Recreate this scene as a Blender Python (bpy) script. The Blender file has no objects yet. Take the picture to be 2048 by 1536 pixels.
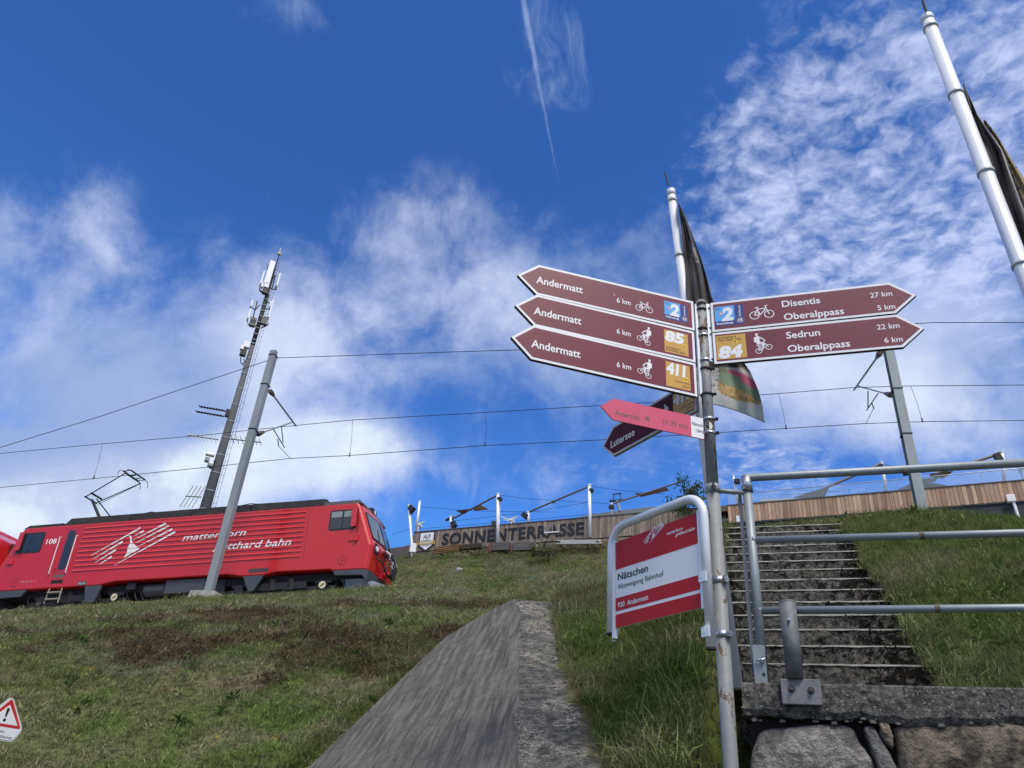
import bpy, math, random
import numpy as np
from mathutils import Vector, Matrix, Euler
random.seed(7); RNG = np.random.default_rng(11)
SC = bpy.context.scene
COL = SC.collection
# ------------------------------------------------------------------ camera
F_PX = 1538.0; VPX, VPY = 1245.0, -1850.0
u = np.array([VPX-1024, -(VPY-768), -F_PX]); u /= np.linalg.norm(u)
fw = np.array([0, 0, -1.]); fw -= fw.dot(u)*u; fw /= np.linalg.norm(fw)
RC = np.array([np.cross(fw, u), fw, u])
CAM = np.array([0, 0, 1.6])
cam = bpy.data.cameras.new('camera'); cam.sensor_fit = 'HORIZONTAL'; cam.sensor_width = 36
cam.lens = 36*F_PX/2048; cam.clip_start = .1; cam.clip_end = 3000
camo = bpy.data.objects.new('camera', cam); COL.objects.link(camo)
M4 = Matrix([list(RC[i])+[CAM[i]] for i in range(3)]+[[0, 0, 0, 1]])
camo.matrix_world = M4; SC.camera = camo
def ray(x, y):
    return RC @ np.array([(x-1024)/F_PX, -(y-768)/F_PX, -1.])
def at_d(x, y, D):
    d = ray(x, y); return CAM+d*(D/math.hypot(d[0], d[1]))
def at_plane(x, y, p, n):
    d = ray(x, y); p = np.array(p, float); n = np.array(n, float); return CAM+d*((p-CAM).dot(n)/d.dot(n))
# ------------------------------------------------------------------ view, sun, sky
SC.view_settings.view_transform = 'Standard'; SC.view_settings.look = 'None'
SC.view_settings.exposure = 0.55; SC.view_settings.gamma = 1.0
SUN_AZ, SUN_EL = math.radians(160), math.radians(60)     # compass azimuth (0 = +Y, clockwise)
sl = bpy.data.lights.new('sun', 'SUN'); sl.energy = 2.8; sl.angle = math.radians(24); sl.color = (1, .92, .80)
slo = bpy.data.objects.new('sun', sl); COL.objects.link(slo)
sd = Vector((math.sin(SUN_AZ)*math.cos(SUN_EL), math.cos(SUN_AZ)*math.cos(SUN_EL), math.sin(SUN_EL)))
slo.rotation_euler = sd.to_track_quat('Z', 'Y').to_euler(); slo.location = (0, -20, 40)
W = bpy.data.worlds.new('World'); SC.world = W; W.use_nodes = True
nt = W.node_tree; nt.nodes.clear()
class N:
    """tiny shader maths builder"""
    def __init__(s, t): s.t = t
    def _in(s, sock, v):
        if isinstance(v, bpy.types.NodeSocket): s.t.links.new(v, sock)
        elif v is not None: sock.default_value = v
    def m(s, op, a, b=None, c=None, clamp=False):
        n = s.t.nodes.new('ShaderNodeMath'); n.operation = op; n.use_clamp = clamp
        s._in(n.inputs[0], a)
        if b is not None: s._in(n.inputs[1], b)
        if c is not None: s._in(n.inputs[2], c)
        return n.outputs[0]
    def v(s, op, a, b=None, scale=None):
        n = s.t.nodes.new('ShaderNodeVectorMath'); n.operation = op
        s._in(n.inputs[0], a)
        if b is not None: s._in(n.inputs[1], b)
        if scale is not None: s._in(n.inputs['Scale'], scale)
        return n.outputs['Value'] if op in ('DOT_PRODUCT', 'LENGTH', 'DISTANCE') else n.outputs[0]
    def noise(s, vec, scale, detail=4, rough=.5, dist=0, col=False, lac=2.0):
        n = s.t.nodes.new('ShaderNodeTexNoise'); s._in(n.inputs['Vector'], vec)
        n.inputs['Scale'].default_value = scale; n.inputs['Detail'].default_value = detail
        n.inputs['Roughness'].default_value = rough; n.inputs['Distortion'].default_value = dist
        n.inputs['Lacunarity'].default_value = lac
        return n.outputs['Color' if col else 'Fac']
    def ss(s, x, a, b, o0=0., o1=1.):
        n = s.t.nodes.new('ShaderNodeMapRange'); n.interpolation_type = 'SMOOTHSTEP'
        s._in(n.inputs['Value'], x); n.inputs['From Min'].default_value = a; n.inputs['From Max'].default_value = b
        n.inputs['To Min'].default_value = o0; n.inputs['To Max'].default_value = o1
        return n.outputs['Result']
    def lin(s, x, a, b, o0=0., o1=1.):
        n = s.t.nodes.new('ShaderNodeMapRange')
        s._in(n.inputs['Value'], x); n.inputs['From Min'].default_value = a; n.inputs['From Max'].default_value = b
        n.inputs['To Min'].default_value = o0; n.inputs['To Max'].default_value = o1
        return n.outputs['Result']
    def mix(s, f, a, b, mode='MIX'):
        n = s.t.nodes.new('ShaderNodeMix'); n.data_type = 'RGBA'; n.blend_type = mode
        s._in(n.inputs['Factor'], f)
        for k, q in (('A', a), ('B', b)):
            sock = [i for i in n.inputs if i.name == k and i.type == 'RGBA'][0]
            s._in(sock, (*q, 1) if isinstance(q, (tuple, list)) and len(q) == 3 else q)
        return [o for o in n.outputs if o.type == 'RGBA'][0]
k = N(nt)
tc = nt.nodes.new('ShaderNodeTexCoord').outputs['Generated']
sky = nt.nodes.new('ShaderNodeTexSky'); sky.sky_type = 'NISHITA'; sky.sun_disc = False
sky.sun_elevation = SUN_EL; sky.sun_rotation = SUN_AZ; sky.altitude = 1850; sky.air_density = 1.0; sky.dust_density = .3; sky.ozone_density = 2.5
def c3(v): return tuple(float(q) for q in v)
warp = k.v('SUBTRACT', k.noise(tc, 3.2, 3, .55, col=True), (.5, .5, .5))
dw = k.v('ADD', tc, k.v('SCALE', warp, scale=.13))
def blob(px, py, rx, ry, ang=0, amp=1., dvec=None):
    c = ray(px, py); c /= np.linalg.norm(c); a = math.radians(ang)
    U = ray(px+math.cos(a)*60, py+math.sin(a)*60); U /= np.linalg.norm(U); U = U-c; su = np.linalg.norm(U)/60; U /= np.linalg.norm(U)
    V = ray(px-math.sin(a)*60, py+math.cos(a)*60); V /= np.linalg.norm(V); V = V-c; sv = np.linalg.norm(V)/60; V /= np.linalg.norm(V)
    U = U/(su*rx); V = V/(sv*ry); dv = dvec if dvec is not None else dw
    a_ = k.m('SUBTRACT', k.v('DOT_PRODUCT', dv, c3(U)), float(U.dot(c)))
    b_ = k.m('SUBTRACT', k.v('DOT_PRODUCT', dv, c3(V)), float(V.dot(c)))
    r2 = k.m('ADD', k.m('MULTIPLY', a_, a_), k.m('MULTIPLY', b_, b_))
    front = k.m('GREATER_THAN', k.v('DOT_PRODUCT', tc, c3(c)), .2)
    return k.m('MULTIPLY', k.m('MULTIPLY', k.m('EXPONENT', k.m('MULTIPLY', r2, -1.)), front), amp)
def total(L):
    r = L[0]
    for q in L[1:]: r = k.m('ADD', r, q)
    return r
# soft cumulus / stratus
A_ = total([blob(360, 740, 330, 170, 20, .85), blob(110, 640, 240, 160, 10, .55), blob(570, 560, 170, 130, -35, .7), blob(640, 700, 200, 130, 0, .7),
            blob(60, 930, 300, 210, 0, 1.2), blob(420, 970, 340, 130, -8, 1.3), blob(700, 920, 130, 65, 10, 1.15), blob(200, 400, 80, 130, 20, .42), blob(40, 450, 120, 120, 0, .3),
            blob(980, 560, 230, 130, 25, .75), blob(1160, 700, 220, 100, 20, .55), blob(900, 760, 260, 60, 5, .45), blob(1240, 530, 150, 100, 0, .45), blob(800, 540, 60, 80, 0, .3),
            blob(1900, 800, 280, 230, 0, 1.2), blob(1600, 740, 240, 110, -5, .95), blob(1900, 590, 260, 100, 0, .85), blob(1500, 650, 160, 80, 0, .5),
            blob(1080, 980, 260, 40, 10, .35), blob(560, 20, 110, 60, 10, .35), blob(1750, 940, 120, 50, 0, -.5), blob(1180, 900, 500, 60, 5, .28)])
# everywhere else: broken cloud out of view, thickened and whitened as added fill light
away = k.ss(k.v('DOT_PRODUCT', tc, c3(ray(1024, 768)/np.linalg.norm(ray(1024, 768)))), .78, .5)
gen = k.m('MULTIPLY', k.ss(k.noise(tc, 1.6, 4, .55), .30, .52), k.m('MULTIPLY', away, 1.15))
cov = k.m('ADD', A_, gen)
n1 = k.noise(dw, 5.5, 9, .64)
n2 = k.noise(k.v('ADD', dw, (3.1, 1.7, .4)), 17, 6, .6)
dA = k.m('ADD', k.m('MULTIPLY', cov, .8), k.m('ADD', k.m('MULTIPLY', k.m('SUBTRACT', n1, .5), 2.0), k.m('MULTIPLY', k.m('SUBTRACT', n2, .5), .9)))
densA = k.m('MULTIPLY', k.ss(dA, .10, 1.25), k.ss(cov, .04, .3))
# altocumulus mottling, laid out on a high flat layer
sx = nt.nodes.new('ShaderNodeSeparateXYZ'); nt.links.new(tc, sx.inputs[0])
iz = k.m('DIVIDE', 1., k.m('MAXIMUM', sx.outputs['Z'], .06))
cp = nt.nodes.new('ShaderNodeCombineXYZ'); nt.links.new(k.m('MULTIPLY', sx.outputs['X'], iz), cp.inputs[0]); nt.links.new(k.m('MULTIPLY', sx.outputs['Y'], iz), cp.inputs[1])
cpw = k.v('ADD', cp.outputs[0], k.v('SCALE', k.v('SUBTRACT', k.noise(cp.outputs[0], 7, 3, .6, col=True), (.5, .5, .5)), scale=.09))
B_ = total([blob(1780, 40, 240, 260, 20, .7), blob(1960, 330, 230, 330, 0, .75), blob(1650, 400, 190, 220, 20, .65), blob(1470, 330, 110, 200, 25, .36), blob(1500, 480, 120, 140, 0, .4), blob(1780, 500, 260, 150, 0, .5), blob(1520, 520, 120, 100, 10, .4), blob(1480, 900, 200, 60, 20, .4), blob(1180, 930, 250, 60, 10, .3), blob(1560, 930, 160, 70, 20, .6), blob(2250, 100, 300, 500, 0, 1.)])
nb = k.noise(cpw, 17, 4, .6); nb2 = k.noise(cp.outputs[0], 4.0, 4, .6); nb3 = k.noise(cpw, 38, 4, .6)
dB = k.m('ADD', k.m('MULTIPLY', k.m('SUBTRACT', nb, .5), 2.3), k.m('ADD', k.m('MULTIPLY', k.m('SUBTRACT', nb2, .5), 1.3), k.m('MULTIPLY', k.m('SUBTRACT', nb3, .5), .9)))
densB = k.m('MULTIPLY', k.ss(k.m('ADD', dB, k.m('MULTIPLY', k.m('MINIMUM', B_, 1.15), .85)), .18, 1.55), k.ss(B_, .05, .5, 0., .9))
# cirrus wisps and contrail
C_ = total([blob(1120, 100, 95, 150, -10, .72), blob(1050, 190, 45, 80, -20, .35), blob(1000, 500, 180, 60, 20, .35), blob(600, 30, 90, 45, 20, .8), blob(180, 380, 60, 90, 10, .35), blob(560, 390, 60, 30, 0, .3),
            blob(900, 950, 90, 40, 30, .7), blob(870, 740, 160, 40, 0, .45), blob(1000, 820, 300, 60, 0, .25), blob(1200, 950, 260, 50, 0, .45), blob(1450, 200, 120, 200, 0, .2)])
cst = nt.nodes.new('ShaderNodeMapping'); nt.links.new(dw, cst.inputs['Vector']); cst.inputs['Rotation'].default_value = (0, .5, .35); cst.inputs['Scale'].default_value = (5, 1.6, 2.4)
nc = k.noise(cst.outputs[0], 5.5, 8, .68, dist=.5)
densC = k.m('MULTIPLY', k.ss(k.m('ADD', k.m('MULTIPLY', C_, .75), k.m('MULTIPLY', k.m('SUBTRACT', nc, .5), 1.7)), .2, 1.15), k.ss(C_, .03, .5, 0., .62))
p1, p2 = ray(1046, 0), ray(1112, 340); Nn = np.cross(p1, p2); Nn /= np.linalg.norm(Nn)
lw = k.m('ABSOLUTE', k.m('ADD', k.v('DOT_PRODUCT', tc, c3(Nn)), k.m('MULTIPLY', k.m('SUBTRACT', k.noise(tc, 30, 3, .5), .5), .004)))
e1_ = ray(1118, 390)/np.linalg.norm(ray(1118, 390)); e2_ = ray(1046, -100)/np.linalg.norm(ray(1046, -100))
axis = e2_-e1_; axis /= np.linalg.norm(axis)
along = k.v('DOT_PRODUCT', tc, c3(axis))
wf = k.ss(along, float(axis.dot(e1_)), float(axis.dot(ray(1046, 0)/np.linalg.norm(ray(1046, 0)))), .25, 1.)
trail = k.m('MULTIPLY', k.m('SUBTRACT', 1., k.ss(k.m('DIVIDE', lw, wf), .0008, .0050)), k.m('MULTIPLY', wf, k.ss(along, float(axis.dot(e1_)), float(axis.dot(e1_))+.06)))
trail = k.m('MULTIPLY', trail, k.ss(k.noise(tc, 40, 5, .65), .3, .65, .25, .62))
trail = k.m('MULTIPLY', trail, k.m('GREATER_THAN', k.v('DOT_PRODUCT', tc, c3(ray(1046, 0)/np.linalg.norm(ray(1046, 0)))), .6))
inv = lambda a: k.m('SUBTRACT', 1., a)
dens = inv(k.m('MULTIPLY', k.m('MULTIPLY', inv(k.m('MULTIPLY', densA, .97)), inv(densB)), k.m('MULTIPLY', inv(densC), inv(trail))))
shade = k.ss(k.noise(dw, 4.2, 5, .55), .35, .66)
lowb = k.ss(total([blob(300, 1000, 520, 130, -4, 1.), blob(690, 920, 160, 60, 10, .8), blob(1880, 830, 260, 150, 0, .62)]), .25, .85)
cA = k.mix(shade, (2.4, 3.2, 5.2), (4.7, 5.3, 6.8))
cA = k.mix(k.m('MULTIPLY', away, .6), cA, (5.2, 5.6, 6.4)); cA = k.mix(k.m('MULTIPLY', lowb, k.ss(k.noise(dw, 9, 7, .65), .36, .62, .35, 1.)), cA, (5.7, 6.3, 7.1))
cB = k.mix(densB, (2.6, 3.3, 5.9), (4.6, 5.2, 7.2))
ccol = k.mix(k.m('MULTIPLY', densB, .9), cA, cB)
gam = nt.nodes.new('ShaderNodeGamma'); nt.links.new(sky.outputs[0], gam.inputs['Color']); gam.inputs['Gamma'].default_value = 1.4
skc = k.mix(1.0, gam.outputs[0], (.43, .72, .95), 'MULTIPLY'); skc = k.mix(1.0, skc, (.92, 2.15, 5.9), 'DARKEN')
fin = k.mix(dens, skc, ccol); fin = k.mix(k.ss(sx.outputs['Z'], .17, .02, 0., .8), fin, (3.8, 4.8, 6.6))
bg = nt.nodes.new('ShaderNodeBackground'); bg.inputs['Strength'].default_value = .1; nt.links.new(fin, bg.inputs['Color'])
wo = nt.nodes.new('ShaderNodeOutputWorld'); nt.links.new(bg.outputs[0], wo.inputs['Surface'])
W.cycles.sampling_method = 'MANUAL'; W.cycles.sample_map_resolution = 512

# ------------------------------------------------------------------ helpers
def vn2(x, y, seed=0):
    xi = np.floor(x).astype(np.int64); yi = np.floor(y).astype(np.int64); xf = x-xi; yf = y-yi
    def h(a, b):
        n = (a*374761393+b*668265263+seed*974711) & 0xffffffff
        n = ((n ^ (n >> 13))*1274126177) & 0xffffffff
        return ((n ^ (n >> 16)) & 0xffff)/65535.
    sx_ = xf*xf*(3-2*xf); sy_ = yf*yf*(3-2*yf)
    return (h(xi, yi)*(1-sx_)+h(xi+1, yi)*sx_)*(1-sy_)+(h(xi, yi+1)*(1-sx_)+h(xi+1, yi+1)*sx_)*sy_
def fbm(x, y, oct=4, seed=0):
    x = np.asarray(x, float); y = np.asarray(y, float)
    r = 0; a = .5; t = 0
    for i in range(oct):
        r = r+a*vn2(x*2**i, y*2**i, seed+i*17); t += a; a *= .5
    return r/t
MATS = {}
def mat(name, base, rough=.6, metal=0., var=0., vscale=3., bump=0., bscale=40., col2=None, c2amt=(.45, .6), c2scale=6., coat=0., spec=.5, stretch=None, detail=5, local=False):
    if name in MATS: return MATS[name]
    m = bpy.data.materials.new(name); m.use_nodes = True; t = m.node_tree; b = t.nodes['Principled BSDF']; q = N(t)
    geo = t.nodes.new('ShaderNodeTexCoord').outputs['Object'] if local else t.nodes.new('ShaderNodeNewGeometry').outputs['Position']
    if stretch:
        mp = t.nodes.new('ShaderNodeMapping'); t.links.new(geo, mp.inputs['Vector']); mp.inputs['Scale'].default_value = stretch; geo = mp.outputs[0]
    c = (*base, 1)
    if col2 is not None:
        f = q.ss(q.noise(geo, c2scale, detail, .65), c2amt[0], c2amt[1]); c = q.mix(f, base, col2)
    if var > 0:
        f = q.noise(geo, vscale, detail, .6); lo = 1-var; hi = 1+var
        mul = q.lin(f, .25, .75, lo, hi)
        cc = t.nodes.new('ShaderNodeCombineColor'); [t.links.new(mul, cc.inputs[i]) for i in range(3)]
        c = q.mix(1.0, c, cc.outputs[0], 'MULTIPLY')
    if isinstance(c, tuple): b.inputs['Base Color'].default_value = c
    else: t.links.new(c, b.inputs['Base Color'])
    b.inputs['Roughness'].default_value = rough; b.inputs['Metallic'].default_value = metal
    b.inputs['Specular IOR Level'].default_value = spec; b.inputs['Coat Weight'].default_value = coat; b.inputs['Coat Roughness'].default_value = .06
    if bump > 0:
        bn = t.nodes.new('ShaderNodeBump'); bn.inputs['Strength'].default_value = min(1, bump); bn.inputs['Distance'].default_value = .04 if bump >= 1 else .01
        t.links.new(q.noise(geo, bscale, 6, .65), bn.inputs['Height']); t.links.new(bn.outputs[0], b.inputs['Normal'])
    MATS[name] = m; return m
def tag(o, label=None, cat=None, group=None, kind=None):
    if label: o['label'] = label
    if cat: o['category'] = cat
    if group: o['group'] = group
    if kind: o['kind'] = kind
    return o
def link(o, parent=None):
    COL.objects.link(o)
    if parent is not None: o.parent = parent
    return o
def thing(name, label, cat, loc=(0, 0, 0), X=None, Y=None, Z=None, group=None):
    o = bpy.data.objects.new(name, None); o.empty_display_size = .1; COL.objects.link(o)
    if X is not None:
        o.matrix_world = Matrix([[X[i], Y[i], Z[i], loc[i]] for i in range(3)]+[[0, 0, 0, 1]])
    else: o.location = loc
    return tag(o, label, cat, group)
class MB:
    def __init__(s): s.v = []; s.f = []; s.mi = []; s.cur = 0
    def add(s, v, f):
        n = len(s.v); s.v += [tuple(map(float, q)) for q in v]
        for q in f: s.f.append([n+i for i in q]); s.mi.append(s.cur)
        return s
    def box(s, x0, x1, y0, y1, z0, z1):
        v = [(x, y, z) for z in (z0, z1) for y in (y0, y1) for x in (x0, x1)]
        return s.add(v, [(0, 2, 3, 1), (4, 5, 7, 6), (0, 1, 5, 4), (2, 6, 7, 3), (0, 4, 6, 2), (1, 3, 7, 5)])
    def tube(s, pts, r, n=10, caps=True):
        P = [np.array(p, float) for p in pts]; R_ = r if isinstance(r, (list, tuple)) else [r]*len(P)
        t0 = P[1]-P[0]; t0 /= np.linalg.norm(t0)
        a = np.array([0, 0, 1.]) if abs(t0[2]) < .9 else np.array([1., 0, 0])
        U = np.cross(t0, a); U /= np.linalg.norm(U); V_ = []; F_ = []
        for i, p in enumerate(P):
            t = (P[min(i+1, len(P)-1)]-P[max(i-1, 0)]); t /= np.linalg.norm(t)
            U = U-t*U.dot(t); U /= np.linalg.norm(U); B = np.cross(t, U)
            for j in range(n):
                w = 2*math.pi*j/n; V_.append(p+R_[i]*(math.cos(w)*U+math.sin(w)*B))
        for i in range(len(P)-1):
            for j in range(n): F_.append((i*n+j, i*n+(j+1) % n, (i+1)*n+(j+1) % n, (i+1)*n+j))
        if caps: F_ += [tuple(range(n-1, -1, -1)), tuple((len(P)-1)*n+j for j in range(n))]
        return s.add(V_, F_)
    def bar(s, a, b, w, h, up=(0, 0, 1)):
        a = np.array(a, float); b = np.array(b, float); t = b-a; t /= np.linalg.norm(t); up = np.array(up, float)
        if abs(t.dot(up)) > .98: up = np.array([0, 1., 0])
        sd_ = np.cross(t, up); sd_ /= np.linalg.norm(sd_); up = np.cross(sd_, t)
        v = [p+i*sd_*w/2+j*up*h/2 for p in (a, b) for i, j in ((-1, -1), (1, -1), (1, 1), (-1, 1))]
        return s.add(v, [(0, 1, 2, 3), (7, 6, 5, 4), (0, 4, 5, 1), (1, 5, 6, 2), (2, 6, 7, 3), (3, 7, 4, 0)])
    def prism(s, poly, y0, y1, fn=None):
        """poly in (x,z); extruded over y"""
        n = len(poly); v = [(x, y0, z) for x, z in poly]+[(x, y1, z) for x, z in poly]
        return s.add(v, [tuple(range(n)), tuple(range(2*n-1, n-1, -1))]+[(i, i+n, (i+1) % n+n, (i+1) % n) for i in range(n)])
    def build(s, name, m, parent=None, smooth=False, bevel=0, label=None, kind=None):
        me = bpy.data.meshes.new(name); me.from_pydata(s.v, [], s.f)
        for q in (m if isinstance(m, (list, tuple)) else [m]): me.materials.append(q)
        me.polygons.foreach_set('material_index', s.mi)
        if smooth: me.polygons.foreach_set('use_smooth', [len(f) == 4 or len(s.f) > 400 for f in s.f])
        me.update(); o = bpy.data.objects.new(name, me); link(o, parent)
        if bevel:
            b = o.modifiers.new('bevel', 'BEVEL'); b.width = bevel; b.segments = 2; b.limit_method = 'ANGLE'; b.angle_limit = .6
        if label: o['label'] = label
        if kind: o['kind'] = kind
        return o
def rrect(x0, x1, z0, z1, r, n=5):
    P = []
    for cx, cz, a0 in ((x1-r, z1-r, 0), (x0+r, z1-r, 90), (x0+r, z0+r, 180), (x1-r, z0+r, 270)):
        for i in range(n+1):
            a = math.radians(a0+90*i/n); P.append((cx+r*math.cos(a), cz+r*math.sin(a)))
    return P
def copy_tree(o, parent=None):
    c = o.copy(); COL.objects.link(c)
    if parent is not None: c.parent = parent
    for ch in list(o.children): copy_tree(ch, c)
    return c
_tc = {}; CAPH = []
def caph():
    if not CAPH:
        cu = bpy.data.curves.new('t', 'FONT'); cu.body = 'H'; cu.size = 1
        ob = bpy.data.objects.new('t', cu); COL.objects.link(ob); bpy.context.view_layer.update()
        me = ob.to_mesh(); CAPH.append(max(v.co[1] for v in me.vertices)); ob.to_mesh_clear(); bpy.data.objects.remove(ob); bpy.data.curves.remove(cu)
    return CAPH[0]
def text(name, body, x, z, w, cap, m, parent, y=-.001, bold=0., shear=0., track=1., rot=0., th=.0006):
    """flat lettering in the parent's local XZ plane, front toward -Y; fitted to width w and cap height"""
    key = (body, bold, shear, track)
    if key not in _tc:
        cu = bpy.data.curves.new('t', 'FONT'); cu.body = body; cu.size = 1; cu.offset = bold; cu.shear = shear; cu.space_character = track; cu.resolution_u = 3
        ob = bpy.data.objects.new('t', cu); COL.objects.link(ob); bpy.context.view_layer.update()
        me = ob.to_mesh(); vs = [tuple(v.co) for v in me.vertices]; fs = [tuple(p.vertices) for p in me.polygons]
        _tc[key] = (vs, fs); ob.to_mesh_clear(); bpy.data.objects.remove(ob); bpy.data.curves.remove(cu)
    vs, fs = _tc[key]; xs = [v[0] for v in vs]; x0 = min(xs); wx = max(xs)-x0; kx = w/wx; kz = cap/caph(); cr, sr = math.cos(rot), math.sin(rot)
    V = []
    for v in vs:
        a = (v[0]-x0)*kx; b = v[1]*kz; V.append((x+a*cr-b*sr, y, z+a*sr+b*cr))
    return MB().add(V, fs).build(name, m, parent)
def seg(mb, p, q, w, y):
    p = np.array(p); q = np.array(q); d = q-p; L = np.linalg.norm(d); d = d/L; nrm = np.array([-d[1], d[0]])*w/2
    P = [p-nrm, q-nrm, q+nrm, p+nrm]
    mb.add([(a[0], y, a[1]) for a in P], [(0, 1, 2, 3)])
def ring(mb, c, r, w, y, n=20, a0=0, a1=360):
    V = []; closed = abs(a1-a0) >= 360
    for i in range(n+1):
        a = math.radians(a0+(a1-a0)*i/n)
        for rr in (r-w/2, r+w/2): V.append((c[0]+rr*math.cos(a), y, c[1]+rr*math.sin(a)))
    mb.add(V, [(2*i, 2*i+1, 2*i+3, 2*i+2) for i in range(n)])
def disk(mb, c, r, y, n=16, sx=1., sz=1.):
    mb.add([(c[0]+sx*r*math.cos(2*math.pi*i/n), y, c[1]+sz*r*math.sin(2*math.pi*i/n)) for i in range(n)], [tuple(range(n))])
def poly(mb, P, y): mb.add([(a, y, b) for a, b in P], [tuple(range(len(P)))])

# colours
red = mat('train_red', (.52, .014, .014), .25, coat=.4, var=.05, vscale=1.5)
redflap = mat('mirror_red', (.55, .03, .045), .35)
dark = mat('under_black', (.006, .006, .007), .8, var=.3)
charc = mat('roof_charcoal', (.022, .021, .021), .75, var=.35, vscale=2., col2=(.05, .044, .038), c2amt=(.5, .75))
blugrey = mat('skirt_grey', (.05, .06, .072), .5, var=.1)
glass = mat('dark_glass', (.02, .028, .033), .08, spec=.8)
rubber = mat('rubber', (.015, .015, .017), .5)
white = mat('white_print', (.78, .78, .78), .45)
whitep = mat('white_paint', (.78, .78, .79), .35, var=.05)
galv = mat('galvanised', (.23, .265, .28), .5, .25, var=.16, vscale=6., bump=.15, bscale=60)
galv2 = mat('galvanised_pole', (.25, .28, .29), .6, .2, var=.22, vscale=1.3, bump=.05, stretch=(1, 1, .35))
steel = mat('steel', (.55, .57, .6), .28, .85, var=.08)
alu = mat('brushed_aluminium', (.74, .76, .79), .32, .2, var=.04)
darksteel = mat('dark_steel', (.026, .026, .028), .6, .4)
wirem = mat('wire', (.02, .018, .022), .5, .3)
insul = mat('insulator_brown', (.10, .065, .04), .4)
blackp = mat('black_plastic', (.014, .014, .016), .5)
brownf = mat('sign_brown', (.150, .013, .030), .42, var=.10, vscale=5)
brownd = mat('sign_maroon', (.065, .006, .016), .6, spec=.2)
pinkf = mat('sign_pink', (.60, .085, .155), .4, var=.04)
signw = mat('sign_white', (.80, .81, .82), .35)
orange = mat('badge_ochre', (.58, .33, .06), .4)
navy = mat('badge_navy', (.02, .035, .22), .4)
cyan = mat('badge_sky_blue', (.10, .38, .80), .4)
redp = mat('print_red', (.60, .02, .03), .4)
yellowp = mat('print_yellow', (.85, .58, .04), .4)
blackt = mat('print_black', (.012, .012, .02), .4)
busred = mat('stop_sign_red', (.46, .011, .018), .5, spec=.3)
conc = mat('concrete_light', (.30, .29, .27), .9, var=.2, vscale=5, bump=.4, bscale=50)

# ------------------------------------------------------------------ terrain
TH = math.radians(13.337); CT, ST = math.cos(TH), math.sin(TH)
P0 = np.array([-4.33917, 25.53393, 8.94031])
E1 = np.array([.970354, -.230044, .0741085]); E2 = np.array([.230678, .973030, 0.]); E3 = np.array([-.0721098, .0170952, .99725])
B0 = P0[0]*ST+P0[1]*CT
def s_of(x, y): return (x-P0[0])*CT-(y-P0[1])*ST
def b_of(x, y): return x*ST+y*CT
def xy_of(s, b): # inverse
    a = s+P0[0]*CT-P0[1]*ST; return a*CT+b*ST, -a*ST+b*CT
def railz(s): return 8.09+.0743*np.minimum(s, 3.5)-.0743*.8*np.exp(-np.abs(s-3.5)/.8)*.5
T2 = np.array([.93969, -.34202]); N2 = np.array([.34202, .93969])     # stairs / railing frame
T3 = np.array([.8965, -.4431]); N3 = np.array([.4431, .8965]); WALL_B = 31.9   # terrace frame
def sm(a, b, x): t = np.clip((x-a)/(b-a), 0, 1); return t*t*(3-2*t)
def T(x, y, pit=True):
    x = np.asarray(x, float); y = np.asarray(y, float)
    s = s_of(x, y); b = b_of(x, y); zr = railz(s); zc = zr-.36; bump = .55*sm(3, 7, s)*(1-sm(16, 22, s))
    az = np.degrees(np.arctan2(x, np.maximum(y, .01))); az = np.where(y < .01, np.where(x > 0, 60, -60), az)
    a2 = x*T2[0]+y*T2[1]; b2 = x*N2[0]+y*N2[1]
    zl = zc-np.interp(22.2-b, [0, 13.7, 16.4, 19.6, 22.2, 40], [0, 4.57, 6.1, 7.7, 8.4, 9.])+bump*sm(12, 21.5, b)
    w = sm(7.5, 15, az)
    zw = np.where(b2 < 4.5, 1.93-.6*(4.5-b2), 1.93+.50*(b2-4.5)); zb = 2.12+.62*(b2-4.35)
    near = zw*(1-w)+zb*w
    zt = 4.03*(1-w)+4.84*w-.2*sm(30, 38, az)
    q = np.clip((b2-8.7)/np.maximum((b2-8.7)+(22.2-b), .1), 0, 1)
    zR = np.where(b2 < 8.7, np.minimum(near, zt), zt+(zc+bump-zt)*q)
    wl = sm(2.0, 5.2, az)
    z = zl*(1-wl)+zR*wl
    z = np.where((a2 > -.42) & (b2 < 4.36), 0, z); z = np.maximum(z, 0.)
    z = z+(.10*(fbm(x*.45, y*.45, 3, 5)-.5)*2+.05*(fbm(x*2.3, y*2.3, 3, 9)-.5)*2)*sm(.05, .6, z)*(1-.75*sm(20.5, 22, b))
    bench = zr-.36
    z = np.where(b > 22.2, bench+bump*(1-sm(22.2, 23.4, b)), z)
    b3 = x*N3[0]+y*N3[1]
    zt3 = 13.25-.7*sm(8, 16, az)-2.6*(1-sm(-14, -6.8, az))
    q3 = np.clip((b-27.7)/np.maximum((b-27.7)+(31.7-b3), .3), 0, 1)
    zb3 = bench+(zt3-bench)*q3**.9+.12*(fbm(x*.6, y*.6, 3, 3)-.5)*sm(0, .3, q3)*(1-sm(.9, 1, q3))
    z = np.where(b > 27.7, np.where(b3 > 31.7, zt3, zb3), z)
    far = sm(60, 110, np.hypot(x, y)); z = z*(1-far)+(5.0)*far
    if pit:
        z = np.where((a2 > -.44) & (a2 < .83) & (b2 > 4.36) & (b2 < 9.05), z-.55, z)
    return z
def hit(px, py, dmin=3.5, dmax=40):
    D = np.arange(dmin, dmax, .05); P = np.array([at_d(px, py, d) for d in D]); g = T(P[:, 0], P[:, 1], False)
    i = np.argmax(P[:, 2] < g); return (P[i][0], P[i][1], float(g[i])) if P[i][2] < g[i] else None
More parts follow.
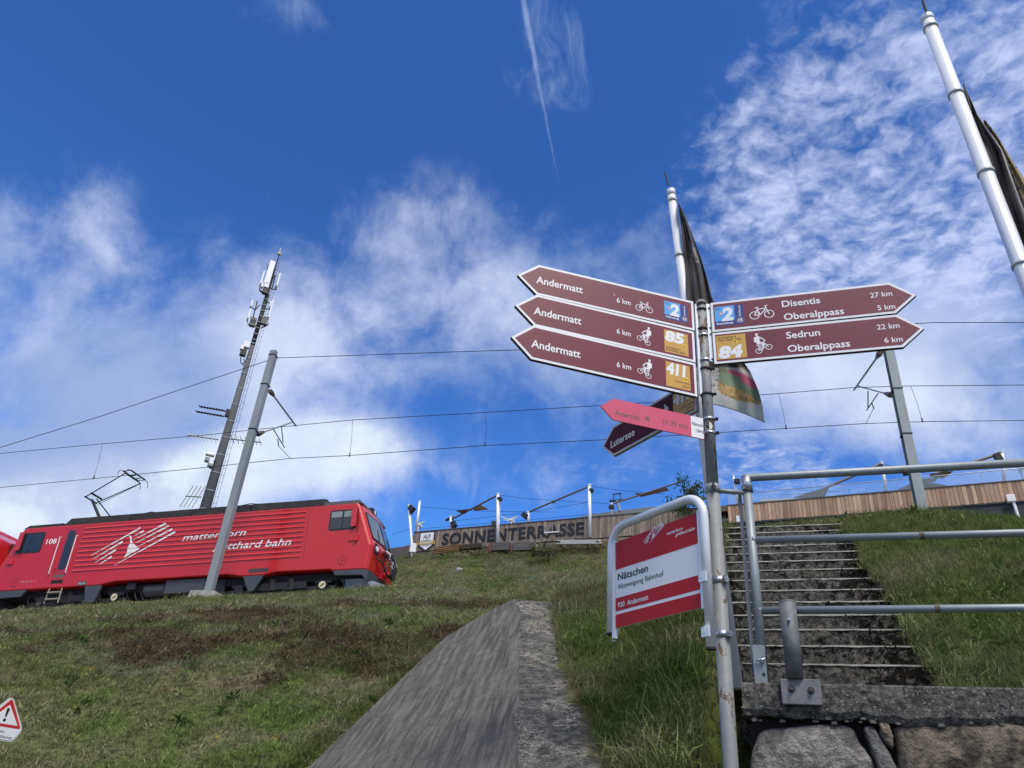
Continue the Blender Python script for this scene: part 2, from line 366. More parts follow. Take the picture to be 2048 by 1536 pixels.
HEATH = [hit(*p)[:2]+r for p, r in [((770, 1270), (2.6, .9)), ((640, 1300), (1.9, .6)), ((900, 1210), (1.8, .5)), ((400, 1295), (1.7, .5)), ((450, 1235), (1.8, .5)), ((10, 1270), (1.6, .5)), ((540, 1225), (1.4, .4)), ((790, 1340), (1.0, .35)), ((760, 1200), (1.4, .4)), ((1150, 1100), (1.0, .5)), ((700, 1390), (.8, .3))]]
def patches(x, y, L, warp=1.):
    r = np.zeros_like(x)
    wx = x+warp*(fbm(x*.9, y*.9, 3, 31)-.5)*3; wy = y+warp*(fbm(x*.9, y*.9, 3, 37)-.5)*3
    for cx, cy, rx, ry in L:
        a = (wx-cx)*CT-(wy-cy)*ST; b = (wx-cx)*ST+(wy-cy)*CT; r = np.maximum(r, np.exp(-(a/rx)**2-(b/ry)**2))
    return r
def ground_col(x, y, rnd=None):
    """albedo of the turf: greens, olive, straw and heath patches by position"""
    x = np.asarray(x, float); y = np.asarray(y, float); D = np.hypot(x, y)
    n1 = fbm(x*.7, y*.7, 4, 1); n2_ = fbm(x*2.2+7, y*2.2, 3, 2); n3 = fbm(x*.25, y*.25, 2, 8)
    g = np.stack([.15+0*x, .17+0*x, .056+0*x], -1); ol = np.array([.22, .21, .10]); gr = np.array([.125, .20, .042]); he = np.array([.11, .078, .045]); st = np.array([.28, .24, .155]); sil = np.array([.22, .235, .19])
    def mixc(c, d, f): return c*(1-f[..., None])+d*f[..., None]
    c = mixc(g, ol, sm(.42, .62, n1)); c = mixc(c, gr, sm(.52, .68, n2_)*.8)
    near = 1-sm(7, 10, D); c = mixc(c, gr, near*.45)
    c = mixc(c, sil, sm(.58, .70, fbm(x*1.1+3, y*1.9, 4, 23))*.55*(1-near))
    c = mixc(c, he, np.clip(sm(.25, .55, patches(x, y, HEATH))*.75+sm(.64, .74, fbm(x*.5, y*1.3, 4, 44))*.4*(1-near), 0, 1))
    c = mixc(c, st, sm(.58, .75, fbm(x*1.6, y*2.4, 3, 61))*.6)
    return c
def axis_pts(lo, hi, f0, f1, fine, grow=1.12, mx=4.):
    P = list(np.arange(f0, f1+1e-6, fine)); st = fine
    p = f1
    while p < hi: st = min(st*grow, mx); p += st; P.append(p)
    st = fine; p = f0
    while p > lo: st = min(st*grow, mx); p -= st; P.insert(0, p)
    return np.array(P)
XS = axis_pts(-150, 150, -2.2, 6.2, .085); YS = axis_pts(-30, 190, 2.5, 10.2, .085)
GX, GY = np.meshgrid(XS, YS); GZ = T(GX, GY)
nx, ny = len(XS), len(YS)
verts = np.stack([GX, GY, GZ], -1).reshape(-1, 3)
idx = np.arange(nx*ny).reshape(ny, nx)
faces = np.stack([idx[:-1, :-1], idx[:-1, 1:], idx[1:, 1:], idx[1:, :-1]], -1).reshape(-1, 4)
me = bpy.data.meshes.new('hillside'); me.from_pydata(verts.tolist(), [], faces.tolist())
ca = me.color_attributes.new('col', 'FLOAT_COLOR', 'POINT'); gc = ground_col(verts[:, 0], verts[:, 1])
ca.data.foreach_set('color', np.concatenate([gc*.75, np.ones((len(gc), 1))], 1).astype(np.float32).ravel())
me.polygons.foreach_set('use_smooth', [True]*len(me.polygons))
gm = bpy.data.materials.new('turf_soil'); gm.use_nodes = True; t = gm.node_tree; q = N(t); b = t.nodes['Principled BSDF']
at = t.nodes.new('ShaderNodeAttribute'); at.attribute_name = 'col'; geo = t.nodes.new('ShaderNodeNewGeometry').outputs['Position']
soil = q.mix(q.ss(q.noise(geo, 14, 6, .7), .48, .62), at.outputs['Color'], (.045, .035, .022))
t.links.new(soil, b.inputs['Base Color']); b.inputs['Roughness'].default_value = .95; b.inputs['Specular IOR Level'].default_value = .1
bn = t.nodes.new('ShaderNodeBump'); bn.inputs['Strength'].default_value = .9; bn.inputs['Distance'].default_value = .05; t.links.new(q.noise(geo, 22, 7, .7), bn.inputs['Height']); t.links.new(bn.outputs[0], b.inputs['Normal'])
me.materials.append(gm); o = bpy.data.objects.new('hillside', me); link(o); tag(o, kind='structure')
# road under the camera
asp = mat('asphalt', (.055, .055, .057), .9, var=.2, vscale=8, bump=.5, bscale=120)
mb = MB(); mb.add([(-60, -14, .008), (60, -14, .008), (60, .2, .008), (-60, 1.0, .008)], [(0, 1, 2, 3)]); tag(mb.build('road', asp), kind='structure')
# far dark slope behind the left end of the terrace and far ridge
def ridge(name, m, pts, D, base=4, depth=60, seed=0):
    mb = MB(); V = []; F = []; n = 60; rows = 8
    xs = np.linspace(pts[0][0], pts[-1][0], n); ys = np.interp(xs, [p[0] for p in pts], [p[1] for p in pts])
    top = np.array([at_d(a, b_, D) for a, b_ in zip(xs, ys)])
    for r in range(rows):
        f = r/(rows-1)
        for i in range(n):
            p = top[i]; rr = D*(1-.35*f); d = p[:2]/np.linalg.norm(p[:2])
            V.append((d[0]*rr, d[1]*rr, p[2]*(1-f)+base*f+(.6*(fbm(i*.4, r*1.3, 3, seed)-.5) if r else .12*(fbm(i*.9, 3., 3, seed)-.5))))
    for i in range(n):
        p = top[i]; d = p[:2]/np.linalg.norm(p[:2]); V.append((d[0]*(D+depth), d[1]*(D+depth), p[2]*.6))
    for r in range(rows-1):
        for i in range(n-1): F.append((r*n+i, (r+1)*n+i, (r+1)*n+i+1, r*n+i+1))
    for i in range(n-1): F.append((rows*n+i, i, i+1, rows*n+i+1))
    mb.add(V, F); return tag(mb.build(name, m, smooth=True), kind='structure')
hb = mat('heath_slope', (.032, .022, .017), .95, var=.3, vscale=.8, bump=.8, bscale=3)
ridge('far_slope', hb, [(500, 1120), (640, 1108), (760, 1098), (795, 1095), (830, 1089), (900, 1090), (1000, 1100)], 62, 8, 40, 3)
hr = mat('distant_ridge', (.085, .10, .095), .95, var=.15, vscale=.05)
ridge('mountain_ridge', hr, [(1080, 1060), (1150, 1036), (1180, 1029), (1240, 1021), (1300, 1014), (1350, 1012), (1420, 1030), (1500, 1060)], 400, 60, 100, 8)

# ------------------------------------------------------------------ instanced stuff
def blades(seed, n, h, spread, w, droop, segs=3, up=.25):
    r = random.Random(seed); V = []; F = []
    for _ in range(n):
        a = r.uniform(0, 6.283); rad = spread*math.sqrt(r.random()); bx, by = rad*math.cos(a), rad*math.sin(a)
        L = h*r.uniform(.5, 1.15); d = r.uniform(0, 6.283); dx, dy = math.cos(d), math.sin(d); ww = w*r.uniform(.6, 1.3); dr = droop*r.uniform(.3, 1.5); ln = up*r.uniform(.2, 1.6)
        base = len(V); px, py, pz = bx, by, -.02; tilt = ln
        for i in range(segs+1):
            f = i/segs; wi = ww*(1-f)**.7/2
            V += [(px-dy*wi, py+dx*wi, pz), (px+dy*wi, py-dx*wi, pz)] if i < segs else [(px, py, pz)]
            st = L/segs; px += dx*math.sin(tilt)*st; py += dy*math.sin(tilt)*st; pz += math.cos(tilt)*st; tilt += dr/segs*2
        for i in range(segs-1): F.append((base+2*i, base+2*i+1, base+2*i+3, base+2*i+2))
        F.append((base+2*segs-2, base+2*segs-1, base+2*segs))
    return V, F
def leafmat(name, rough=.5, sub=.32, fixed=None):
    m = bpy.data.materials.new(name); m.use_nodes = True; t = m.node_tree; q = N(t); b = t.nodes['Principled BSDF']
    if fixed is None:
        a = t.nodes.new('ShaderNodeAttribute'); a.attribute_type = 'INSTANCER'; a.attribute_name = 'col'
        geo = t.nodes.new('ShaderNodeNewGeometry').outputs['Position']
        c = q.mix(q.ss(q.noise(geo, 60, 2, .5), .5, .72), a.outputs['Color'], (.17, .15, .075))
        c = q.mix(.35, c, a.outputs['Color'])
        t.links.new(c, b.inputs['Base Color'])
    else: b.inputs['Base Color'].default_value = (*fixed, 1)
    b.inputs['Roughness'].default_value = rough; b.inputs['Specular IOR Level'].default_value = .25
    out = t.nodes['Material Output']; tr = t.nodes.new('ShaderNodeBsdfTranslucent'); mx = t.nodes.new('ShaderNodeMixShader'); mx.inputs[0].default_value = sub
    if fixed is None: t.links.new(c, tr.inputs['Color'])
    else: tr.inputs['Color'].default_value = (*fixed, 1)
    t.links.new(b.outputs[0], mx.inputs[1]); t.links.new(tr.outputs[0], mx.inputs[2]); t.links.new(mx.outputs[0], out.inputs['Surface'])
    return m
def scatter(name, protos, P, rot, sc, ci, m, kind='stuff'):
    """one object: geometry-node instances of a few small clumps on numpy points"""
    pc = bpy.data.collections.new(name+'_clumps')
    for i, (V, F) in enumerate(protos):
        me = bpy.data.meshes.new(name+'_clump'); me.from_pydata(V, [], F); me.materials.append(m if not isinstance(m, list) else m[i])
        pc.objects.link(bpy.data.objects.new(f'{name}_clump_{i:02d}', me))
    me = bpy.data.meshes.new(name); me.from_pydata([tuple(p) for p in P], [], [])
    n = len(P)
    a = me.attributes.new('rot', 'FLOAT_VECTOR', 'POINT'); a.data.foreach_set('vector', np.asarray(rot, np.float32).ravel())
    a = me.attributes.new('sc', 'FLOAT', 'POINT'); a.data.foreach_set('value', np.asarray(sc, np.float32))
    a = me.attributes.new('pick', 'INT', 'POINT'); a.data.foreach_set('value', RNG.integers(0, len(protos), n).astype(np.int32))
    a = me.attributes.new('col', 'FLOAT_COLOR', 'POINT'); a.data.foreach_set('color', np.concatenate([ci, np.ones((n, 1))], 1).astype(np.float32).ravel())
    o = bpy.data.objects.new(name, me); link(o)
    g = bpy.data.node_groups.new(name+'_scatter', 'GeometryNodeTree')
    g.interface.new_socket('Geometry', in_out='INPUT', socket_type='NodeSocketGeometry'); g.interface.new_socket('Geometry', in_out='OUTPUT', socket_type='NodeSocketGeometry')
    nn = g.nodes.new; gi = nn('NodeGroupInput'); go = nn('NodeGroupOutput'); ip = nn('GeometryNodeInstanceOnPoints'); ci_ = nn('GeometryNodeCollectionInfo')
    ci_.inputs['Collection'].default_value = pc; ci_.inputs['Separate Children'].default_value = True; ci_.inputs['Reset Children'].default_value = True
    def attr(nm, ty):
        q = nn('GeometryNodeInputNamedAttribute'); q.data_type = ty; q.inputs['Name'].default_value = nm
        return [x for x in q.outputs if x.enabled and x.name == 'Attribute'][0]
    L = g.links.new
    e2r = nn('FunctionNodeEulerToRotation'); L(attr('rot', 'FLOAT_VECTOR'), e2r.inputs[0])
    L(gi.outputs[0], ip.inputs['Points']); L(ci_.outputs[0], ip.inputs['Instance']); ip.inputs['Pick Instance'].default_value = True
    L(attr('pick', 'INT'), ip.inputs['Instance Index']); L(e2r.outputs[0], ip.inputs['Rotation']); L(attr('sc', 'FLOAT'), ip.inputs['Scale'])
    L(ip.outputs[0], go.inputs[0])
    md = o.modifiers.new('scatter', 'NODES'); md.node_group = g
    if kind: o['kind'] = kind
    return o
def in_wing(x, y):
    # footprint of the concrete wing wall
    def side(a, b_): return (b_[0]-a[0])*(y-a[1])-(b_[1]-a[1])*(x-a[0])
    Q = [(.20, 2.2), (.68, 2.2), (.66, 8.88), (.20, 8.92), (-.52, 8.68), (-1.30, 6.2), (-2.4, 2.6)]
    r = np.ones_like(x, bool)
    for i in range(len(Q)): r &= side(Q[i], Q[(i+1) % len(Q)]) > -.02
    return r
def ok_turf(x, y, edge=0.):
    a2 = x*T2[0]+y*T2[1]; b2 = x*N2[0]+y*N2[1]; b = b_of(x, y); b3 = x*N3[0]+y*N3[1]
    st = (a2 > -.46-edge) & (a2 < .86+edge-.25*fbm(b2*3, b2*0, 3, 4)+.12) & (b2 > 4.3) & (b2 < 9.05)
    wall = (a2 > -.5) & (b2 < 4.40)
    trk = (b > 22.05) & (b < 27.9)
    z = T(x, y, False)
    return ~st & ~wall & ~trk & ~in_wing(x, y) & (z > .02) & (b3 < 31.6)
def visible(x, y, margin=3):
    az = np.degrees(np.arctan2(x, y)); return (az > -38-margin) & (az < 40+margin) & (y > 0)
def sample(n, D0, D1, a0=-41, a1=43, power=1.0):
    D = (RNG.random(n)*(D1**(2*power)-D0**(2*power))+D0**(2*power))**(1/(2*power)); A = np.radians(RNG.uniform(a0, a1, n))
    x = D*np.sin(A); y = D*np.cos(A); k_ = ok_turf(x, y) & visible(x, y); return x[k_], y[k_]
def place(x, y, tilt=.2, pit=True):
    n = len(x); P = np.stack([x, y, T(x, y, False)], -1)
    rot = np.stack([RNG.normal(0, tilt, n), RNG.normal(0, tilt, n), RNG.uniform(0, 6.283, n)], -1); return P, rot
turf = leafmat('turf_blades')
# near long grass
x, y = sample(42000, 3.6, 10.5, -34, 43)
az = np.degrees(np.arctan2(x, y)); keep = (az > -2) | (RNG.random(len(x)) < .55); x, y, az = x[keep], y[keep], az[keep]
P, rot = place(x, y, .25); c = ground_col(x, y)*(RNG.uniform(.45, 1.8, (len(x), 1)))
tall = 1.0*sm(3, 6, az)*(1-sm(16, 19, az))+.62*sm(17, 25, az)
sc_ = (.42+.62*tall)*RNG.uniform(.6, 1.25, len(x))*(.75+.6*fbm(x*2, y*2, 3, 77))
c = c*(1-(.3*tall)[:, None])+np.array([.055, .095, .018])*(.3*tall)[:, None]*RNG.uniform(.8, 1.3, (len(x), 1))
scatter('long_grass', [blades(i, 16, .20, .07, .0065, .9, 4, .35) for i in range(6)]+[blades(20+i, 12, .15, .06, .011, 1.1, 4, .6) for i in range(3)], P, rot, sc_, c, turf)
# mid and far short turf
x, y = sample(95000, 6.0, 26, -41, 43, .62); P, rot = place(x, y, .3); c = ground_col(x, y)*(RNG.uniform(.45, 1.75, (len(x), 1)))
Dm = np.hypot(x, y); sc_ = RNG.uniform(.5, 1.15, len(x))*(.65+.02*Dm)*(.6+.8*fbm(x*1.1, y*1.1, 3, 78))*np.where(RNG.random(len(x)) < .05, 1.9, 1.)
scatter('short_turf', [blades(40+i, 22, .085, .11, .008, .8, 2, .6) for i in range(6)], P, rot, sc_, c, turf)
# brown dwarf heath standing in the patches, and big pale tussocks
x, y = sample(60000, 8, 26, -41, 20, .62); pk = patches(x, y, HEATH); kk = (pk > .36) & (RNG.random(len(x)) < pk*.5) & (fbm(x*2., y*2., 3, 99) > .42); x, y = x[kk], y[kk]; P, rot = place(x, y, .5)
scatter('dwarf_heath', [blades(140+i, 34, .13, .13, .011, 1.6, 2, 1.4) for i in range(4)], P, rot, RNG.uniform(.5, 1.1, len(x)), np.array([[.095, .062, .038]])*RNG.uniform(.35, 1.6, (len(x), 1))*np.array([[1, 1, 1]]), turf)
x, y = sample(2600, 7, 26, -41, 20, .62); kk = fbm(x*.8, y*.8, 3, 51) > .5; x, y = x[kk], y[kk]; P, rot = place(x, y, .3)
scatter('tussocks', [blades(150+i, 46, .17, .10, .007, 1.3, 3, .9) for i in range(4)], P, rot, RNG.uniform(.6, 1.3, len(x)), np.where(RNG.random((len(x), 1)) < .5, np.array([[.20, .21, .11]]), np.array([[.10, .17, .04]]))*RNG.uniform(.7, 1.3, (len(x), 1)), turf)
# slope beyond the track, below the terrace
x, y = sample(22000, 26, 40, -14, 20); P, rot = place(x, y, .3); c = ground_col(x, y)*(RNG.uniform(.7, 1.4, (len(x), 1)))
scatter('far_turf', [blades(60+i, 22, .13, .16, .014, .8, 2, .5) for i in range(4)], P, rot, RNG.uniform(.7, 1.3, len(x)), c, turf)
# straw hanging over wing wall edge and tufts at the foot of the right bank
n = 900; f = RNG.random(n); bx = .67+.03*RNG.random(n); by = 4.3+f*3.4; P = np.stack([bx, by, 1.90+(by-4.55)*.47], -1)
rot = np.stack([RNG.normal(0, .25, n), RNG.uniform(-1.45, -.5, n), RNG.normal(0, .35, n)], -1)
cS = np.tile(np.array([.22, .18, .10]), (n, 1))*RNG.uniform(.5, 1.4, (n, 1))
nL = 1300; fL = RNG.random(nL); e0 = np.array([-.56, 8.72]); e1g = np.array([-1.36, 6.15]); e2g = np.array([-2.3, 2.9]); side_ = RNG.random(nL) < .55
ptsL = np.where(side_[:, None], e0+(e1g-e0)*fL[:, None], e1g+(e2g-e1g)*fL[:, None])+RNG.normal(0, .03, (nL, 2)); zL = T(ptsL[:, 0], ptsL[:, 1], False)
scatter('edge_grass', [blades(170+i, 14, .15, .05, .006, 1.0, 3, .6) for i in range(4)], np.stack([ptsL[:, 0], ptsL[:, 1], zL], -1), np.stack([RNG.normal(0, .35, nL), RNG.uniform(.0, .6, nL), RNG.uniform(-.6, .6, nL)], -1), RNG.uniform(.5, 1.2, nL), ground_col(ptsL[:, 0], ptsL[:, 1])*RNG.uniform(.6, 1.5, (nL, 1)), turf)
n_ = 900; a2_ = RNG.uniform(.75, 3.2, n_); b2_ = RNG.uniform(4.36, 4.55, n_); xx = a2_*T2[0]+b2_*N2[0]; yy = a2_*T2[1]+b2_*N2[1]
P2 = np.stack([xx, yy, T(xx, yy, False)+.03], -1); rot2 = np.stack([RNG.uniform(.4, 1.7, n_), RNG.normal(0, .5, n_), RNG.normal(-.35, .4, n_)], -1)
cS2 = np.tile(np.array([.14, .11, .06]), (n_, 1))*RNG.uniform(.3, 1.5, (n_, 1))
scatter('dry_straw', [blades(80+i, 10, .17, .03, .004, .5, 3, .2) for i in range(4)], np.concatenate([P, P2]), np.concatenate([rot, rot2]), RNG.uniform(.35, .95, n+n_), np.concatenate([cS, cS2]), turf)
# broad-leaved weeds
def rosette(seed, n, L, w):
    r = random.Random(seed); V = []; F = []
    for i in range(n):
        a = 6.283*i/n+r.uniform(-.3, .3); dx, dy = math.cos(a), math.sin(a); l = L*r.uniform(.6, 1.2); up = r.uniform(.3, .9); b = len(V)
        for f, ww, z in ((0, .15, 0), (.35, .8, up*.4), (.7, 1, up*.6), (1, 0, up*.55)):
            V += [(dx*l*f-dy*w*ww/2, dy*l*f+dx*w*ww/2, l*z), (dx*l*f+dy*w*ww/2, dy*l*f-dx*w*ww/2, l*z)]
        F += [(b, b+1, b+3, b+2), (b+2, b+3, b+5, b+4), (b+4, b+5, b+7, b+6)]
    return V, F
x, y = sample(3600, 4.2, 12, -30, 43); kk = (fbm(x*1.3, y*1.3, 3, 5) > .5) & ((x > .8) | (RNG.random(len(x)) < .25)); x, y = x[kk], y[kk]; P, rot = place(x, y, .35); P[:, 2] += .03
scatter('leafy_weeds', [rosette(i, 7, .07, .022) for i in range(4)]+[rosette(9, 12, .05, .016)], P, rot, RNG.uniform(.5, 1.5, len(x)), np.tile(np.array([.065, .125, .022]), (len(x), 1))*RNG.uniform(.7, 1.3, (len(x), 1)), turf)
# yellow flowers
def flower(seed):
    r = random.Random(seed); V = []; F = []
    for i in range(4):
        cx, cy, cz = r.uniform(-.06, .06), r.uniform(-.06, .06), r.uniform(.04, .10); b = len(V); R_ = .016
        V += [(cx+R_*math.cos(j*1.047), cy+R_*math.sin(j*1.047), cz+.004*(j % 2)) for j in range(6)]+[(cx, cy, cz+.012)]
        F += [(b+j, b+(j+1) % 6, b+6) for j in range(6)]
    return V, F
FP = []
for (px, py, rx, n) in [(590, 1247, 34, 16), (545, 1268, 30, 8), (275, 1302, 8, 6), (390, 1235, 12, 5), (250, 1208, 40, 12), (90, 1211, 30, 10), (545, 1485, 8, 5), (430, 1484, 12, 4), (620, 1460, 26, 6), (180, 1345, 20, 4), (325, 1385, 10, 3), (770, 1180, 30, 8), (1740, 1200, 6, 2), (1770, 1185, 22, 5), (1440, 1411, 3, 2), (1790, 1125, 22, 5), (1700, 1045, 8, 2), (1740, 1100, 30, 5), (160, 1355, 30, 3), (1085, 1190, 20, 6), (980, 1160, 60, 8)]:
    for _ in range(n):
        h = hit(px+random.gauss(0, rx*.6), py+random.gauss(0, 3.))
        if h and ok_turf(np.array([h[0]]), np.array([h[1]]))[0]: FP.append(h)
P = np.array(FP); n = len(P); rot = np.stack([RNG.normal(.3, .2, n), RNG.normal(0, .2, n), RNG.uniform(0, 6, n)], -1)
Dm = np.hypot(P[:, 0], P[:, 1])
scatter('yellow_flowers', [flower(i) for i in range(3)], P, rot, np.clip(Dm/22, .35, .95)*RNG.uniform(.6, 1.1, n), np.ones((n, 3)), leafmat('yellow_petal', fixed=(.75, .52, .02)))

# ------------------------------------------------------------------ track
def stone(seed):
    r = random.Random(seed); V = [tuple((c*r.uniform(.6, 1.)) for c in p) for p in ((-1, -1, -.7), (1, -1, -.7), (1, 1, -.7), (-1, 1, -.7), (-1, -1, .6), (1, -1, .6), (1, 1, .6), (-1, 1, .6))]
    return V, [(0, 3, 2, 1), (4, 5, 6, 7), (0, 1, 5, 4), (1, 2, 6, 5), (2, 3, 7, 6), (3, 0, 4, 7)]
gravel = mat('ballast_stone', (.22, .215, .205), .9, var=.45, vscale=8)
mb = MB(); ss_ = np.arange(-60, 61, 2.); prof = [(22.45, -.38), (23.3, -.12), (27.1, -.12), (27.8, -.38)]
V = []; Fc = []
for i, s in enumerate(ss_):
    for (bb, dz) in prof: xx, yy = xy_of(s, bb); V.append((xx, yy, float(railz(s))+dz+.02))
for i in range(len(ss_)-1):
    for j in range(3): Fc.append((i*4+j, (i+1)*4+j, (i+1)*4+j+1, i*4+j+1))
tag(mb.add(V, Fc).build('ballast_bed', gravel), kind='structure')
n = 14000; s = RNG.uniform(-24, 16, n); bb = RNG.uniform(22.3, 24.4, n); xx, yy = xy_of(s, bb)
zz = railz(s)+np.interp(bb, [22.3, 23.3, 27], [-.37, -.11, -.11]); P = np.stack([xx, yy, zz], -1)
scatter('ballast_stones', [stone(i) for i in range(5)], P, RNG.uniform(0, 6, (n, 3)), RNG.uniform(.018, .04, n), np.ones((n, 3)), gravel)
trk = thing('railway_track', 'narrow gauge track on pale ballast under the red locomotive', 'railway track')
def rail_pts(off, dz): return [(*xy_of(s, B0+off), float(railz(s))+dz) for s in np.arange(-58, 60, 2.)]
rust = mat('rusty_rail', (.09, .05, .03), .6, .4, var=.2)
for off in (1.33-.5, 1.33+.5):
    MB().tube(rail_pts(off, -.05), .04, 6).build('rail', rust, trk)
tie = mat('sleeper_wood', (.06, .05, .04), .9, var=.2)
def box_at(x0, y0, z0, hx, hy, hz, X, Y): pass
sl0 = None
for i in range(64):
    s = -30+i*.75; xx, yy = xy_of(s, B0+1.33)
    if sl0 is None:
        sl0 = MB().box(-.12, .12, -.9, .9, -.06, .02).build('sleeper', tie, trk, bevel=.01); o = sl0
    else: o = sl0.copy(); COL.objects.link(o)
    o.location = (xx, yy, float(railz(s))-.11); o.rotation_euler = (0, 0, -TH)

# ------------------------------------------------------------------ locomotive (local: x along, y away from camera, z up)
loco = thing('electric_locomotive', 'long red electric locomotive with white lettering, raised pantograph and the number 108', 'locomotive', P0, E1, E2, E3)
def tl(px, py, off=0.):
    p = at_plane(px, py, P0+E2*off, E2)-P0; return float(p.dot(E1)), float(p.dot(E3))
def z1(a, b, off=0.): return tl(a/4.3875, 900+b/4.3875, off)
def z2(a, b, off=0.): return tl(400+a/4.388, 900+b/4.388, off)
WID = 2.66
side = [(-.457, 2.39), (-13.97, 2.39), (-14.55, .85), (-14.43, 0), (-10.5, 0), (-10.0, 0.), (-9.45, .10), (-5.1, .10), (-4.5, 0.), (-3.7, 0.), (-3.3, .08), (-1.3, .05), (-1.19, 0), (0, 0), (.12, .85)]
mb = MB(); ys_ = [(0, -.13), (.05, -.06), (.16, 0), (1.33, .10), (2.5, 0), (2.61, -.06), (2.66, -.13)]; n = len(side); V = []
for yy, e in ys_:
    for (x, z) in side:
        x2 = x+(e if x > -.5 else (-e if x < -13.5 else 0)); V.append((x2, yy, z))
Fc = [tuple(range(n)), tuple(range(len(V)-1, len(V)-n-1, -1))]
for r in range(len(ys_)-1): Fc += [(r*n+i, (r+1)*n+i, (r+1)*n+(i+1) % n, r*n+(i+1) % n) for i in range(n)]
body = mb.add(V, Fc).build('body', red, loco, bevel=.035)
# louvre ribs: sloped strips with a dark underside
rib0 = None
for i in range(10):
    zz = .58+i*(2.20-.58)/9
    if rib0 is None:
        L = 8.82; mb = MB()
        mb.add([(-L/2, .002, .05), (L/2, .002, .05), (L/2-.02, -.026, -.012), (-L/2+.02, -.026, -.012), (-L/2, .002, -.02), (L/2, .002, -.02)], [(0, 3, 2, 1), (3, 4, 5, 2), (0, 4, 3), (1, 2, 5)])
        rib0 = mb.build('rib', red, body); o = rib0
    else: o = rib0.copy(); COL.objects.link(o)
    o.location = (-6.855, -.001, zz)
seam = mat('panel_seam', (.10, .004, .008), .6)
mb = MB()
for xs_ in (-11.35, -2.33): mb.box(xs_-.006, xs_+.006, -.002, .002, .45, 2.32)
mb.box(-11.35, -2.33, -.002, .002, 2.313, 2.322); mb.build('panel_seam', seam, body)
# skirts
for P_ in ([(-10.55, -.003), (-9.88, -.003), (-10.02, -.58), (-10.40, -.63)], [(-4.47, -.003), (-3.69, -.003), (-3.98, -.52), (-4.17, -.56)]):
    MB().prism(P_, .0, .10).build('skirt', blugrey, loco, bevel=.01)
mb = MB(); sk = [(-1.19, -.004), (-.13, -.004), (-.17, -.19), (-1.10, -.16)]; mb.prism(sk, 0, .09)
mb.add([(-.13, 0, -.004), (.02, .16, -.004), (.10, 1.33, -.004), (.02, 2.5, -.004), (-.17, 0, -.19), (-.02, .16, -.33), (-.02, .6, -.55), (.0, 1.33, -.55), (-.02, 2.5, -.33)], [(0, 4, 5, 1), (1, 5, 6, 7, 2), (2, 7, 8, 3)])
mb.build('front_skirt', blugrey, loco)
MB().prism([(-14.6, -.004), (-12.9, -.004), (-13.1, -.24), (-14.5, -.27)], .0, .10).build('skirt', blugrey, loco)
MB().prism([(-14.55, -.25), (-14.1, -.25), (-14.0, -.75), (-14.5, -.78)], .2, 1.2).build('snow_plough', blugrey, loco)
# roof
mb = MB()
def loft(mb, prof_lo, z_lo, y_in, dz, prof):
    n = len(prof); A = [(x, .03, z) for x, z in prof]; B = [(x, .40, z+dz if z > 2.4 else z) for x, z in prof]
    C_ = [(x, 2.26, z+dz if z > 2.4 else z) for x, z in prof]; D_ = [(x, 2.63, z) for x, z in prof]
    V = A+B+C_+D_; F_ = [tuple(range(n)), tuple(range(4*n-1, 3*n-1, -1))]
    for r in range(3): F_ += [(r*n+i, (r+1)*n+i, (r+1)*n+(i+1) % n, r*n+(i+1) % n) for i in range(n)]
    mb.add(V, F_)
segs_ = [[(-13.93, 2.392), (-13.72, 2.50), (-12.29, 2.50), (-12.29, 2.392)]]
loft(mb, 0, 0, 0, .05, segs_[0]); mb.build('roof_section', charc, loco)
cuts = [-11.99, -9.5, -7.0, -4.65, -1.91]
for i in range(4):
    a, b_ = cuts[i]+(.0 if i == 0 else .02), cuts[i+1]-.02
    pr = [(a-(.27 if i == 0 else 0), 2.392), (a, 2.66), (b_, 2.66), (b_+(.08 if i == 3 else 0), 2.392)]
    mb = MB(); loft(mb, 0, 0, 0, .14, pr); rs = mb.build('roof_section', charc, loco)
    for j in range(1, 5):
        mbf = MB(); xx = a+(b_-a)*j/5; mbf.add([(xx-.012, .028, 2.40), (xx+.012, .028, 2.40), (xx+.012, .395, 2.80), (xx-.012, .395, 2.80), (xx-.012, .01, 2.41), (xx+.012, .01, 2.41), (xx+.012, .375, 2.815), (xx-.012, .375, 2.815)], [(4, 5, 6, 7), (0, 4, 7, 3), (1, 2, 6, 5)]); mbf.build('roof_seam', charc, rs)
mb = MB(); loft(mb, 0, 0, 0, .03, [(-1.83, 2.392), (-1.83, 2.52), (-.50, 2.52), (-.42, 2.392)]); mb.build('roof_section', mat('roof_grey', (.10, .095, .09), .7, var=.2), loco)
mb = MB()
for xx in (-9.6, -9.2, -8.5, -8.0, -7.1, -6.3, -5.5, -5.1, -4.7, -3.9, -3.3, -2.6): mb.tube([(xx, .7, 2.78), (xx, .7, 2.93)], [.06, .035], 8)
mb.tube([(-9.9, .7, 2.93), (-9.5, .7, 2.94), (-9.2, .7, 2.98), (-8.9, .7, 2.93), (-8., .7, 2.95), (-5.5, .7, 2.95), (-5.1, .7, 3.0), (-4.8, .7, 2.96), (-2.6, .7, 2.93)], .016, 6)
mb.box(-7.75, -7.2, .8, 1.6, 2.78, 2.95); mb.box(-1.45, -1.2, .9, 1.3, 2.52, 2.62); mb.build('roof_busbar', darksteel, loco)
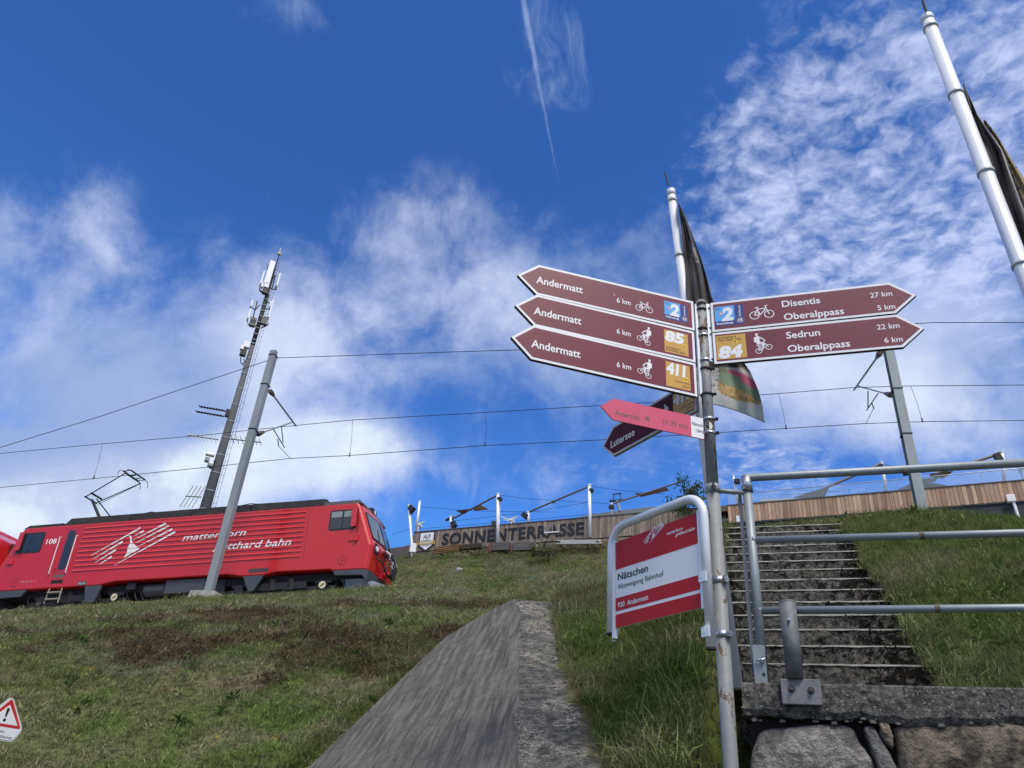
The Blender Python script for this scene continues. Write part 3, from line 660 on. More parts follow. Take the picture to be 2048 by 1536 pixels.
# cab side windows
def cabwin(x0, x1, z0, z1_, blind, hx):
    fr = MB().prism(rrect(x0, x1, z0, z1_, .09), -.012, .03).build('window', rubber, loco)
    xm = (x0+x1)/2
    for a, b_ in ((x0+.05, xm-.025), (xm+.025, x1-.05)):
        MB().prism(rrect(a, b_, z0+.05, z1_-.05, .05), -.016, -.0125).build('pane', glass, fr)
        if blind: MB().box(a+.01, b_-.01, -.0185, -.0165, z1_-.27, z1_-.06).build('blind', mat('blind', (.22, .27, .26), .4), fr)
    MB().box(xm-.02, xm+.02, -.022, -.0125, z0+.02, z1_-.02).build('mullion', rubber, fr)
    return fr
cabwin(-1.54, -.55, 1.43, 2.17, True, 0); cabwin(-13.93, -12.88, 1.40, 2.19, False, 0)
for cx, d in ((-.60, 1), (-13.83, 1)):
    mf = MB(); mf.prism(rrect(cx-.095, cx+.095, 1.50, 2.21, .05), -.10, -.075); m_ = mf.build('mirror_flap', redflap, loco)
    MB().tube([(cx+.12, -.06, 2.2), (cx+.13, -.05, 1.28)], .012, 6).bar((cx-.1, -.085, 2.11), (cx+.13, -.07, 2.09), .015, .015).bar((cx-.1, -.085, 1.62), (cx+.13, -.07, 1.6), .015, .015).build('mirror_rod', dark, m_)
MB().box(-.74, -.44, -.035, 0, 1.0, 1.22).box(-.52, -.40, -.08, 0, .98, 1.24).build('socket_box', red, loco, bevel=.01)
MB().box(-14.12, -13.86, -.05, 0, .98, 1.18).build('socket_box', red, loco, bevel=.01)
for cx, cz in ((-.89, .34), (-13.54, .29)):
    mb = MB(); ring(mb, (cx, cz), .145, .014, -.003, 28, -60, 240); seg(mb, (cx-.09, cz-.15), (cx+.09, cz-.15), .014, -.003); disk(mb, (cx, cz), .03, -.003); mb.build('filler_ring', seam, loco)
# cab door
dr = MB().prism(rrect(-12.0, -11.5, .52, 2.27, .05), -.004, .01).build('cab_door', mat('door_red', (.42, .011, .02), .3, coat=.4), loco)
MB().prism(rrect(-11.9, -11.58, .66, 2.16, .14), -.012, -.004).build('pane', glass, dr)
MB().tube([(-11.98, -.02, .66), (-11.98, -.06, .68), (-11.88, -.06, .68)], .012, 6).build('handle', darksteel, dr)
for xx in (-12.15, -11.47):
    MB().tube([(xx, 0, 1.93), (xx, -.07, 1.92), (xx, -.07, .53), (xx, 0, .52)], .016, 8).build('handrail', whitep, loco)
MB().box(-12.0, -11.54, -.004, .02, .38, .48).build('sill_plate', mat('sill', (.12, .10, .09), .6), loco)
MB().box(-12.0, -11.52, -.004, .05, .16, .29).build('step_recess', dark, loco)
MB().box(-10.87, -10.52, -.004, .02, .03, .18).build('data_plate', mat('plate_grey', (.06, .07, .075), .5), loco)
text('lettering', 'HGe 4/4', -10.84, .07, .26, .07, white, loco, -.006)
MB().box(-4.29, -3.55, -.006, .02, .11, .24).build('data_plate', mat('plate_dark', (.05, .045, .042), .5), loco)
text('lettering', '9201', -13.28, .26, .62, .07, mat('faded_pink', (.6, .25, .25), .5), loco, -.004)
# lettering and emblem (over the ribs)
text('lettering', '108', -12.74, 1.70, .43, .185, white, loco, -.004, bold=.018)
text('lettering', 'matterhorn', *z1(1600, 800), 2.46, .235, white, loco, -.020, bold=.012, shear=.25, rot=.02)
text('lettering', 'gotthard bahn', -5.80, 1.0, 2.95, .25, white, loco, -.020, bold=.012, shear=.25, rot=.0)
LOGO = [((800, 930), (1235, 685)), ((820, 960), (1080, 805)), ((1180, 760), (1265, 710)), ((840, 990), (1022, 875)), ((1168, 795), (1460, 645)), ((878, 1005), (983, 937)), ((1190, 822), (1482, 668)), ((1215, 850), (1515, 695)), ((1005, 1015), (1540, 720))]
MNT = [(1128, 740), (1160, 765), (1160, 800), (1172, 822), (1230, 868), (1090, 948), (1118, 895), (1122, 862), (1145, 815), (1142, 770)]
def emblem(conv, parent, wd, y, name='emblem', m=white):
    mb = MB()
    for a, b_ in LOGO:
        p, r_ = np.array(conv(*a)), np.array(conv(*b_)); d = (r_-p)/np.linalg.norm(r_-p); nn = np.array([-d[1], d[0]])
        mb.add([(c[0], y, c[1]) for c in (p, r_-nn*wd*.6, r_+nn*wd*.6, p+nn*wd*.25)], [(0, 1, 2, 3)])
    poly(mb, [conv(*a) for a in MNT], y-.0006); return mb.build(name, m, parent)
emblem(z1, loco, .065, -.020)
# underframe and bogies
MB().box(-14.2, -.25, .25, 2.4, -.25, .0).build('underframe', dark, loco)
MB().box(-9.3, -4.7, .6, 2.1, -.62, -.2).build('underframe', dark, loco)
mb = MB(); mb.tube([(-8.3, .38, -.2), (-7.52, .38, -.2)], .22, 18); mb.build('air_tank', mat('tank_grey', (.06, .065, .07), .5), loco)
MB().box(-7.45, -5.95, .12, .7, -.42, .06).build('equipment_box', mat('tank_grey', None), loco, bevel=.015)
wheel = []
for bi, (wa, wb_) in enumerate(((-12.34, -9.37), (-4.62, -1.57))):
    bg_ = MB().box(wa-.45, wb_+.45, .22, .34, -.62, -.42).box(wa+.6, wb_-.6, .15, .34, -.5, -.25).build('bogie_frame', darksteel, loco, bevel=.02)
    MB().tube([(wa+.7, .12, -.64), (wb_-.7, .12, -.64)], .04, 8).build('brake_rod', darksteel, bg_)
    for wx in (wa, wb_):
        w_ = MB().tube([(wx, .42, -.44), (wx, .52, -.44)], .42, 32).tube([(wx, .50, -.44), (wx, .56, -.44)], .45, 32).build('wheel', mat('wheel', (.03, .028, .028), .5, .4), loco)
        yl = wx in (-9.37, -1.57)
        MB().tube([(wx, .14, -.42), (wx, .40, -.42)], .17, 20).build('axle_box', darksteel, w_)
        mbx = MB(); disk(mbx, (wx, -.42), .125, .132, 20); mbx.build('axle_cap', mat('axle_cap', (.62, .56, .36), .5) if yl else darksteel, w_)
        if yl:
            mbx = MB(); poly(mbx, [(wx-.09, -.46), (wx+.05, -.36), (wx+.08, -.40), (wx-.05, -.48)], .128); mbx.build('axle_lettering', blackt, w_)
        MB().box(wx-.3, wx+.3, .2, .34, -.34, -.24).build('axle_yoke', darksteel, bg_)
    for sx_ in ((wa+wb_)/2-.36, (wa+wb_)/2+.34):
        pts = [(sx_+.13*math.cos(a*.5), .24+.1*math.sin(a*.5), -.12-.36*a/100) for a in range(0, 101)]
        MB().tube(pts, .02, 6).build('coil_spring', mat('spring', (.05, .048, .046), .5, .5), bg_, smooth=True)
        MB().box(sx_-.2, sx_+.2, .12, .36, -.52, -.48).build('spring_seat', darksteel, bg_)
mb = MB()
for xx in (-13.0, -10.9, -9.0, -8.7, -8.45, -5.6, -5.3, -3.0, -2.55, -.9): mb.tube([(xx, .28, -.05), (xx+.05, .25, -.35), (xx+.15, .3, -.55)], .03, 6)
mb.box(-8.95, -8.6, .1, .5, -.2, .04); mb.box(-5.6, -5.2, .2, .6, -.5, 0); mb.build('brake_gear', darksteel, loco)
lad = MB()
lad.tube([(-11.95, -.02, -.02), (-11.97, -.05, -.57)], .022, 6).tube([(-11.45, -.02, -.02), (-11.42, -.05, -.57)], .022, 6)
for zz in (-.18, -.42): lad.box(-11.95, -11.44, -.1, .03, zz-.02, zz+.02)
lad.build('ladder', mat('ladder_grey', (.30, .27, .22), .6), loco)
# front end
def FP_(y, z):  # point on the raked front
    e = np.interp(y, [q_[0] for q_ in ys_], [q_[1] for q_ in ys_]); return (.12+(z-.85)*(-.577/1.54) if z > .85 else (z/.85)*.12)+e
def fpoly(P_, off, m, name, parent, y=None):
    n = len(P_); V = [(FP_(yy, zz)+off, yy, zz) for yy, zz in P_]+[(FP_(yy, zz)+off-.03, yy, zz) for yy, zz in P_]
    return MB().add(V, [tuple(range(n)), tuple(range(2*n-1, n-1, -1))]+[(i, i+n, (i+1) % n+n, (i+1) % n) for i in range(n)]).build(name, m, parent)
for ya, yb in ((.22, 1.30), (1.36, 2.44)):
    f_ = fpoly(rrect(ya, yb, 1.13, 2.16, .10), .030, rubber, 'windscreen', loco); fpoly(rrect(ya+.06, yb-.06, 1.19, 2.10, .07), .036, mat('screen_glass', (.03, .06, .09), .05, spec=.9), 'pane', f_)
    MB().tube([(FP_(ya+.5, 1.1)+.06, ya+.5, 1.1), (FP_(ya+.7, 1.8)+.06, ya+.75, 1.75)], .012, 6).build('wiper', dark, f_)
lampm = mat('lamp_glass', (.7, .72, .72), .15)
for yy in (.42, 2.24):
    hl = fpoly(rrect(yy-.15, yy+.15, .62, 1.0, .08), .035, rubber, 'headlight', loco); fpoly(rrect(yy-.08, yy+.08, .72, .90, .07), .041, lampm, 'lens', hl)
hb_ = MB().box(-.75, -.42, 1.1, 1.56, 2.40, 2.66).build('headlight', darksteel, loco, bevel=.03)
mb = MB(); mb.tube([(-.42, 1.33, 2.53), (-.40, 1.33, 2.53)], .08, 14); mb.build('lens', lampm, hb_)
def hose(P_, r=.022, m=rubber): return MB().tube([(FP_(a, b_)+o_, a, b_) for a, b_, o_ in P_], r, 7).build('hose', m, loco, smooth=True)
hose([(.55, 1.1, .05), (.6, 1.0, .14), (.8, .85, .16), (.95, .62, .13), (.9, .42, .08)]); hose([(.9, 1.05, .05), (1.1, .95, .2), (1.2, .7, .24), (1.15, .4, .2), (1.0, .2, .14)])
hose([(1.7, 1.05, .05), (1.55, .9, .2), (1.5, .6, .26), (1.65, .35, .22), (1.8, .15, .14)]); hose([(2.1, .95, .05), (2.0, .75, .18), (1.95, .45, .22), (2.1, .2, .15)])
hose([(1.25, .85, .05), (1.45, .75, .22), (1.75, .5, .3), (1.9, .2, .25), (1.6, 0., .2)], .025); hose([(.5, .5, .05), (.8, .45, .12), (1.1, .15, .2), (1.3, .0, .3)], .03)
for a in ((1.0, .95), (1.4, .75), (1.7, .6), (1.9, .82)): hose([(a[0], a[1], .08), (a[0]+.12, a[1]-.12, .2), (a[0]+.14, a[1]-.3, .17)], .024, whitep)
MB().box(.1, .26, .85, 1.8, .80, .86).build('grab_rail', darksteel, loco)
hose([(.5, .75, .05), (.95, .78, .1), (1.0, .70, .1)], .016, redflap)
MB().box(.0, .18, 1.0, 1.65, -.05, .45).tube([(.1, 1.33, .15), (.42, 1.33, .15)], [.11, .09], 12).build('coupler', mat('coupler_red', (.45, .012, .015), .35), loco, bevel=.01)
MB().tube([(.42, 1.33, .15), (.50, 1.33, .15)], .2, 16).build('buffer', darksteel, loco)
MB().add([(-.95, .25, -.25), (-.10, .25, -.25), (.30, .6, -.85), (-.62, .25, -.85), (.25, 1.33, -.2), (.62, 1.33, -.85)], [(0, 3, 2, 1), (1, 2, 5, 4)]).build('snow_plough', mat('plough_grey', (.19, .22, .26), .5, var=.1), loco)
# pantograph
pan = MB().box(-12.1, -10.9, .85, .95, 2.84, 2.90).box(-12.1, -10.9, 1.7, 1.8, 2.84, 2.90).box(-11.8, -11.6, .85, 1.8, 2.88, 2.96).box(-11.2, -11.0, .85, 1.8, 2.88, 2.94).build('pantograph', darksteel, loco)
kn = (-12.5, 1.33, 4.0)
MB().tube([(-11.72, 1.33, 2.93), kn], [.065, .05], 10).build('lower_arm', charc, pan)
MB().tube([(-11.15, 1.33, 2.93), (-12.3, 1.33, 4.02)], .025, 8).build('control_rod', darksteel, pan)
MB().tube([(-12.55, .95, 3.99), (-12.55, 1.7, 3.99)], .03, 8).tube([(-12.3, .95, 4.12), (-12.3, 1.6, 4.12)], .04, 8).tube([(-12.55, 1.0, 3.99), (-10.9, .82, 4.80)], .022, 8).tube([(-12.55, 1.65, 3.99), (-10.9, 1.84, 4.80)], .022, 8).build('upper_arm', darksteel, pan)
MB().tube([(-12.4, 1.6, 3.9), (-10.95, 1.75, 4.68)], .01, 6).build('control_rod', darksteel, pan)
hd = MB()
for dx in (-.17, .17):
    hd.bar((-10.87+dx, .85, 4.92), (-10.87+dx, 1.81, 4.92), .05, .04)
hd.tube([(-11.04, .85, 4.92), (-10.70, .85, 4.92)], .015, 6); hd.tube([(-11.04, 1.81, 4.92), (-10.70, 1.81, 4.92)], .015, 6)
for sgn, y0 in ((-1, .85), (1, 1.81)):
    for dx in (-.17, .17): hd.tube([(-10.87+dx, y0, 4.92), (-10.87+dx, y0+sgn*.12, 4.91), (-10.87+dx, y0+sgn*.2, 4.86), (-10.87+dx, y0+sgn*.25, 4.76), (-10.87+dx, y0+sgn*.26, 4.66)], .013, 6)
hd.tube([(-10.9, .82, 4.80), (-10.9, 1.84, 4.80)], .02, 6); hd.bar((-11.04, 1.2, 4.86), (-10.7, 1.2, 4.86), .03, .03); hd.bar((-11.04, 1.5, 4.86), (-10.7, 1.5, 4.86), .03, .03)
hd.build('pan_head', darksteel, pan)
# ------------------------------------------------------------------ red coach behind
CO = P0+E1*(-15.1); coach = thing('railway_coach', 'red coach coupled behind the locomotive, cut off at the left edge', 'coach', CO, E1, E2, E3)
mb = MB(); pr = [(.45, .0), (.30, 2.05), (-.9, 2.72), (-16, 2.72), (-16, 0)]
mb.prism(pr, 0.02, 2.66).build('body', red, coach, bevel=.04)
MB().prism([(-.9, 2.73), (-1.1, 2.9), (-16, 2.9), (-16, 2.73)], .3, 2.3).build('roof', mat('coach_roof', (.40, .02, .03), .5), coach)
cw = MB().prism([(-.32, .75), (.02, 1.95), (-.62, 1.95), (-1.05, .75)], .0, .05).build('window', mat('seal_grey', (.42, .42, .42), .5), coach)
MB().prism([(-.40, .85), (-.08, 1.85), (-.55, 1.85), (-.93, .85)], -.01, -.001).build('pane', glass, cw)
MB().prism(rrect(-3.5, -1.3, 1.2, 2.2, .08), -.01, .05).build('window', glass, coach)
MB().box(-15.9, -.3, .25, 2.4, -.5, 0).build('underframe', dark, coach)
for wx in (-2., -4.): MB().tube([(wx, .4, -.44), (wx, .5, -.44)], .42, 24).build('wheel', mat('wheel', None), coach)
MB().tube([(.3, 1.3, .1), (.65, 1.3, .1)], .12, 10).box(.35, .55, .5, 2.1, .3, 2.0).build('gangway', rubber, coach)

# ------------------------------------------------------------------ catenary
POFF = -1.79; NN = np.array([ST, CT, 0.]); TT = np.array([CT, -ST, 0.])
def pole_pos(px, py):
    p = at_plane(px, py, P0+NN*POFF, NN); return p
def catenary_pole(label, base, ztop, wdt, zb, bands, plinth=None, sgn=1, hsec=False):
    g = thing('catenary_pole', label, 'catenary pole', (base[0], base[1], zb), TT, NN, (0, 0, 1), 'catenary poles beside the track')
    H = ztop-zb
    if hsec: MB().box(-wdt/2, wdt/2, -.13, -.114, 0, H).box(-wdt/2, wdt/2, .124, .14, 0, H).box(.02, .03, -.113, .123, 0, H).build('mast', galv2, g)
    else: MB().box(-wdt/2, wdt/2, -.13, .05, 0, H).box(-wdt/2+.02, wdt/2-.02, .053, .14, 0, H-.22).build('mast', galv2, g, bevel=.012)
    for zz in bands:
        MB().box(-wdt/2-.012, wdt/2+.012, -.142, .152, zz-zb-.02, zz-zb+.02).build('band', darksteel, g)
    if plinth:
        MB().add([(-.42, -.34, 0), (.42, -.34, 0), (.42, .34, 0), (-.42, .34, 0), (-.58, -.5, -.9), (.58, -.5, -.9), (.58, .5, -.9), (-.58, .5, -.9)], [(0, 1, 2, 3), (0, 4, 5, 1), (1, 5, 6, 2), (2, 6, 7, 3), (3, 7, 4, 0)]).build('plinth', conc, g)
        MB().box(-.28, .28, -.24, .24, .003, .04).build('foot_plate', galv2, g)
    return g
pL = pole_pos(549, 703); pLb = pole_pos(416, 1187)
gL = catenary_pole('left catenary pole, tall grey steel mast standing in front of the red locomotive', pL, pL[2], .24, pLb[2], [pole_pos(545, 712)[2], pole_pos(538, 770)[2], pole_pos(506, 860)[2]], True)
pR = pole_pos(1778, 705); pRz = pole_pos(1778, 655)[2]; bR = float(T(pR[0], pR[1]))
gR = catenary_pole('right catenary pole, grey mast rising behind the railing and the grass crest', pR, pRz, .26, bR-.1, [pole_pos(1795, 780)[2], pole_pos(1812, 870)[2]], hsec=True)
def cantilever(g, pos, px_a, px_b, px_c, px_d, drop, steady):
    """two struts from the mast meeting above the track, dropper tubes and steady arm; all in the plane across the track"""
    loc = np.array(g.matrix_world.translation) if False else np.array(g.location)
    def L(px, py):
        p = at_plane(px, py, (pos[0], pos[1], 0), TT)-np.array(g.matrix_world.translation); return (0., float(p.dot(NN)), float(p[2]))
    bpy.context.view_layer.update()
    a, b_, c_, d_ = L(*px_a), L(*px_b), L(*px_c), L(*px_d)
    arm = MB().tube([a, b_], .032, 8).tube([c_, d_], .028, 8).build('cantilever_arm', galv2, g, smooth=True)
    def along(p, q_, f): return tuple(p[i]+(q_[i]-p[i])*f for i in range(3))
    MB().tube([along(a, b_, -.02), along(a, b_, .03), along(a, b_, .12)], [.085, .10, .05], 10).build('insulator', insul, arm, smooth=True)
    MB().tube([along(c_, d_, -.02), along(c_, d_, .03), along(c_, d_, .16)], [.085, .10, .05], 10).build('insulator', insul, arm, smooth=True)
    mb = MB()
    for P_ in drop: mb.tube([L(*q_) for q_ in P_], .02, 6)
    mb.build('registration_arm', darksteel, arm)
    mb = MB(); mb.tube([L(*q_) for q_ in steady], .011, 6); mb.build('steady_arm', galv, arm)
cantilever(gL, pL, (541, 783), (592, 852), (516, 868), (583, 845), [((546, 857), (569, 895)), ((563, 853), (566, 885)), ((556, 878), (557, 893))], ((558, 893), (580, 916)))
cantilever(gR, pR, (1760, 706), (1708, 780), (1782, 790), (1716, 772), [((1756, 787), (1733, 821)), ((1736, 782), (1736, 815)), ((1744, 807), (1748, 818))], ((1746, 819), (1732, 847)))
def tcp(px, py): return at_plane(px, py, P0+NN*1.33, NN)
def catmull(P_, n=6):
    P_ = [np.array(p) for p in P_]; P_ = [2*P_[0]-P_[1]]+P_+[2*P_[-1]-P_[-2]]; R_ = []
    for i in range(1, len(P_)-2):
        for j in range(n):
            t = j/n; a, b_, c_, d = P_[i-1:i+3]; R_.append(.5*((2*b_)+(-a+c_)*t+(2*a-5*b_+4*c_-d)*t*t+(-a+3*b_-3*c_+d)*t**3))
    R_.append(P_[-2]); return R_
ol = thing('overhead_line', 'thin contact wire and carrier wire with droppers above the track', 'overhead wires')
cw_ = [tcp(*p) for p in ((0, 975), (190, 957), (400, 936), (580, 917), (700, 911), (970, 891), (1200, 880), (1570, 857), (1732, 847), (1860, 843), (2048, 841))]
mw_ = [tcp(*p) for p in ((0, 907), (200, 888), (400, 871), (590, 851), (705, 840), (970, 825), (1300, 805), (1560, 787), (1708, 775), (1820, 772), (2048, 770))]
WR = .013
cw_ = [cw_[0]+(cw_[0]-cw_[1])*2]+cw_+[cw_[-1]+(cw_[-1]-cw_[-2])*2]; mw_ = [mw_[0]+(mw_[0]-mw_[1])*2]+mw_+[mw_[-1]+(mw_[-1]-mw_[-2])*2]
MB().tube(cw_, WR, 5).build('contact_wire', wirem, ol); MB().tube(mw_, WR, 5).build('carrier_wire', wirem, ol)
for a, b_ in (((205, 888), (187, 957)), ((705, 840), (699, 912)), ((972, 825), (970, 891)), ((1557, 787), (1572, 857)), ((1821, 772), (1845, 843))):
    A, B = tcp(*a), tcp(*b_)
    dr_ = MB().tube([A, (A+B)/2+np.array([.03, 0, 0]), B], .007, 5).build('dropper', wirem, ol); MB().tube([B-np.array([0, 0, .03]), B+np.array([0, 0, .13])], .022, 6).build('clip', wirem, dr_)
fe = thing('feeder_wire', 'single feeder wire running between the tops of the two catenary poles', 'overhead wires')
def fpp(px, py): return at_plane(px, py, P0+NN*POFF, NN)
A = fpp(0, 895); fpts = [A+(A-fpp(540, 722))*.6, A, fpp(200, 833), fpp(400, 766), fpp(545, 718)]
MB().tube(fpts, WR, 5).build('wire', wirem, fe)
MB().tube([fpp(553, 716), fpp(700, 711), fpp(900, 704), fpp(1030, 700), fpp(1300, 686), fpp(1600, 664), fpp(1778, 650)], WR, 5).build('wire', wirem, fe)
MB().tube([fpp(1778, 650), fpp(1870, 645), fpp(2048, 645), fpp(2400, 648)], WR, 5).build('wire', wirem, fe)

# ------------------------------------------------------------------ telecom mast (46 m away)
MD = 46.; mdir = at_d(485, 760, MD); az_m = math.atan2(mdir[0], mdir[1]); MX = np.array([math.cos(az_m), -math.sin(az_m), 0]); MY = np.array([math.sin(az_m), math.cos(az_m), 0])
mbase = np.array([mdir[0], mdir[1], 10.])
mast = thing('telecom_mast', 'tall slender telecom mast with white panel antennas and aerials behind the locomotive', 'telecom mast', mbase, MX, MY, (0, 0, 1))
def ml(px, py, off=0.):
    p = at_plane(px, py, mbase+MY*off, MY)-mbase; return (float(p.dot(MX)), off, float(p[2]))
def m3(a, b_, off=0.): return ml(360+a/2.793, 480+b_/2.793, off)     # from the 2.79x crop
def m5(a, b_, off=0.): return ml(470+a/6.145, 490+b_/6.145, off)     # from the 6.15x crop
zt_ = m5(375, 600)[2]; mc = mat('mast_concrete', (.075, .082, .088), .85, var=.3, vscale=.7, stretch=(1, 1, .6)); mdk = mat('mast_dark', (.022, .022, .022), .8, var=.3)
zlo = m3(400, 590)[2]
MB().tube([(0, 0, 0), (0, 0, zlo)], [.40, .145], 20).build('shaft', mc, mast, smooth=True)
MB().tube([(0, 0, zlo), (0, 0, zt_)], [.145, .14], 16).build('shaft', mdk, mast, smooth=True)
MB().tube([(0, 0, zt_), (0, 0, m5(470, 290)[2])], [.09, .08], 8).build('shaft', mdk, mast)
MB().tube([(0, 0, m5(470, 290)[2]), (0, 0, m5(515, 100)[2])], [.05, .03], 8).build('tip_pole', mdk, mast)
MB().tube([(0, 0, m5(515, 110)[2]), (0, 0, m5(517, 85)[2])], .13, 8).build('beacon', mat('beacon', (.55, .45, .25), .5), mast)
MB().tube([(0, 0, m5(517, 85)[2]), (0, 0, m5(540, 30)[2])], .02, 6).build('lightning_rod', whitep, mast)
mb = MB()
for i in range(14): zz = 3+i*1.15; mb.tube([(0, 0, zz), (0, 0, zz+.07)], (.40-.255*zz/zlo)+.014, 20)
mb.build('shaft_ring', galv, mast)
mb = MB()
for i in range(9): zz = zlo+.4+i*(zt_-zlo)/9; mb.box(-.2, .2, -.18, -.15, zz, zz+.04)
mb.build('climbing_bracket', galv, mast)
lad = MB(); zT = m5(470, 300)[2]
for xx in (.42, .58): lad.tube([(xx, -.05, 2), (xx-.24, -.05, zT)], .011, 5)
for i in range(int((zT-2)/.45)): f = i*.45; lad.bar((.42-.24*f/zT, -.05, 2+f), (.58-.24*f/zT, -.05, 2+f), .012, .012)
lad.build('ladder', darksteel, mast)
def panel(c_, w, d, h, m, name='panel_antenna', off=0.):
    x, _, z = c_; o_ = MB().box(x-w/2, x+w/2, off-d/2, off+d/2, z-h/2, z+h/2).build(name, m, mast, bevel=.04); return o_
def spanel(cen, ht, off=-.1, w=.10):
    zc_ = cen[2]; p = MB().box(cen[0]-w/2, cen[0]+w/2, off-.06, off+.06, zc_-ht/2, zc_+ht/2).build('panel_antenna', whitep, mast, bevel=.015)
    MB().box(cen[0]-w/2+.01, cen[0]+w/2-.01, off-.08, off+.08, zc_-ht/2-.2, zc_-ht/2).build('cable_box', blackp, p)
    return p
def hgt(a, b_): return abs(m5(*a)[2]-m5(*b_)[2])
spanel(m5(335, 410), hgt((345, 330), (325, 490)), w=.11); spanel(m5(530, 435), hgt((540, 355), (520, 515)), w=.11)
pw = m5(416, 378); MB().box(pw[0]-.19, pw[0]+.19, -.45, -.32, pw[2]-1.0, pw[2]+1.0).build('panel_antenna', whitep, mast, bevel=.03)
spanel(m5(205, 725), hgt((205, 680), (203, 760)), w=.11); spanel(m5(176, 840), hgt((190, 765), (160, 905)), w=.11)
spanel(m5(432, 735), hgt((436, 700), (428, 770)), w=.10); spanel(m5(435, 810), hgt((460, 700), (412, 920)), off=-.3, w=.10)
for cc, w, h in ((m5(380, 530), .30, .42), (m5(325, 530), .14, .34), (m5(135, 1258), .40, .42), (m5(80, 1290), .2, .32)):
    MB().box(cc[0]-w/2, cc[0]+w/2, -.45, -.15, cc[2]-h/2, cc[2]+h/2).build('radio_unit', whitep, mast, bevel=.02)
for cc in (m5(95, 1345), m5(215, 960), m5(350, 965), m5(365, 590), m5(210, 985)):
    MB().box(cc[0]-.19, cc[0]+.19, -.40, -.1, cc[2]-.24, cc[2]+.24).build('radio_unit', blackp if cc[2] < m5(0, 1200)[2] or cc[2] > zt_ else mat('unit_grey', (.12, .12, .12), .6), mast, bevel=.02)
mb = MB()
def br(a, b_): mb.tube([m5(*a, off=-.15), m5(*b_, off=-.05)], .038, 5)
for a, b_ in (((205, 765), (245, 800)), ((245, 800), (300, 740)), ((275, 690), (220, 900)), ((190, 885), (255, 910)), ((390, 705), (440, 715)), ((380, 785), (430, 790)), ((330, 880), (400, 890)), ((455, 390), (500, 370)), ((490, 380), (455, 540)), ((440, 540), (510, 550)), ((405, 260), (455, 290)), ((395, 300), (410, 235)), ((300, 550), (350, 590)), ((180, 990), (260, 990)), ((320, 1020), (405, 975))): br(a, b_)
for i in range(6): zz = m5(480, 290-i*28)[2]; mb.tube([(0, 0, zz), (.22, 0, zz)], .015, 5)
mb.build('antenna_bracket', darksteel, mast)
mb = MB()
for P_ in ([(150, 925), (165, 980), (195, 1010)], [(405, 945), (400, 985), (325, 1020)], [(310, 500), (300, 560), (340, 590)], [(75, 1360), (70, 1440), (110, 1480)], [(100, 1400), (120, 1430), (90, 1470)], [(515, 540), (470, 550), (440, 520)]): mb.tube(catmull([m5(*p, off=-.2) for p in P_], 5), .03, 5)
mb.build('cable', rubber, mast)
# Yagi aerials
def yagi(a, b_, n, el, off, tilt=(0, 0, 1), m=darksteel, taper=0):
    A = np.array(m3(*a, off=off)); B = np.array(m3(*b_, off=off)); mb = MB().tube([A, B], .048, 6); t_ = np.array(tilt, float); t_ /= np.linalg.norm(t_)
    for i in range(n):
        p = A+(B-A)*(i+.3)/n; l = el*(1-taper*(1-i/n)); mb.tube([p-t_*l/2, p+t_*l/2], .026, 5)
    return mb.build('yagi_aerial', m, mast)
yagi((108, 930), (255, 955), 9, .75, -.6, (.25, 1, .3)); yagi((90, 958), (245, 985), 9, .75, -.6, (.25, 1, .3))
yagi((38, 1088), (215, 1115), 8, .7, -.4, (-.2, .4, 1), galv, .4); yagi((455, 1130), (275, 1110), 7, .8, .3, (-.5, .5, 1), galv, .3); yagi((30, 1430), (120, 1435), 4, 1.5, -.2, (.25, .1, 1), galv)
MB().box(*sorted((m3(275, 0)[0]-.2, m3(275, 0)[0]+.2)), -.3, .1, 0, .1) if False else None
cc = m3(255, 965); MB().box(-.42, -.22, -.2, .1, cc[2]-.25, cc[2]+.2).build('aerial_mount', darksteel, mast)
for (a, w, h, m_) in (((165, 1212), .5, .15, whitep), ((148, 1240), .26, .26, galv), ((165, 1272), .3, .2, galv)):
    cc = m3(*a); MB().box(cc[0]-w/2, cc[0]+w/2, -.55, -.2, cc[2]-h/2, cc[2]+h/2).build('camera_unit', m_, mast, bevel=.03)
MB().tube([m3(190, 1235, -.3), (0, 0, m3(190, 1235)[2])], .04, 6).tube([m3(165, 1275, -.3), (0, 0, m3(190, 1270)[2])], .04, 6).build('camera_bracket', darksteel, mast)

# ------------------------------------------------------------------ terrace (weathered left part, fresh right part)
T3v = np.array([T3[0], T3[1], 0]); N3v = np.array([N3[0], N3[1], 0]); ZT = 14.5
def wl_(px, py, off=0.):
    """local (x, z) on the terrace front plane"""
    o_ = N3v*(WALL_B+off); p = at_plane(px, py, o_, N3v); return float(p.dot(T3v)), float(p[2]-ZT)
def w4(a, b_, off=0.): return wl_(800+a/4.655, 900+b_/4.655, off)
def w1(a, b_, off=0.): return wl_(1400+a/3.16, 880+b_/3.16, off)
TO = N3v*WALL_B+np.array([0, 0, ZT])
woodm = []
for i, c_ in enumerate([(.25, .195, .15), (.21, .165, .13), (.285, .23, .175), (.17, .135, .11)]):
    woodm.append(mat(f'weathered_wood_{"abcd"[i]}', c_, .85, var=.35, vscale=3., stretch=(3, 3, .5), bump=.3, bscale=30))
freshm = []
for i, c_ in enumerate([(.42, .27, .17), (.33, .20, .125), (.50, .34, .22), (.38, .25, .17), (.27, .165, .105)]):
    freshm.append(mat(f'larch_wood_{"abcde"[i]}', c_, .75, var=.3, vscale=3., stretch=(3, 3, .45), col2=(.10, .075, .06), c2amt=(.62, .78), c2scale=1.6))
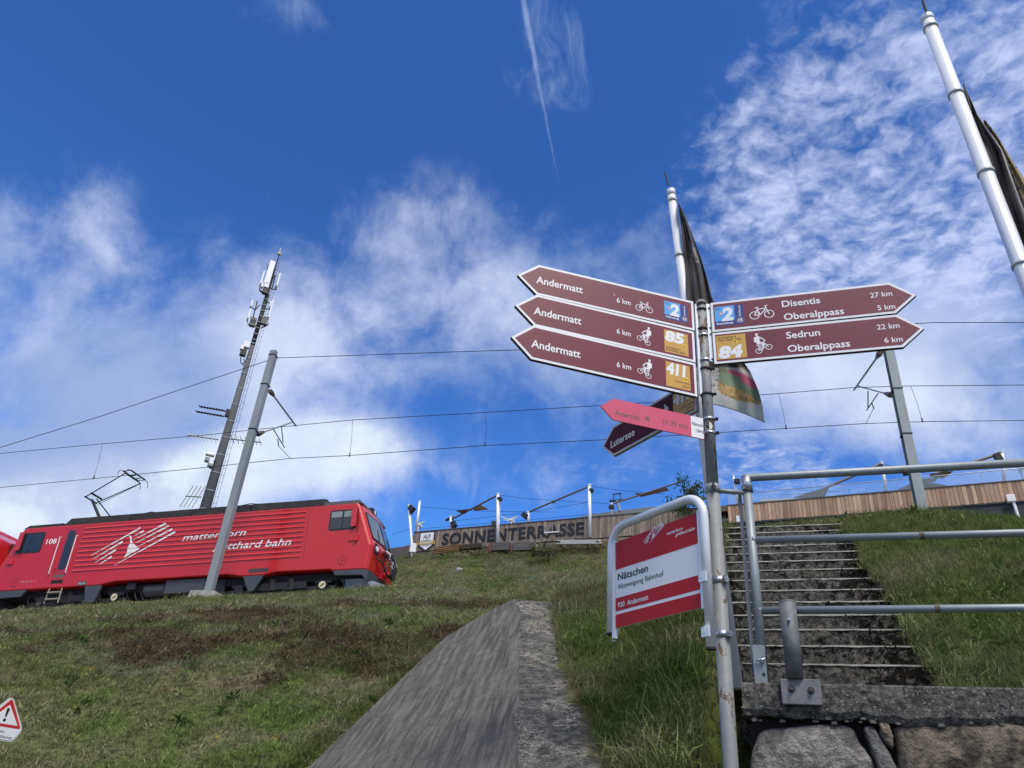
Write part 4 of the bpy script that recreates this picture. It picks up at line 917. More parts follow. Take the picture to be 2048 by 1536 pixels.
def plank_wall(parent, x0, x1, z0, z1_, pw, mats, gap=.012):
    n = int(round((x1-x0)/pw)); pw = (x1-x0)/n; M_ = []
    for m_ in mats:
        mb = MB().box(-pw/2+gap/2, pw/2-gap/2, -.022, 0, z0, z1_); me = bpy.data.meshes.new('plank'); me.from_pydata(mb.v, [], mb.f); me.materials.append(m_); M_.append(me)
    for i in range(n):
        o = bpy.data.objects.new('plank', random.choice(M_)); link(o, parent); o.location = (x0+(i+.5)*pw, -random.uniform(0, .012), random.uniform(-.008, .008))
xL, xM, xR0, xR1 = w4(137, 765)[0], wl_(1413, 1010)[0], wl_(1455, 1010)[0], wl_(2048, 960)[0]+3.
tl_ = thing('terrace_wall', 'weathered grey brown plank parapet with big dark SONNENTERRASSE lettering', 'terrace wall', TO, T3v, N3v, (0, 0, 1))
zbw = -1.04
plank_wall(tl_, xL, xM, zbw, -.03, .125, woodm)
MB().box(xL-.02, xM, .01, .10, zbw, -.04).build('backing', mat('backing_dark', (.03, .026, .022), .9), tl_)
MB().box(xL-.03, xM+.02, -.05, .14, -.03, .012).build('coping_strip', mat('strip_dark', (.06, .05, .045), .7), tl_)
MB().add([(xL-.02, -.02, -.03), (xL-.02, .1, -.03), (xL-.30, .5, zbw), (xL-.22, -.03, zbw), (xL-.02, -.022, zbw)], [(0, 4, 3), (0, 3, 2, 1)]).build('end_board', woodm[0], tl_)
xa, xb = w4(390, 885)[0], w4(1716, 785)[0]; zS = w4(395, 882)[1]; capS = .50
text('lettering', 'SONNENTERRASSE', xa, w4(800, 850)[1]-.03, xb-xa, .56, mat('letter_dark', (.010, .012, .018), .7), tl_, -.045, bold=.036, track=1.08)
# lower horizontal boards at the right part of the front
for i in range(4):
    zz = zbw-.05-i*.13; MB().box(w4(1130, 860)[0], xM-.4, -.02-.01*i, .05, zz-.11, zz).build('lower_board', random.choice(woodm), tl_)
for i in range(3):
    zz = zbw-.06-i*.13; MB().box(xL+.1, w4(330, 950)[0], -.0, .05, zz-.11, zz).build('lower_board', random.choice(woodm), tl_)
MB().box(xL-.1, xM+.6, .3, .5, zbw-3, zbw+.02).build('foundation', dark, tl_)
# shield board
sh = thing('shield_board', 'white shield shaped board with ochre ribbon on the left end of the plank wall', 'sign board', TO-N3v*.06, T3v, N3v, (0, 0, 1))
S_ = [w4(*p) for p in ((203, 782), (326, 768), (322, 878), (244, 925), (190, 893))]
sx0, sx1, sz1, sz0 = S_[0][0], S_[1][0], (S_[0][1]+S_[1][1])/2, (S_[2][1]+S_[4][1])/2; xm_ = (sx0+sx1)/2; szb = sz0-.28; wS = sx1-sx0
def shp(g_): return [(sx0-g_, sz1+g_), (sx1+g_, sz1+g_), (sx1+g_, sz0), (xm_, szb-g_*1.2), (sx0-g_, sz0)]
MB().prism(shp(.05), -.02, .01).build('border', blackt, sh); MB().prism(shp(0), -.026, -.021).build('panel', whitep, sh)
MB().prism([(sx0-.13, sz0-.0), (sx1+.13, sz0+.0), (sx1+.13, sz0+.17), (sx0-.13, sz0+.17)], -.036, -.028).build('ribbon', mat('ribbon_ochre', (.42, .26, .05), .5), sh)
text('lettering', 'ALP', xm_-.20, sz1-.30, .40, .20, blackt, sh, -.03, bold=.02); text('lettering', 'HITTA', xm_-.30, sz1-.58, .60, .20, blackt, sh, -.03, bold=.02)
text('lettering', 'ANDERMATT', xm_-.36, sz0+.045, .72, .09, signw, sh, -.038, bold=.01); text('lettering', 'NÄTSCHEN', xm_-.2, sz0-.09, .40, .06, blackt, sh, -.03)
# fresh wood part
tr_ = thing('terrace_parapet', 'fresh light larch plank parapet above a dark boarded base on the right', 'terrace wall', TO, T3v, N3v, (0, 0, 1))
zf = -.80
plank_wall(tr_, xR0, xR1, zf, -.03, .15, freshm)
MB().box(xR0, xR1, .01, .1, zf, -.04).build('backing', mat('backing_dark', None), tr_)
MB().box(xR0-.02, xR1, -.05, .14, -.03, .012).build('coping_strip', mat('strip_dark', None), tr_)
basem = mat('base_anthracite', (.022, .026, .034), .7, var=.2)
for i in range(9):
    zz = zf-.012-i*.26; MB().box(xR0, xR1, .02, .08, zz-.25, zz).build('base_board', basem, tr_)
MB().box(xR0, xR1, -.03, .02, zf-.06, zf-.005).build('drip_strip', basem, tr_)
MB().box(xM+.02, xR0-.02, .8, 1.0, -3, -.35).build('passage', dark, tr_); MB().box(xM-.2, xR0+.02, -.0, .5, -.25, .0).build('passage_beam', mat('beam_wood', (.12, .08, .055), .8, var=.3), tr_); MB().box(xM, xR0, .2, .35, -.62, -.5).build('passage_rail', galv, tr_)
# deck and buildings' floor behind
MB().box(xL, xR1, .15, 9, -.25, -.06).build('deck', mat('deck_wood', (.12, .09, .07), .9, var=.2), tr_)
for p_ in ((255, 510), (1962, 380)):
    x_, z_ = w1(*p_); d_ = thing('drain_pipe', 'white drain pipe with hopper at the left end of the light parapet' if p_[0] < 500 else 'white slanting drain pipe with hopper near the right photo edge', 'drain pipe', TO-N3v*.08, T3v, N3v, (0, 0, 1), 'white drain pipes below the parapet')
    MB().box(x_-.14, x_+.14, -.16, .04, z_-.14, z_+.14).build('hopper', whitep, d_, bevel=.02); MB().tube([(x_+.05, -.06, z_-.1), (x_+(.05 if p_[0] < 500 else .15), -.06, z_-2.2)], .055, 10).build('pipe', whitep, d_)
# glass railing
gl = thing('glass_railing', 'frameless glass railing with thin rail on top of the light parapet', 'railing', TO+N3v*.3, T3v, N3v, (0, 0, 1))
paneg = bpy.data.materials.new('clear_glass'); paneg.use_nodes = True; t = paneg.node_tree; pr_ = t.nodes['Principled BSDF']; pr_.inputs['Base Color'].default_value = (.8, .9, .95, 1); pr_.inputs['Roughness'].default_value = .03
tb = t.nodes.new('ShaderNodeBsdfTransparent'); tb.inputs['Color'].default_value = (.93, .965, .975, 1); mx = t.nodes.new('ShaderNodeMixShader'); mx.inputs[0].default_value = .10; t.links.new(tb.outputs[0], mx.inputs[1]); t.links.new(pr_.outputs[0], mx.inputs[2]); t.links.new(mx.outputs[0], t.nodes['Material Output'].inputs['Surface'])
zg = w1(800, 290, .3)[1]; x = xR0+.05; i = 0
while x < xR1:
    MB().box(x, x+2.33, -.008, .008, -.05, zg-.02).build('pane', paneg, gl); MB().box(x+2.34, x+2.37, -.012, .012, -.1, zg).build('post', steel, gl); x += 2.4
MB().tube([(xR0, 0, zg), (xR1, 0, zg)], .016, 6).build('handrail', steel, gl); MB().box(xR0, xR0+.03, -.012, .012, -.1, zg).build('post', steel, gl)
def P3(px, py, off=0.):
    p = at_plane(px, py, N3v*(WALL_B+off), N3v); return p
def tpost(name, label, cat, pts, r, m=whitep, group=None, extra=None):
    base = pts[-1]; g = thing(name, label, cat, base, group=group); mb = MB().tube([np.array(p)-base for p in pts], r, 10); mb.build('pole', m, g, smooth=True)
    MB().tube([np.array(pts[0])-base, np.array(pts[0])-base+np.array([0, 0, .05])], r*1.25, 10).build('cap', m, g); return g, base
def flood(g, base, px, py, off, s=.28, rot=.5):
    c_ = P3(px, py, off)-base; mb = MB(); a = T3v*math.cos(rot)+np.array([0, 0, 1])*math.sin(rot); b_ = -T3v*math.sin(rot)+np.array([0, 0, 1])*math.cos(rot)
    V = [c_+i*a*s/2+j*b_*s*.65+k_*N3v*.12 for i in (-1, 1) for j in (-1, 1) for k_ in (-1, 1)]
    mb.add(V, [(0, 1, 3, 2), (4, 6, 7, 5), (0, 4, 5, 1), (2, 3, 7, 6), (0, 2, 6, 4), (1, 5, 7, 3)]); mb.build('floodlight', blackp, g, bevel=.02)
AW = 'awning arms on white posts above the terrace'
gp, bs = tpost('awning_post', 'white awning post in front of the letters N, slanting arm on its left', 'awning post', [P3(995.7, 989, -.5), P3(994.6, 1089, -.5)], .07, group=AW)
MB().tube([P3(999, 998, -.3)-bs, P3(996, 1088, -.3)-bs], .04, 8).build('second_tube', whitep, gp); flood(gp, bs, 999.5, 998, -.45, .16, 1.4)
MB().tube([P3(994, 991, -.5)-bs, P3(903, 1039, .6)-bs], .045, 8).build('arm', mat('arm_brown', (.16, .13, .115), .6), gp)
gp2, bs2 = tpost('awning_post', 'tall white awning post right of the last letter E with long slanting arm', 'awning post', [P3(1178.5, 971, -.5), P3(1180.5, 1075, -.5)], .075, group=AW)
MB().tube([P3(1178, 973, -.5)-bs2, P3(1057, 1024, .6)-bs2], .045, 8).build('arm', mat('arm_brown', None), gp2); flood(gp2, bs2, 1182, 981, -.45, .16, 1.5)
MB().box(*[0, 0, 0, 0, 0, 0]) if False else None
gp3, bs3 = tpost('light_post', 'short white post with black floodlight near the letter S', 'light post', [P3(902, 1034, .6), P3(901.5, 1062, .6)], .07, group='short white light posts on the terrace'); flood(gp3, bs3, 907.5, 1049, .6, .26, .5)
MB().bar(P3(891, 1041, .6)-bs3, P3(907, 1034, .6)-bs3, .06, .12).build('crossbar', darksteel, gp3)
gp4, bs4 = tpost('light_post', 'short white post holding the low end of the right arm, black floodlight at its left', 'light post', [P3(1056.8, 1025, .6), P3(1056.5, 1046, .6)], .07, group='short white light posts on the terrace'); flood(gp4, bs4, 1050.5, 1031.5, .6, .26, .9)
gp5, bs5 = tpost('light_post', 'leaning white post with black lamps at the far left end of the terrace', 'light post', [P3(818, 1011, -.8), P3(821, 1060, -.8), P3(823.5, 1088, -.8), P3(823.2, 1120, -.8)], .065); flood(gp5, bs5, 823.5, 1017, -.8, .26, .9); flood(gp5, bs5, 822.5, 1024.8, -.8, .1, .3)
MB().box(-.14, .14, -.1, .1, P3(823, 1105, -.8)[2]-bs5[2], P3(823, 1088, -.8)[2]-bs5[2]).build('bracket_plate', whitep, gp5)
tpost('flag_pole', 'bare white flagpole leaning right at the left end of the plank wall', 'flagpole', [P3(839.4, 1003, .2), P3(832.2, 1064, .2)], .06)
gp6, bs6 = tpost('light_post', 'small post with black lamp above the wall left of the stop sign frame', 'light post', [P3(1223, 1009, .4), P3(1223.5, 1030, .4)], .06, group=AW); flood(gp6, bs6, 1223, 1014.5, .35, .17, 1.55)
MB().tube([P3(1224, 1008, .4)-bs6, P3(1372, 960, .6)-bs6], .04, 8).build('arm', mat('arm_brown', None), gp6)
gp7, bs7 = tpost('awning_post', 'white post left of the catenary pole carrying a slanting awning arm', 'awning post', [P3(1763, 926, 1.), P3(1772.5, 984, 1.)], .07, group=AW)
MB().tube([P3(1762, 928, 1.)-bs7, P3(1655, 974, .6)-bs7], .06, 8).build('arm', mat('arm_brown', None), gp7); flood(gp7, bs7, 1763, 932, .95, .12, 1.5)
gp8, bs8 = tpost('awning_post', 'white post near the right photo edge with floodlight and awning arm', 'awning post', [P3(2004, 905, 1.), P3(2009, 966, 1.)], .07, group=AW)
MB().tube([P3(2002, 907, 1.)-bs8, P3(1870, 948, .6)-bs8], .06, 8).build('arm', mat('arm_brown', None), gp8); flood(gp8, bs8, 1996, 915, .9, .26, .3)
gp9, bs9 = tpost('light_post', 'thin white post with black lamp just right of the sign post', 'light post', [P3(1467, 953, .8), P3(1476, 1008, .8)], .05); flood(gp9, bs9, 1474, 963, .75, .2, 1.45)
tan = mat('sail_tan', (.26, .17, .085), .8); grey = mat('sail_grey', (.20, .205, .20), .8, var=.1)
def sail(name, label, pts, off, m, th=.02):
    P_ = [P3(a, b_, off+o_) for a, b_, o_ in pts]; base = P_[0].copy(); n = len(P_)
    V = [p-base for p in P_]+[p-base+N3v*th-np.array([0, 0, th]) for p in P_]
    o_ = MB().add(V, [tuple(range(n)), tuple(range(2*n-1, n-1, -1))]+[(i, i+n, (i+1) % n+n, (i+1) % n) for i in range(n)]).build(name, m); o_.location = base
    return tag(o_, label, 'sun sail')
def sgrp(o_): o_['group'] = 'sun sails'; return o_
sail('sun_sail', 'small tan sun sail folded like a bow tie, left wing on the first awning arm', [(912, 1021, -.1), (946, 1016.8, .1), (927, 1028, .4)], .1, tan)
sail('sun_sail', 'right wing of the tan folded sail on the first awning arm', [(946, 1017.5, .1), (961, 1010, .2), (977, 1018, .5), (950, 1020.5, .3)], .1, tan)
sail('sun_sail', 'tiny rolled tan sail halfway along the second awning arm', [(1102, 1004, 0), (1110, 1002, 0), (1112, 1004, .2), (1104, 1006, .2)], .1, tan)
sail('sun_sail', 'brown pointed sail hanging on the arm above the stop sign', [(1269, 986.5, 0), (1300, 985, .1), (1332, 975, .2), (1338, 980, .3), (1282, 993, .3)], .4, tan)
sail('sun_sail', 'grey drooping sail under the arm behind the top rail', [(1586, 995, .3), (1659, 972, 0), (1648, 995, .4)], .6, grey)
sail('sun_sail', 'low flat grey sail just above the light parapet', [(1518, 1003, .2), (1524, 998.5, .5), (1590, 995.5, .5), (1590, 999, .3)], .6, grey)
sail('sun_sail', 'grey tent shaped sail right of the right catenary pole', [(1778, 986, .3), (1838, 964, 0), (1868, 966, .4), (1902, 972, .9), (1910, 976, .9), (1800, 984, .3)], 1.0, grey)
sail('sun_sail', 'folded tan sail panel below the top rail at the right', [(1860, 948, 0), (1906, 942, .2), (1886, 956, .6), (1858, 953, .6)], .8, tan)
sail('sun_sail', 'grey roof sail behind the light parapet, pale underside', [(1790, 982, 1.2), (1840, 958, .8), (1876, 955, 1.2), (1870, 962, 1.5)], 1.4, grey)
# small wind turbines
def turbine(label, hub, tips, foot, off):
    H = P3(*hub, off); g = thing('wind_turbine', label, 'wind turbine', P3(*foot, off), group='small white wind turbines'); b0 = P3(*foot, off)
    MB().tube([H-b0, P3(*foot, off)-b0], .05, 8).build('mast', whitep, g)
    MB().tube([H-b0-N3v*.2, H-b0+N3v*.25], [.06, .09], 10).build('nacelle', whitep, g)
    for tp in tips:
        e = P3(*tp, off)-b0; h_ = H-b0; d = (e-h_)/np.linalg.norm(e-h_); nn = np.cross(d, N3v)
        MB().add([h_-nn*.04, h_+nn*.08, h_+(e-h_)*.3+nn*.13, e, h_+(e-h_)*.3-nn*.03]+[h_-nn*.04+N3v*.03, h_+nn*.08+N3v*.03, h_+(e-h_)*.3+nn*.13+N3v*.02, e+N3v*.005, h_+(e-h_)*.3-nn*.03+N3v*.02], [(0, 1, 2, 3, 4), (9, 8, 7, 6, 5), (0, 5, 6, 1), (1, 6, 7, 2), (2, 7, 8, 3), (3, 8, 9, 4), (4, 9, 5, 0)]).build('blade', mat('blade_grey', (.5, .52, .54), .5), g)
turbine('white wind turbine between the two awning arms', (1022.5, 1041), [(999, 1030), (1038, 1032.5)], (1022, 1053), 1.5)
turbine('white wind turbine at the left end beside the bare flagpole', (837, 1050), [(831, 1047), (852, 1042.5)], (834, 1063), 1.0)
# lift pylons and cables behind
def pylon(label, head, foot, off, s=.55):
    H = P3(*head, off); F = P3(*foot, off); g = thing('lift_pylon', label, 'lift pylon', F, group='lift pylons behind the terrace')
    MB().tube([H-F, (0, 0, 0)], .09, 8).build('pole', galv, g); mb = MB()
    mb.bar(H-F-T3v*s, H-F+T3v*s, .1, .1); mb.bar(H-F-T3v*s*.6+np.array([0, 0, .45]), H-F+T3v*s*.6+np.array([0, 0, .45]), .06, .06); mb.bar(H-F-T3v*s*.5, H-F-T3v*s*.4+np.array([0, 0, .45]), .05, .05); mb.bar(H-F+T3v*s*.5, H-F+T3v*s*.4+np.array([0, 0, .45]), .05, .05); mb.build('crossarm', darksteel, g)
pylon('lift pylon with cross arm right of the letter E, over the plank wall', (1234, 1001), (1240, 1023), 12, .5)
lc = thing('lift_cable', 'thin sagging cables strung behind the terrace posts', 'cable')
for P_ in ([(841, 1013), (915, 1020), (1000, 1023), (1110, 1024)], [(997, 990), (1060, 998), (1180, 1005), (1225, 1008)], [(1181, 972), (1240, 981), (1330, 988)], [(836, 1058), (900, 1053), (1000, 1045), (1100, 1036), (1190, 1027)], [(895, 1043), (980, 1034), (1060, 1024), (1180, 1004)], [(785, 1069), (822, 1057)], [(1765, 928), (1840, 945), (1900, 950)], [(1560, 990), (1700, 981)]):
    MB().tube([P3(*p, 4.) for p in P_], .010, 4).build('cable', wirem, lc)
# furniture in front of the wall
oran = mat('orange_wood', (.27, .13, .045), .6, var=.25, stretch=(1, 1, 4))
bench = thing('folded_bench', 'orange wooden slatted bench lying folded below the letter O', 'bench', P3(864, 1104, -1.2))
b0 = P3(864, 1104, -1.2)
for i in range(4):
    A = P3(864+i*1.5, 1108-i*4.2, -1.2-.0*i)-b0; B = P3(921+i*3, 1099-i*3.6, -1.2)-b0; MB().bar(A, B, .10, .035).build('slat', oran, bench)
MB().bar(P3(880, 1104, -1.1)-b0, P3(886, 1113, -1.1)-b0, .05, .05).bar(P3(918, 1098, -1.1)-b0, P3(926, 1106, -1.1)-b0, .05, .05).build('leg', dark, bench)
dkw = mat('dark_wood', (.075, .055, .045), .8, var=.25)
tb_ = thing('picnic_table', 'dark upturned wooden table leaning below the letters NNE', 'table', P3(948, 1106, -1.3)); b0 = P3(948, 1106, -1.3)
for a, b_ in (((920, 1092), (962, 1087)), ((922, 1095), (962, 1090)), ((924, 1098), (962, 1093.5))): MB().bar(P3(*a, -1.3)-b0, P3(*b_, -1.3)-b0, .16, .05).build('board', dkw, tb_)
for a, b_ in (((935, 1090), (934.5, 1107)), ((960.5, 1087), (960, 1108)), ((921, 1091), (945, 1108)), ((959, 1088), (977, 1104)), ((968, 1090), (978, 1100))): MB().bar(P3(*a, -1.2)-b0, P3(*b_, -1.2)-b0, .06, .06).build('leg', dkw, tb_)
pl = thing('planter', 'long grey wooden planter box with red brown ends below the letters RRA', 'planter', P3(1025, 1102, -.9)); b0 = P3(1025, 1102, -.9)
grw = mat('grey_board', (.10, .095, .09), .85, var=.3, stretch=(.4, .4, 4)); rdw = mat('red_board', (.16, .05, .035), .8)
for i in range(3):
    z0 = P3(986, 1092-0, -.9)[2]-b0[2]-.02
    for x0_, x1_ in ((985.5, 1021), (1028, 1066)): A = P3(x0_, 1100-i*5, -.9)-b0; B = P3(x1_, 1098-i*5, -.9)-b0; MB().bar(A, B, .3, .125).build('board', grw, pl)
for x_ in (1024, 980): MB().bar(P3(x_, 1104, -.95)-b0, P3(x_, 1087, -.95)-b0, .14, .14).build('end_post', rdw, pl)
MB().bar(P3(1070, 1087, -.9)-b0, P3(1075, 1095, -.9)-b0, .1, .05).build('prop', mat('pale_board', (.3, .26, .22), .8), pl)
wt = thing('folding_table', 'pale slatted folding table with dark legs under the letters SSE', 'table', P3(1160, 1097, -1.4)); b0 = P3(1160, 1097, -1.4); palew = mat('pale_slats', (.45, .45, .43), .6)
for i in range(4): MB().bar(P3(1113+i*.6, 1088-i*2.1, -1.4+.15*i)-b0, P3(1203-i*.4, 1087-i*2.1, -1.4+.15*i)-b0, .11, .035).build('slat', palew, wt)
for a, b_ in (((1115, 1086), (1126, 1096)), ((1193, 1081), (1208, 1096)), ((1176, 1086), (1174, 1097)), ((1091, 1086), (1087, 1097)), ((1120, 1083), (1088, 1084))): MB().bar(P3(*a, -1.35)-b0, P3(*b_, -1.35)-b0, .05, .05).build('leg', dark, wt)
cf = thing('wooden_chair', 'small brown chair leaning against the wall below the last letter E', 'chair', P3(1165, 1083, -.5)); b0 = P3(1165, 1083, -.5)
for a, b_ in (((1150, 1075), (1150, 1083)), ((1179, 1073), (1179, 1082)), ((1150, 1078), (1179, 1077)), ((1156, 1079), (1156, 1084)), ((1173, 1079), (1173, 1084))): MB().bar(P3(*a, -.5)-b0, P3(*b_, -.5)-b0, .07, .06).build('frame_bar', dkw, cf)
wb_ = thing('wall_lamp', 'white bar shaped lamp on thin brackets in front of the letters RAS', 'lamp', P3(1103, 1065, -.5)); b0 = P3(1103, 1065, -.5)
MB().bar(P3(1088.5, 1065.5, -.5)-b0, P3(1118, 1063.5, -.5)-b0, .06, .05).build('bar', whitep, wb_)
for a, b_ in (((1088.5, 1065, ), (1088, 1050)), ((1118, 1063), (1118.5, 1048)), ((1104, 1064), (1104.5, 1048))): MB().bar(P3(*a, -.5)-b0, P3(*b_, -.1)-b0, .02, .02).build('bracket', galv, wb_)
sp_ = thing('chimney_pipe', 'short dark flue sticking up behind the plank wall beside the awning post', 'pipe', P3(988, 1054, .6)); MB().box(-.14, .14, -.1, .1, 0, P3(988, 1043, .6)[2]-P3(988, 1054, .6)[2]).build('flue', blackp, sp_)

# shrub beside the plank wall, bushes
def foliage(name, label, cat, base, R_, n, colr, trunkr=.02, leaf=.05, seed=0):
    g = thing(name, label, cat, base); r = random.Random(seed); mb = MB(); st = MB()
    st.tube([(0, 0, -.1), (.03, .02, R_[2]*.9), (.0, 0, R_[2]*1.5)], [trunkr*1.6, trunkr, trunkr*.4], 7)
    ends = []
    for i in range(16):
        a = r.uniform(0, 6.28); h = R_[2]*r.uniform(.2, 1.4); e = np.array([R_[0]*math.cos(a)*r.uniform(.5, 1), R_[1]*math.sin(a)*r.uniform(.5, 1), min(h+R_[2]*r.uniform(.2, .6), R_[2]*2)]); st.tube([(0, 0, h), tuple(e*np.array([.5, .5, 1])+np.array([0, 0, -.05])), tuple(e)], [trunkr*.6, trunkr*.4, trunkr*.15], 5); ends.append((np.array([0, 0, h]), e))
    for i in range(n):
        s0, e = r.choice(ends); f = r.uniform(.25, 1.1); c = s0+(e-s0)*f+np.array([r.gauss(0, 1), r.gauss(0, 1), r.gauss(0, 1)])*R_[0]*.13
        d = np.array([r.gauss(0, 1), r.gauss(0, 1), r.gauss(0, .6)]); d /= np.linalg.norm(d); q_ = np.cross(d, [r.gauss(0, 1), r.gauss(0, 1), r.gauss(0, 1)]); q_ /= np.linalg.norm(q_); l = leaf*r.uniform(.6, 1.3)
        mb.add([c-d*l, c+q_*l*.45, c+d*l, c-q_*l*.45], [(0, 1, 2, 3)])
    st.build('stem', mat('bark', (.09, .07, .05), .9), g); mb.build('foliage', leafmat(name+'_leaf', fixed=colr), g); return g
pb = P3(1372, 1046, -.7); foliage('leafy_shrub', 'leafy shrub standing in front of the plank wall above the stop sign frame', 'shrub', pb, (.95, .8, (P3(1372, 958, -.7)[2]-pb[2])/2), 1100, (.055, .085, .03), .035, .075, 3)
foliage('low_bush', 'low green bush on the slope below the planter', 'bush', P3(1082, 1112, -2.2), (.8, .5, .16), 420, (.05, .075, .025), .012, .06, 5)
pb = P3(2046, 955, .8); foliage('bare_shrub', 'thin twiggy shrub above the parapet at the right photo edge', 'shrub', P3(2046, 962, .8), (.35, .35, .45), 30, (.08, .09, .05), .012, .03, 6)
h_ = hit(919, 1142); rk = MB(); 
def rock(mbx, c_, r_, seed=0, sq=.5, n=10):
    V = []; F_ = []; rr = random.Random(seed)
    for i in range(n+1):
        for j in range(n*2):
            th = math.pi*i/n; ph = 2*math.pi*j/(n*2); d = np.array([math.sin(th)*math.cos(ph), math.sin(th)*math.sin(ph), math.cos(th)]); d = np.sign(d)*np.abs(d)**sq
            s_ = 1+.18*(float(fbm(np.array(d[0]*2+seed), np.array(d[1]*2+d[2]*3), 3, seed))-.5)*2; V.append(np.array(c_)+d*np.array(r_)*s_)
    m_ = n*2
    for i in range(n): F_ += [(i*m_+j, (i+1)*m_+j, (i+1)*m_+(j+1) % m_, i*m_+(j+1) % m_) for j in range(m_)]
    mbx.add(V, F_)
granite = mat('granite_pale', (.33, .33, .31), .9, var=.3, vscale=10, bump=.5)
if h_: rock(rk, (0, 0, .02), (.17, .12, .10), 3, .7); o = rk.build('grass_rock', granite, smooth=True); o.location = h_; tag(o, 'small pale rock lying in the grass below the plank wall', 'rock')

# ------------------------------------------------------------------ concrete wing wall
wm = bpy.data.materials.new('old_concrete'); wm.use_nodes = True; t = wm.node_tree; q = N(t); b = t.nodes['Principled BSDF']; geo = t.nodes.new('ShaderNodeNewGeometry').outputs['Position']
# streaks follow the fall line of the battered face; lichen veins on the capping
_a1 = at_d(1036, 1536, 4.6); _a2 = at_d(1040, 1215, 8.75); _n = np.cross(_a2-_a1, at_d(890, 1275, 8.75)-_a2); _n /= np.linalg.norm(_n)
fall = at_plane(930, 1420, _a1, _n)-at_plane(975, 1320, _a1, _n); fall /= np.linalg.norm(fall); ax = np.cross(fall, _n); ax /= np.linalg.norm(ax)
fx = q.m('MULTIPLY', q.v('DOT_PRODUCT', geo, c3(ax)), 24.); fy = q.m('MULTIPLY', q.v('DOT_PRODUCT', geo, c3(fall)), 1.25)
cmb = t.nodes.new('ShaderNodeCombineXYZ'); t.links.new(fx, cmb.inputs[0]); t.links.new(fy, cmb.inputs[1])
s1 = q.noise(cmb.outputs[0], .9, 8, .72, dist=.25); s2 = q.noise(cmb.outputs[0], 5., 5, .7); big = q.noise(geo, 1.3, 4, .6)
c1 = q.mix(q.ss(s1, .36, .64), (.055, .054, .050), (.165, .155, .132)); bl = q.m('FRACT', q.m('ADD', q.m('MULTIPLY', q.v('DOT_PRODUCT', geo, c3(fall)), 2.6), q.m('MULTIPLY', q.noise(geo, 2.5, 3, .6), .5))); c1 = q.mix(q.m('MULTIPLY', q.ss(bl, .0, .035, 1., 0.), q.ss(q.noise(geo, 3.3, 3, .5), .45, .6)), c1, (.05, .05, .05)); c1 = q.mix(q.m('MULTIPLY', q.ss(s2, .5, .72), .35), c1, (.075, .075, .075)); c1 = q.mix(q.ss(big, .50, .72, 0, .5), c1, (.085, .083, .078)); c1 = q.mix(q.m('MULTIPLY', q.ss(q.noise(geo, 5.5, 9, .78), .50, .60), .6), c1, (.06, .058, .054)); c1 = q.mix(q.m('MULTIPLY', q.ss(q.noise(geo, 110, 3, .6), .55, .66), .5), c1, (.21, .20, .175)); c1 = q.mix(q.m('MULTIPLY', q.ss(q.noise(geo, 24, 7, .75), .52, .70), .55), c1, (.10, .098, .092)); c1 = q.mix(q.m('MULTIPLY', q.ss(s2, .68, .76), .35), c1, (.28, .27, .25))
vo = t.nodes.new('ShaderNodeTexVoronoi'); vo.feature = 'DISTANCE_TO_EDGE'; vo.inputs['Scale'].default_value = 7.
mpv = t.nodes.new('ShaderNodeMapping'); t.links.new(q.v('ADD', geo, q.v('SCALE', q.noise(geo, 9, 5, .7, col=True), scale=.30)), mpv.inputs['Vector']); mpv.inputs['Scale'].default_value = (1., 2.1, 2.1); t.links.new(mpv.outputs[0], vo.inputs['Vector'])
vein = q.m('MULTIPLY', q.ss(vo.outputs['Distance'], .0, .075, 1., 0.), q.ss(q.noise(geo, 3.2, 4, .6), .42, .62))
c2 = q.mix(q.ss(q.noise(geo, 16, 8, .8), .40, .62), (.030, .030, .030), (.13, .125, .112)); c2 = q.mix(q.m('MULTIPLY', vein, 1.), c2, (.42, .39, .30))
c2 = q.mix(q.m('MULTIPLY', q.ss(q.noise(geo, 30, 3, .6), .6, .7), .5), c2, (.20, .19, .15))
nz = t.nodes.new('ShaderNodeNewGeometry').outputs['True Normal']; istop = q.ss(q.v('DOT_PRODUCT', nz, (-1., 0., 0.)), .12, .25)
t.links.new(q.mix(istop, c2, c1), b.inputs['Base Color']); b.inputs['Roughness'].default_value = .93; b.inputs['Specular IOR Level'].default_value = .15
bn = t.nodes.new('ShaderNodeBump'); bn.inputs['Strength'].default_value = .7; bn.inputs['Distance'].default_value = .012; t.links.new(q.m('ADD', q.noise(geo, 45, 8, .8), q.m('MULTIPLY', s1, 1.6)), bn.inputs['Height']); t.links.new(bn.outputs[0], b.inputs['Normal'])
A1 = at_d(1036, 1536, 4.6); A2 = at_d(1040, 1215, 8.75); A2b = at_d(1027, 1198, 9.0); B1 = at_d(1205, 1536, 4.6); B2 = at_d(1112, 1225, 8.72); B2b = at_d(1104, 1205, 8.95); BM = at_d(1150, 1370, 5.95)
PL = at_d(890, 1275, 8.75); PLb = at_d(960, 1232, 8.95); nW = np.cross(A2-A1, PL-A2); PB = at_plane(615, 1536, A1, nW)
dA = (A1-A2)/np.linalg.norm(A1-A2); dB = (B1-B2)/np.linalg.norm(B1-B2); dP = (PB-PL)/np.linalg.norm(PB-PL)
A0, B0_, PB0 = A1+dA*2.2, B1+dB*2.2, PB+dP*2.6
dn = np.array([0, 0, -1.4]); mb = MB()
top = [A0, A1, A2, A2b, B2b, B2, BM+np.array([0, 0, 0]), B1, B0_]
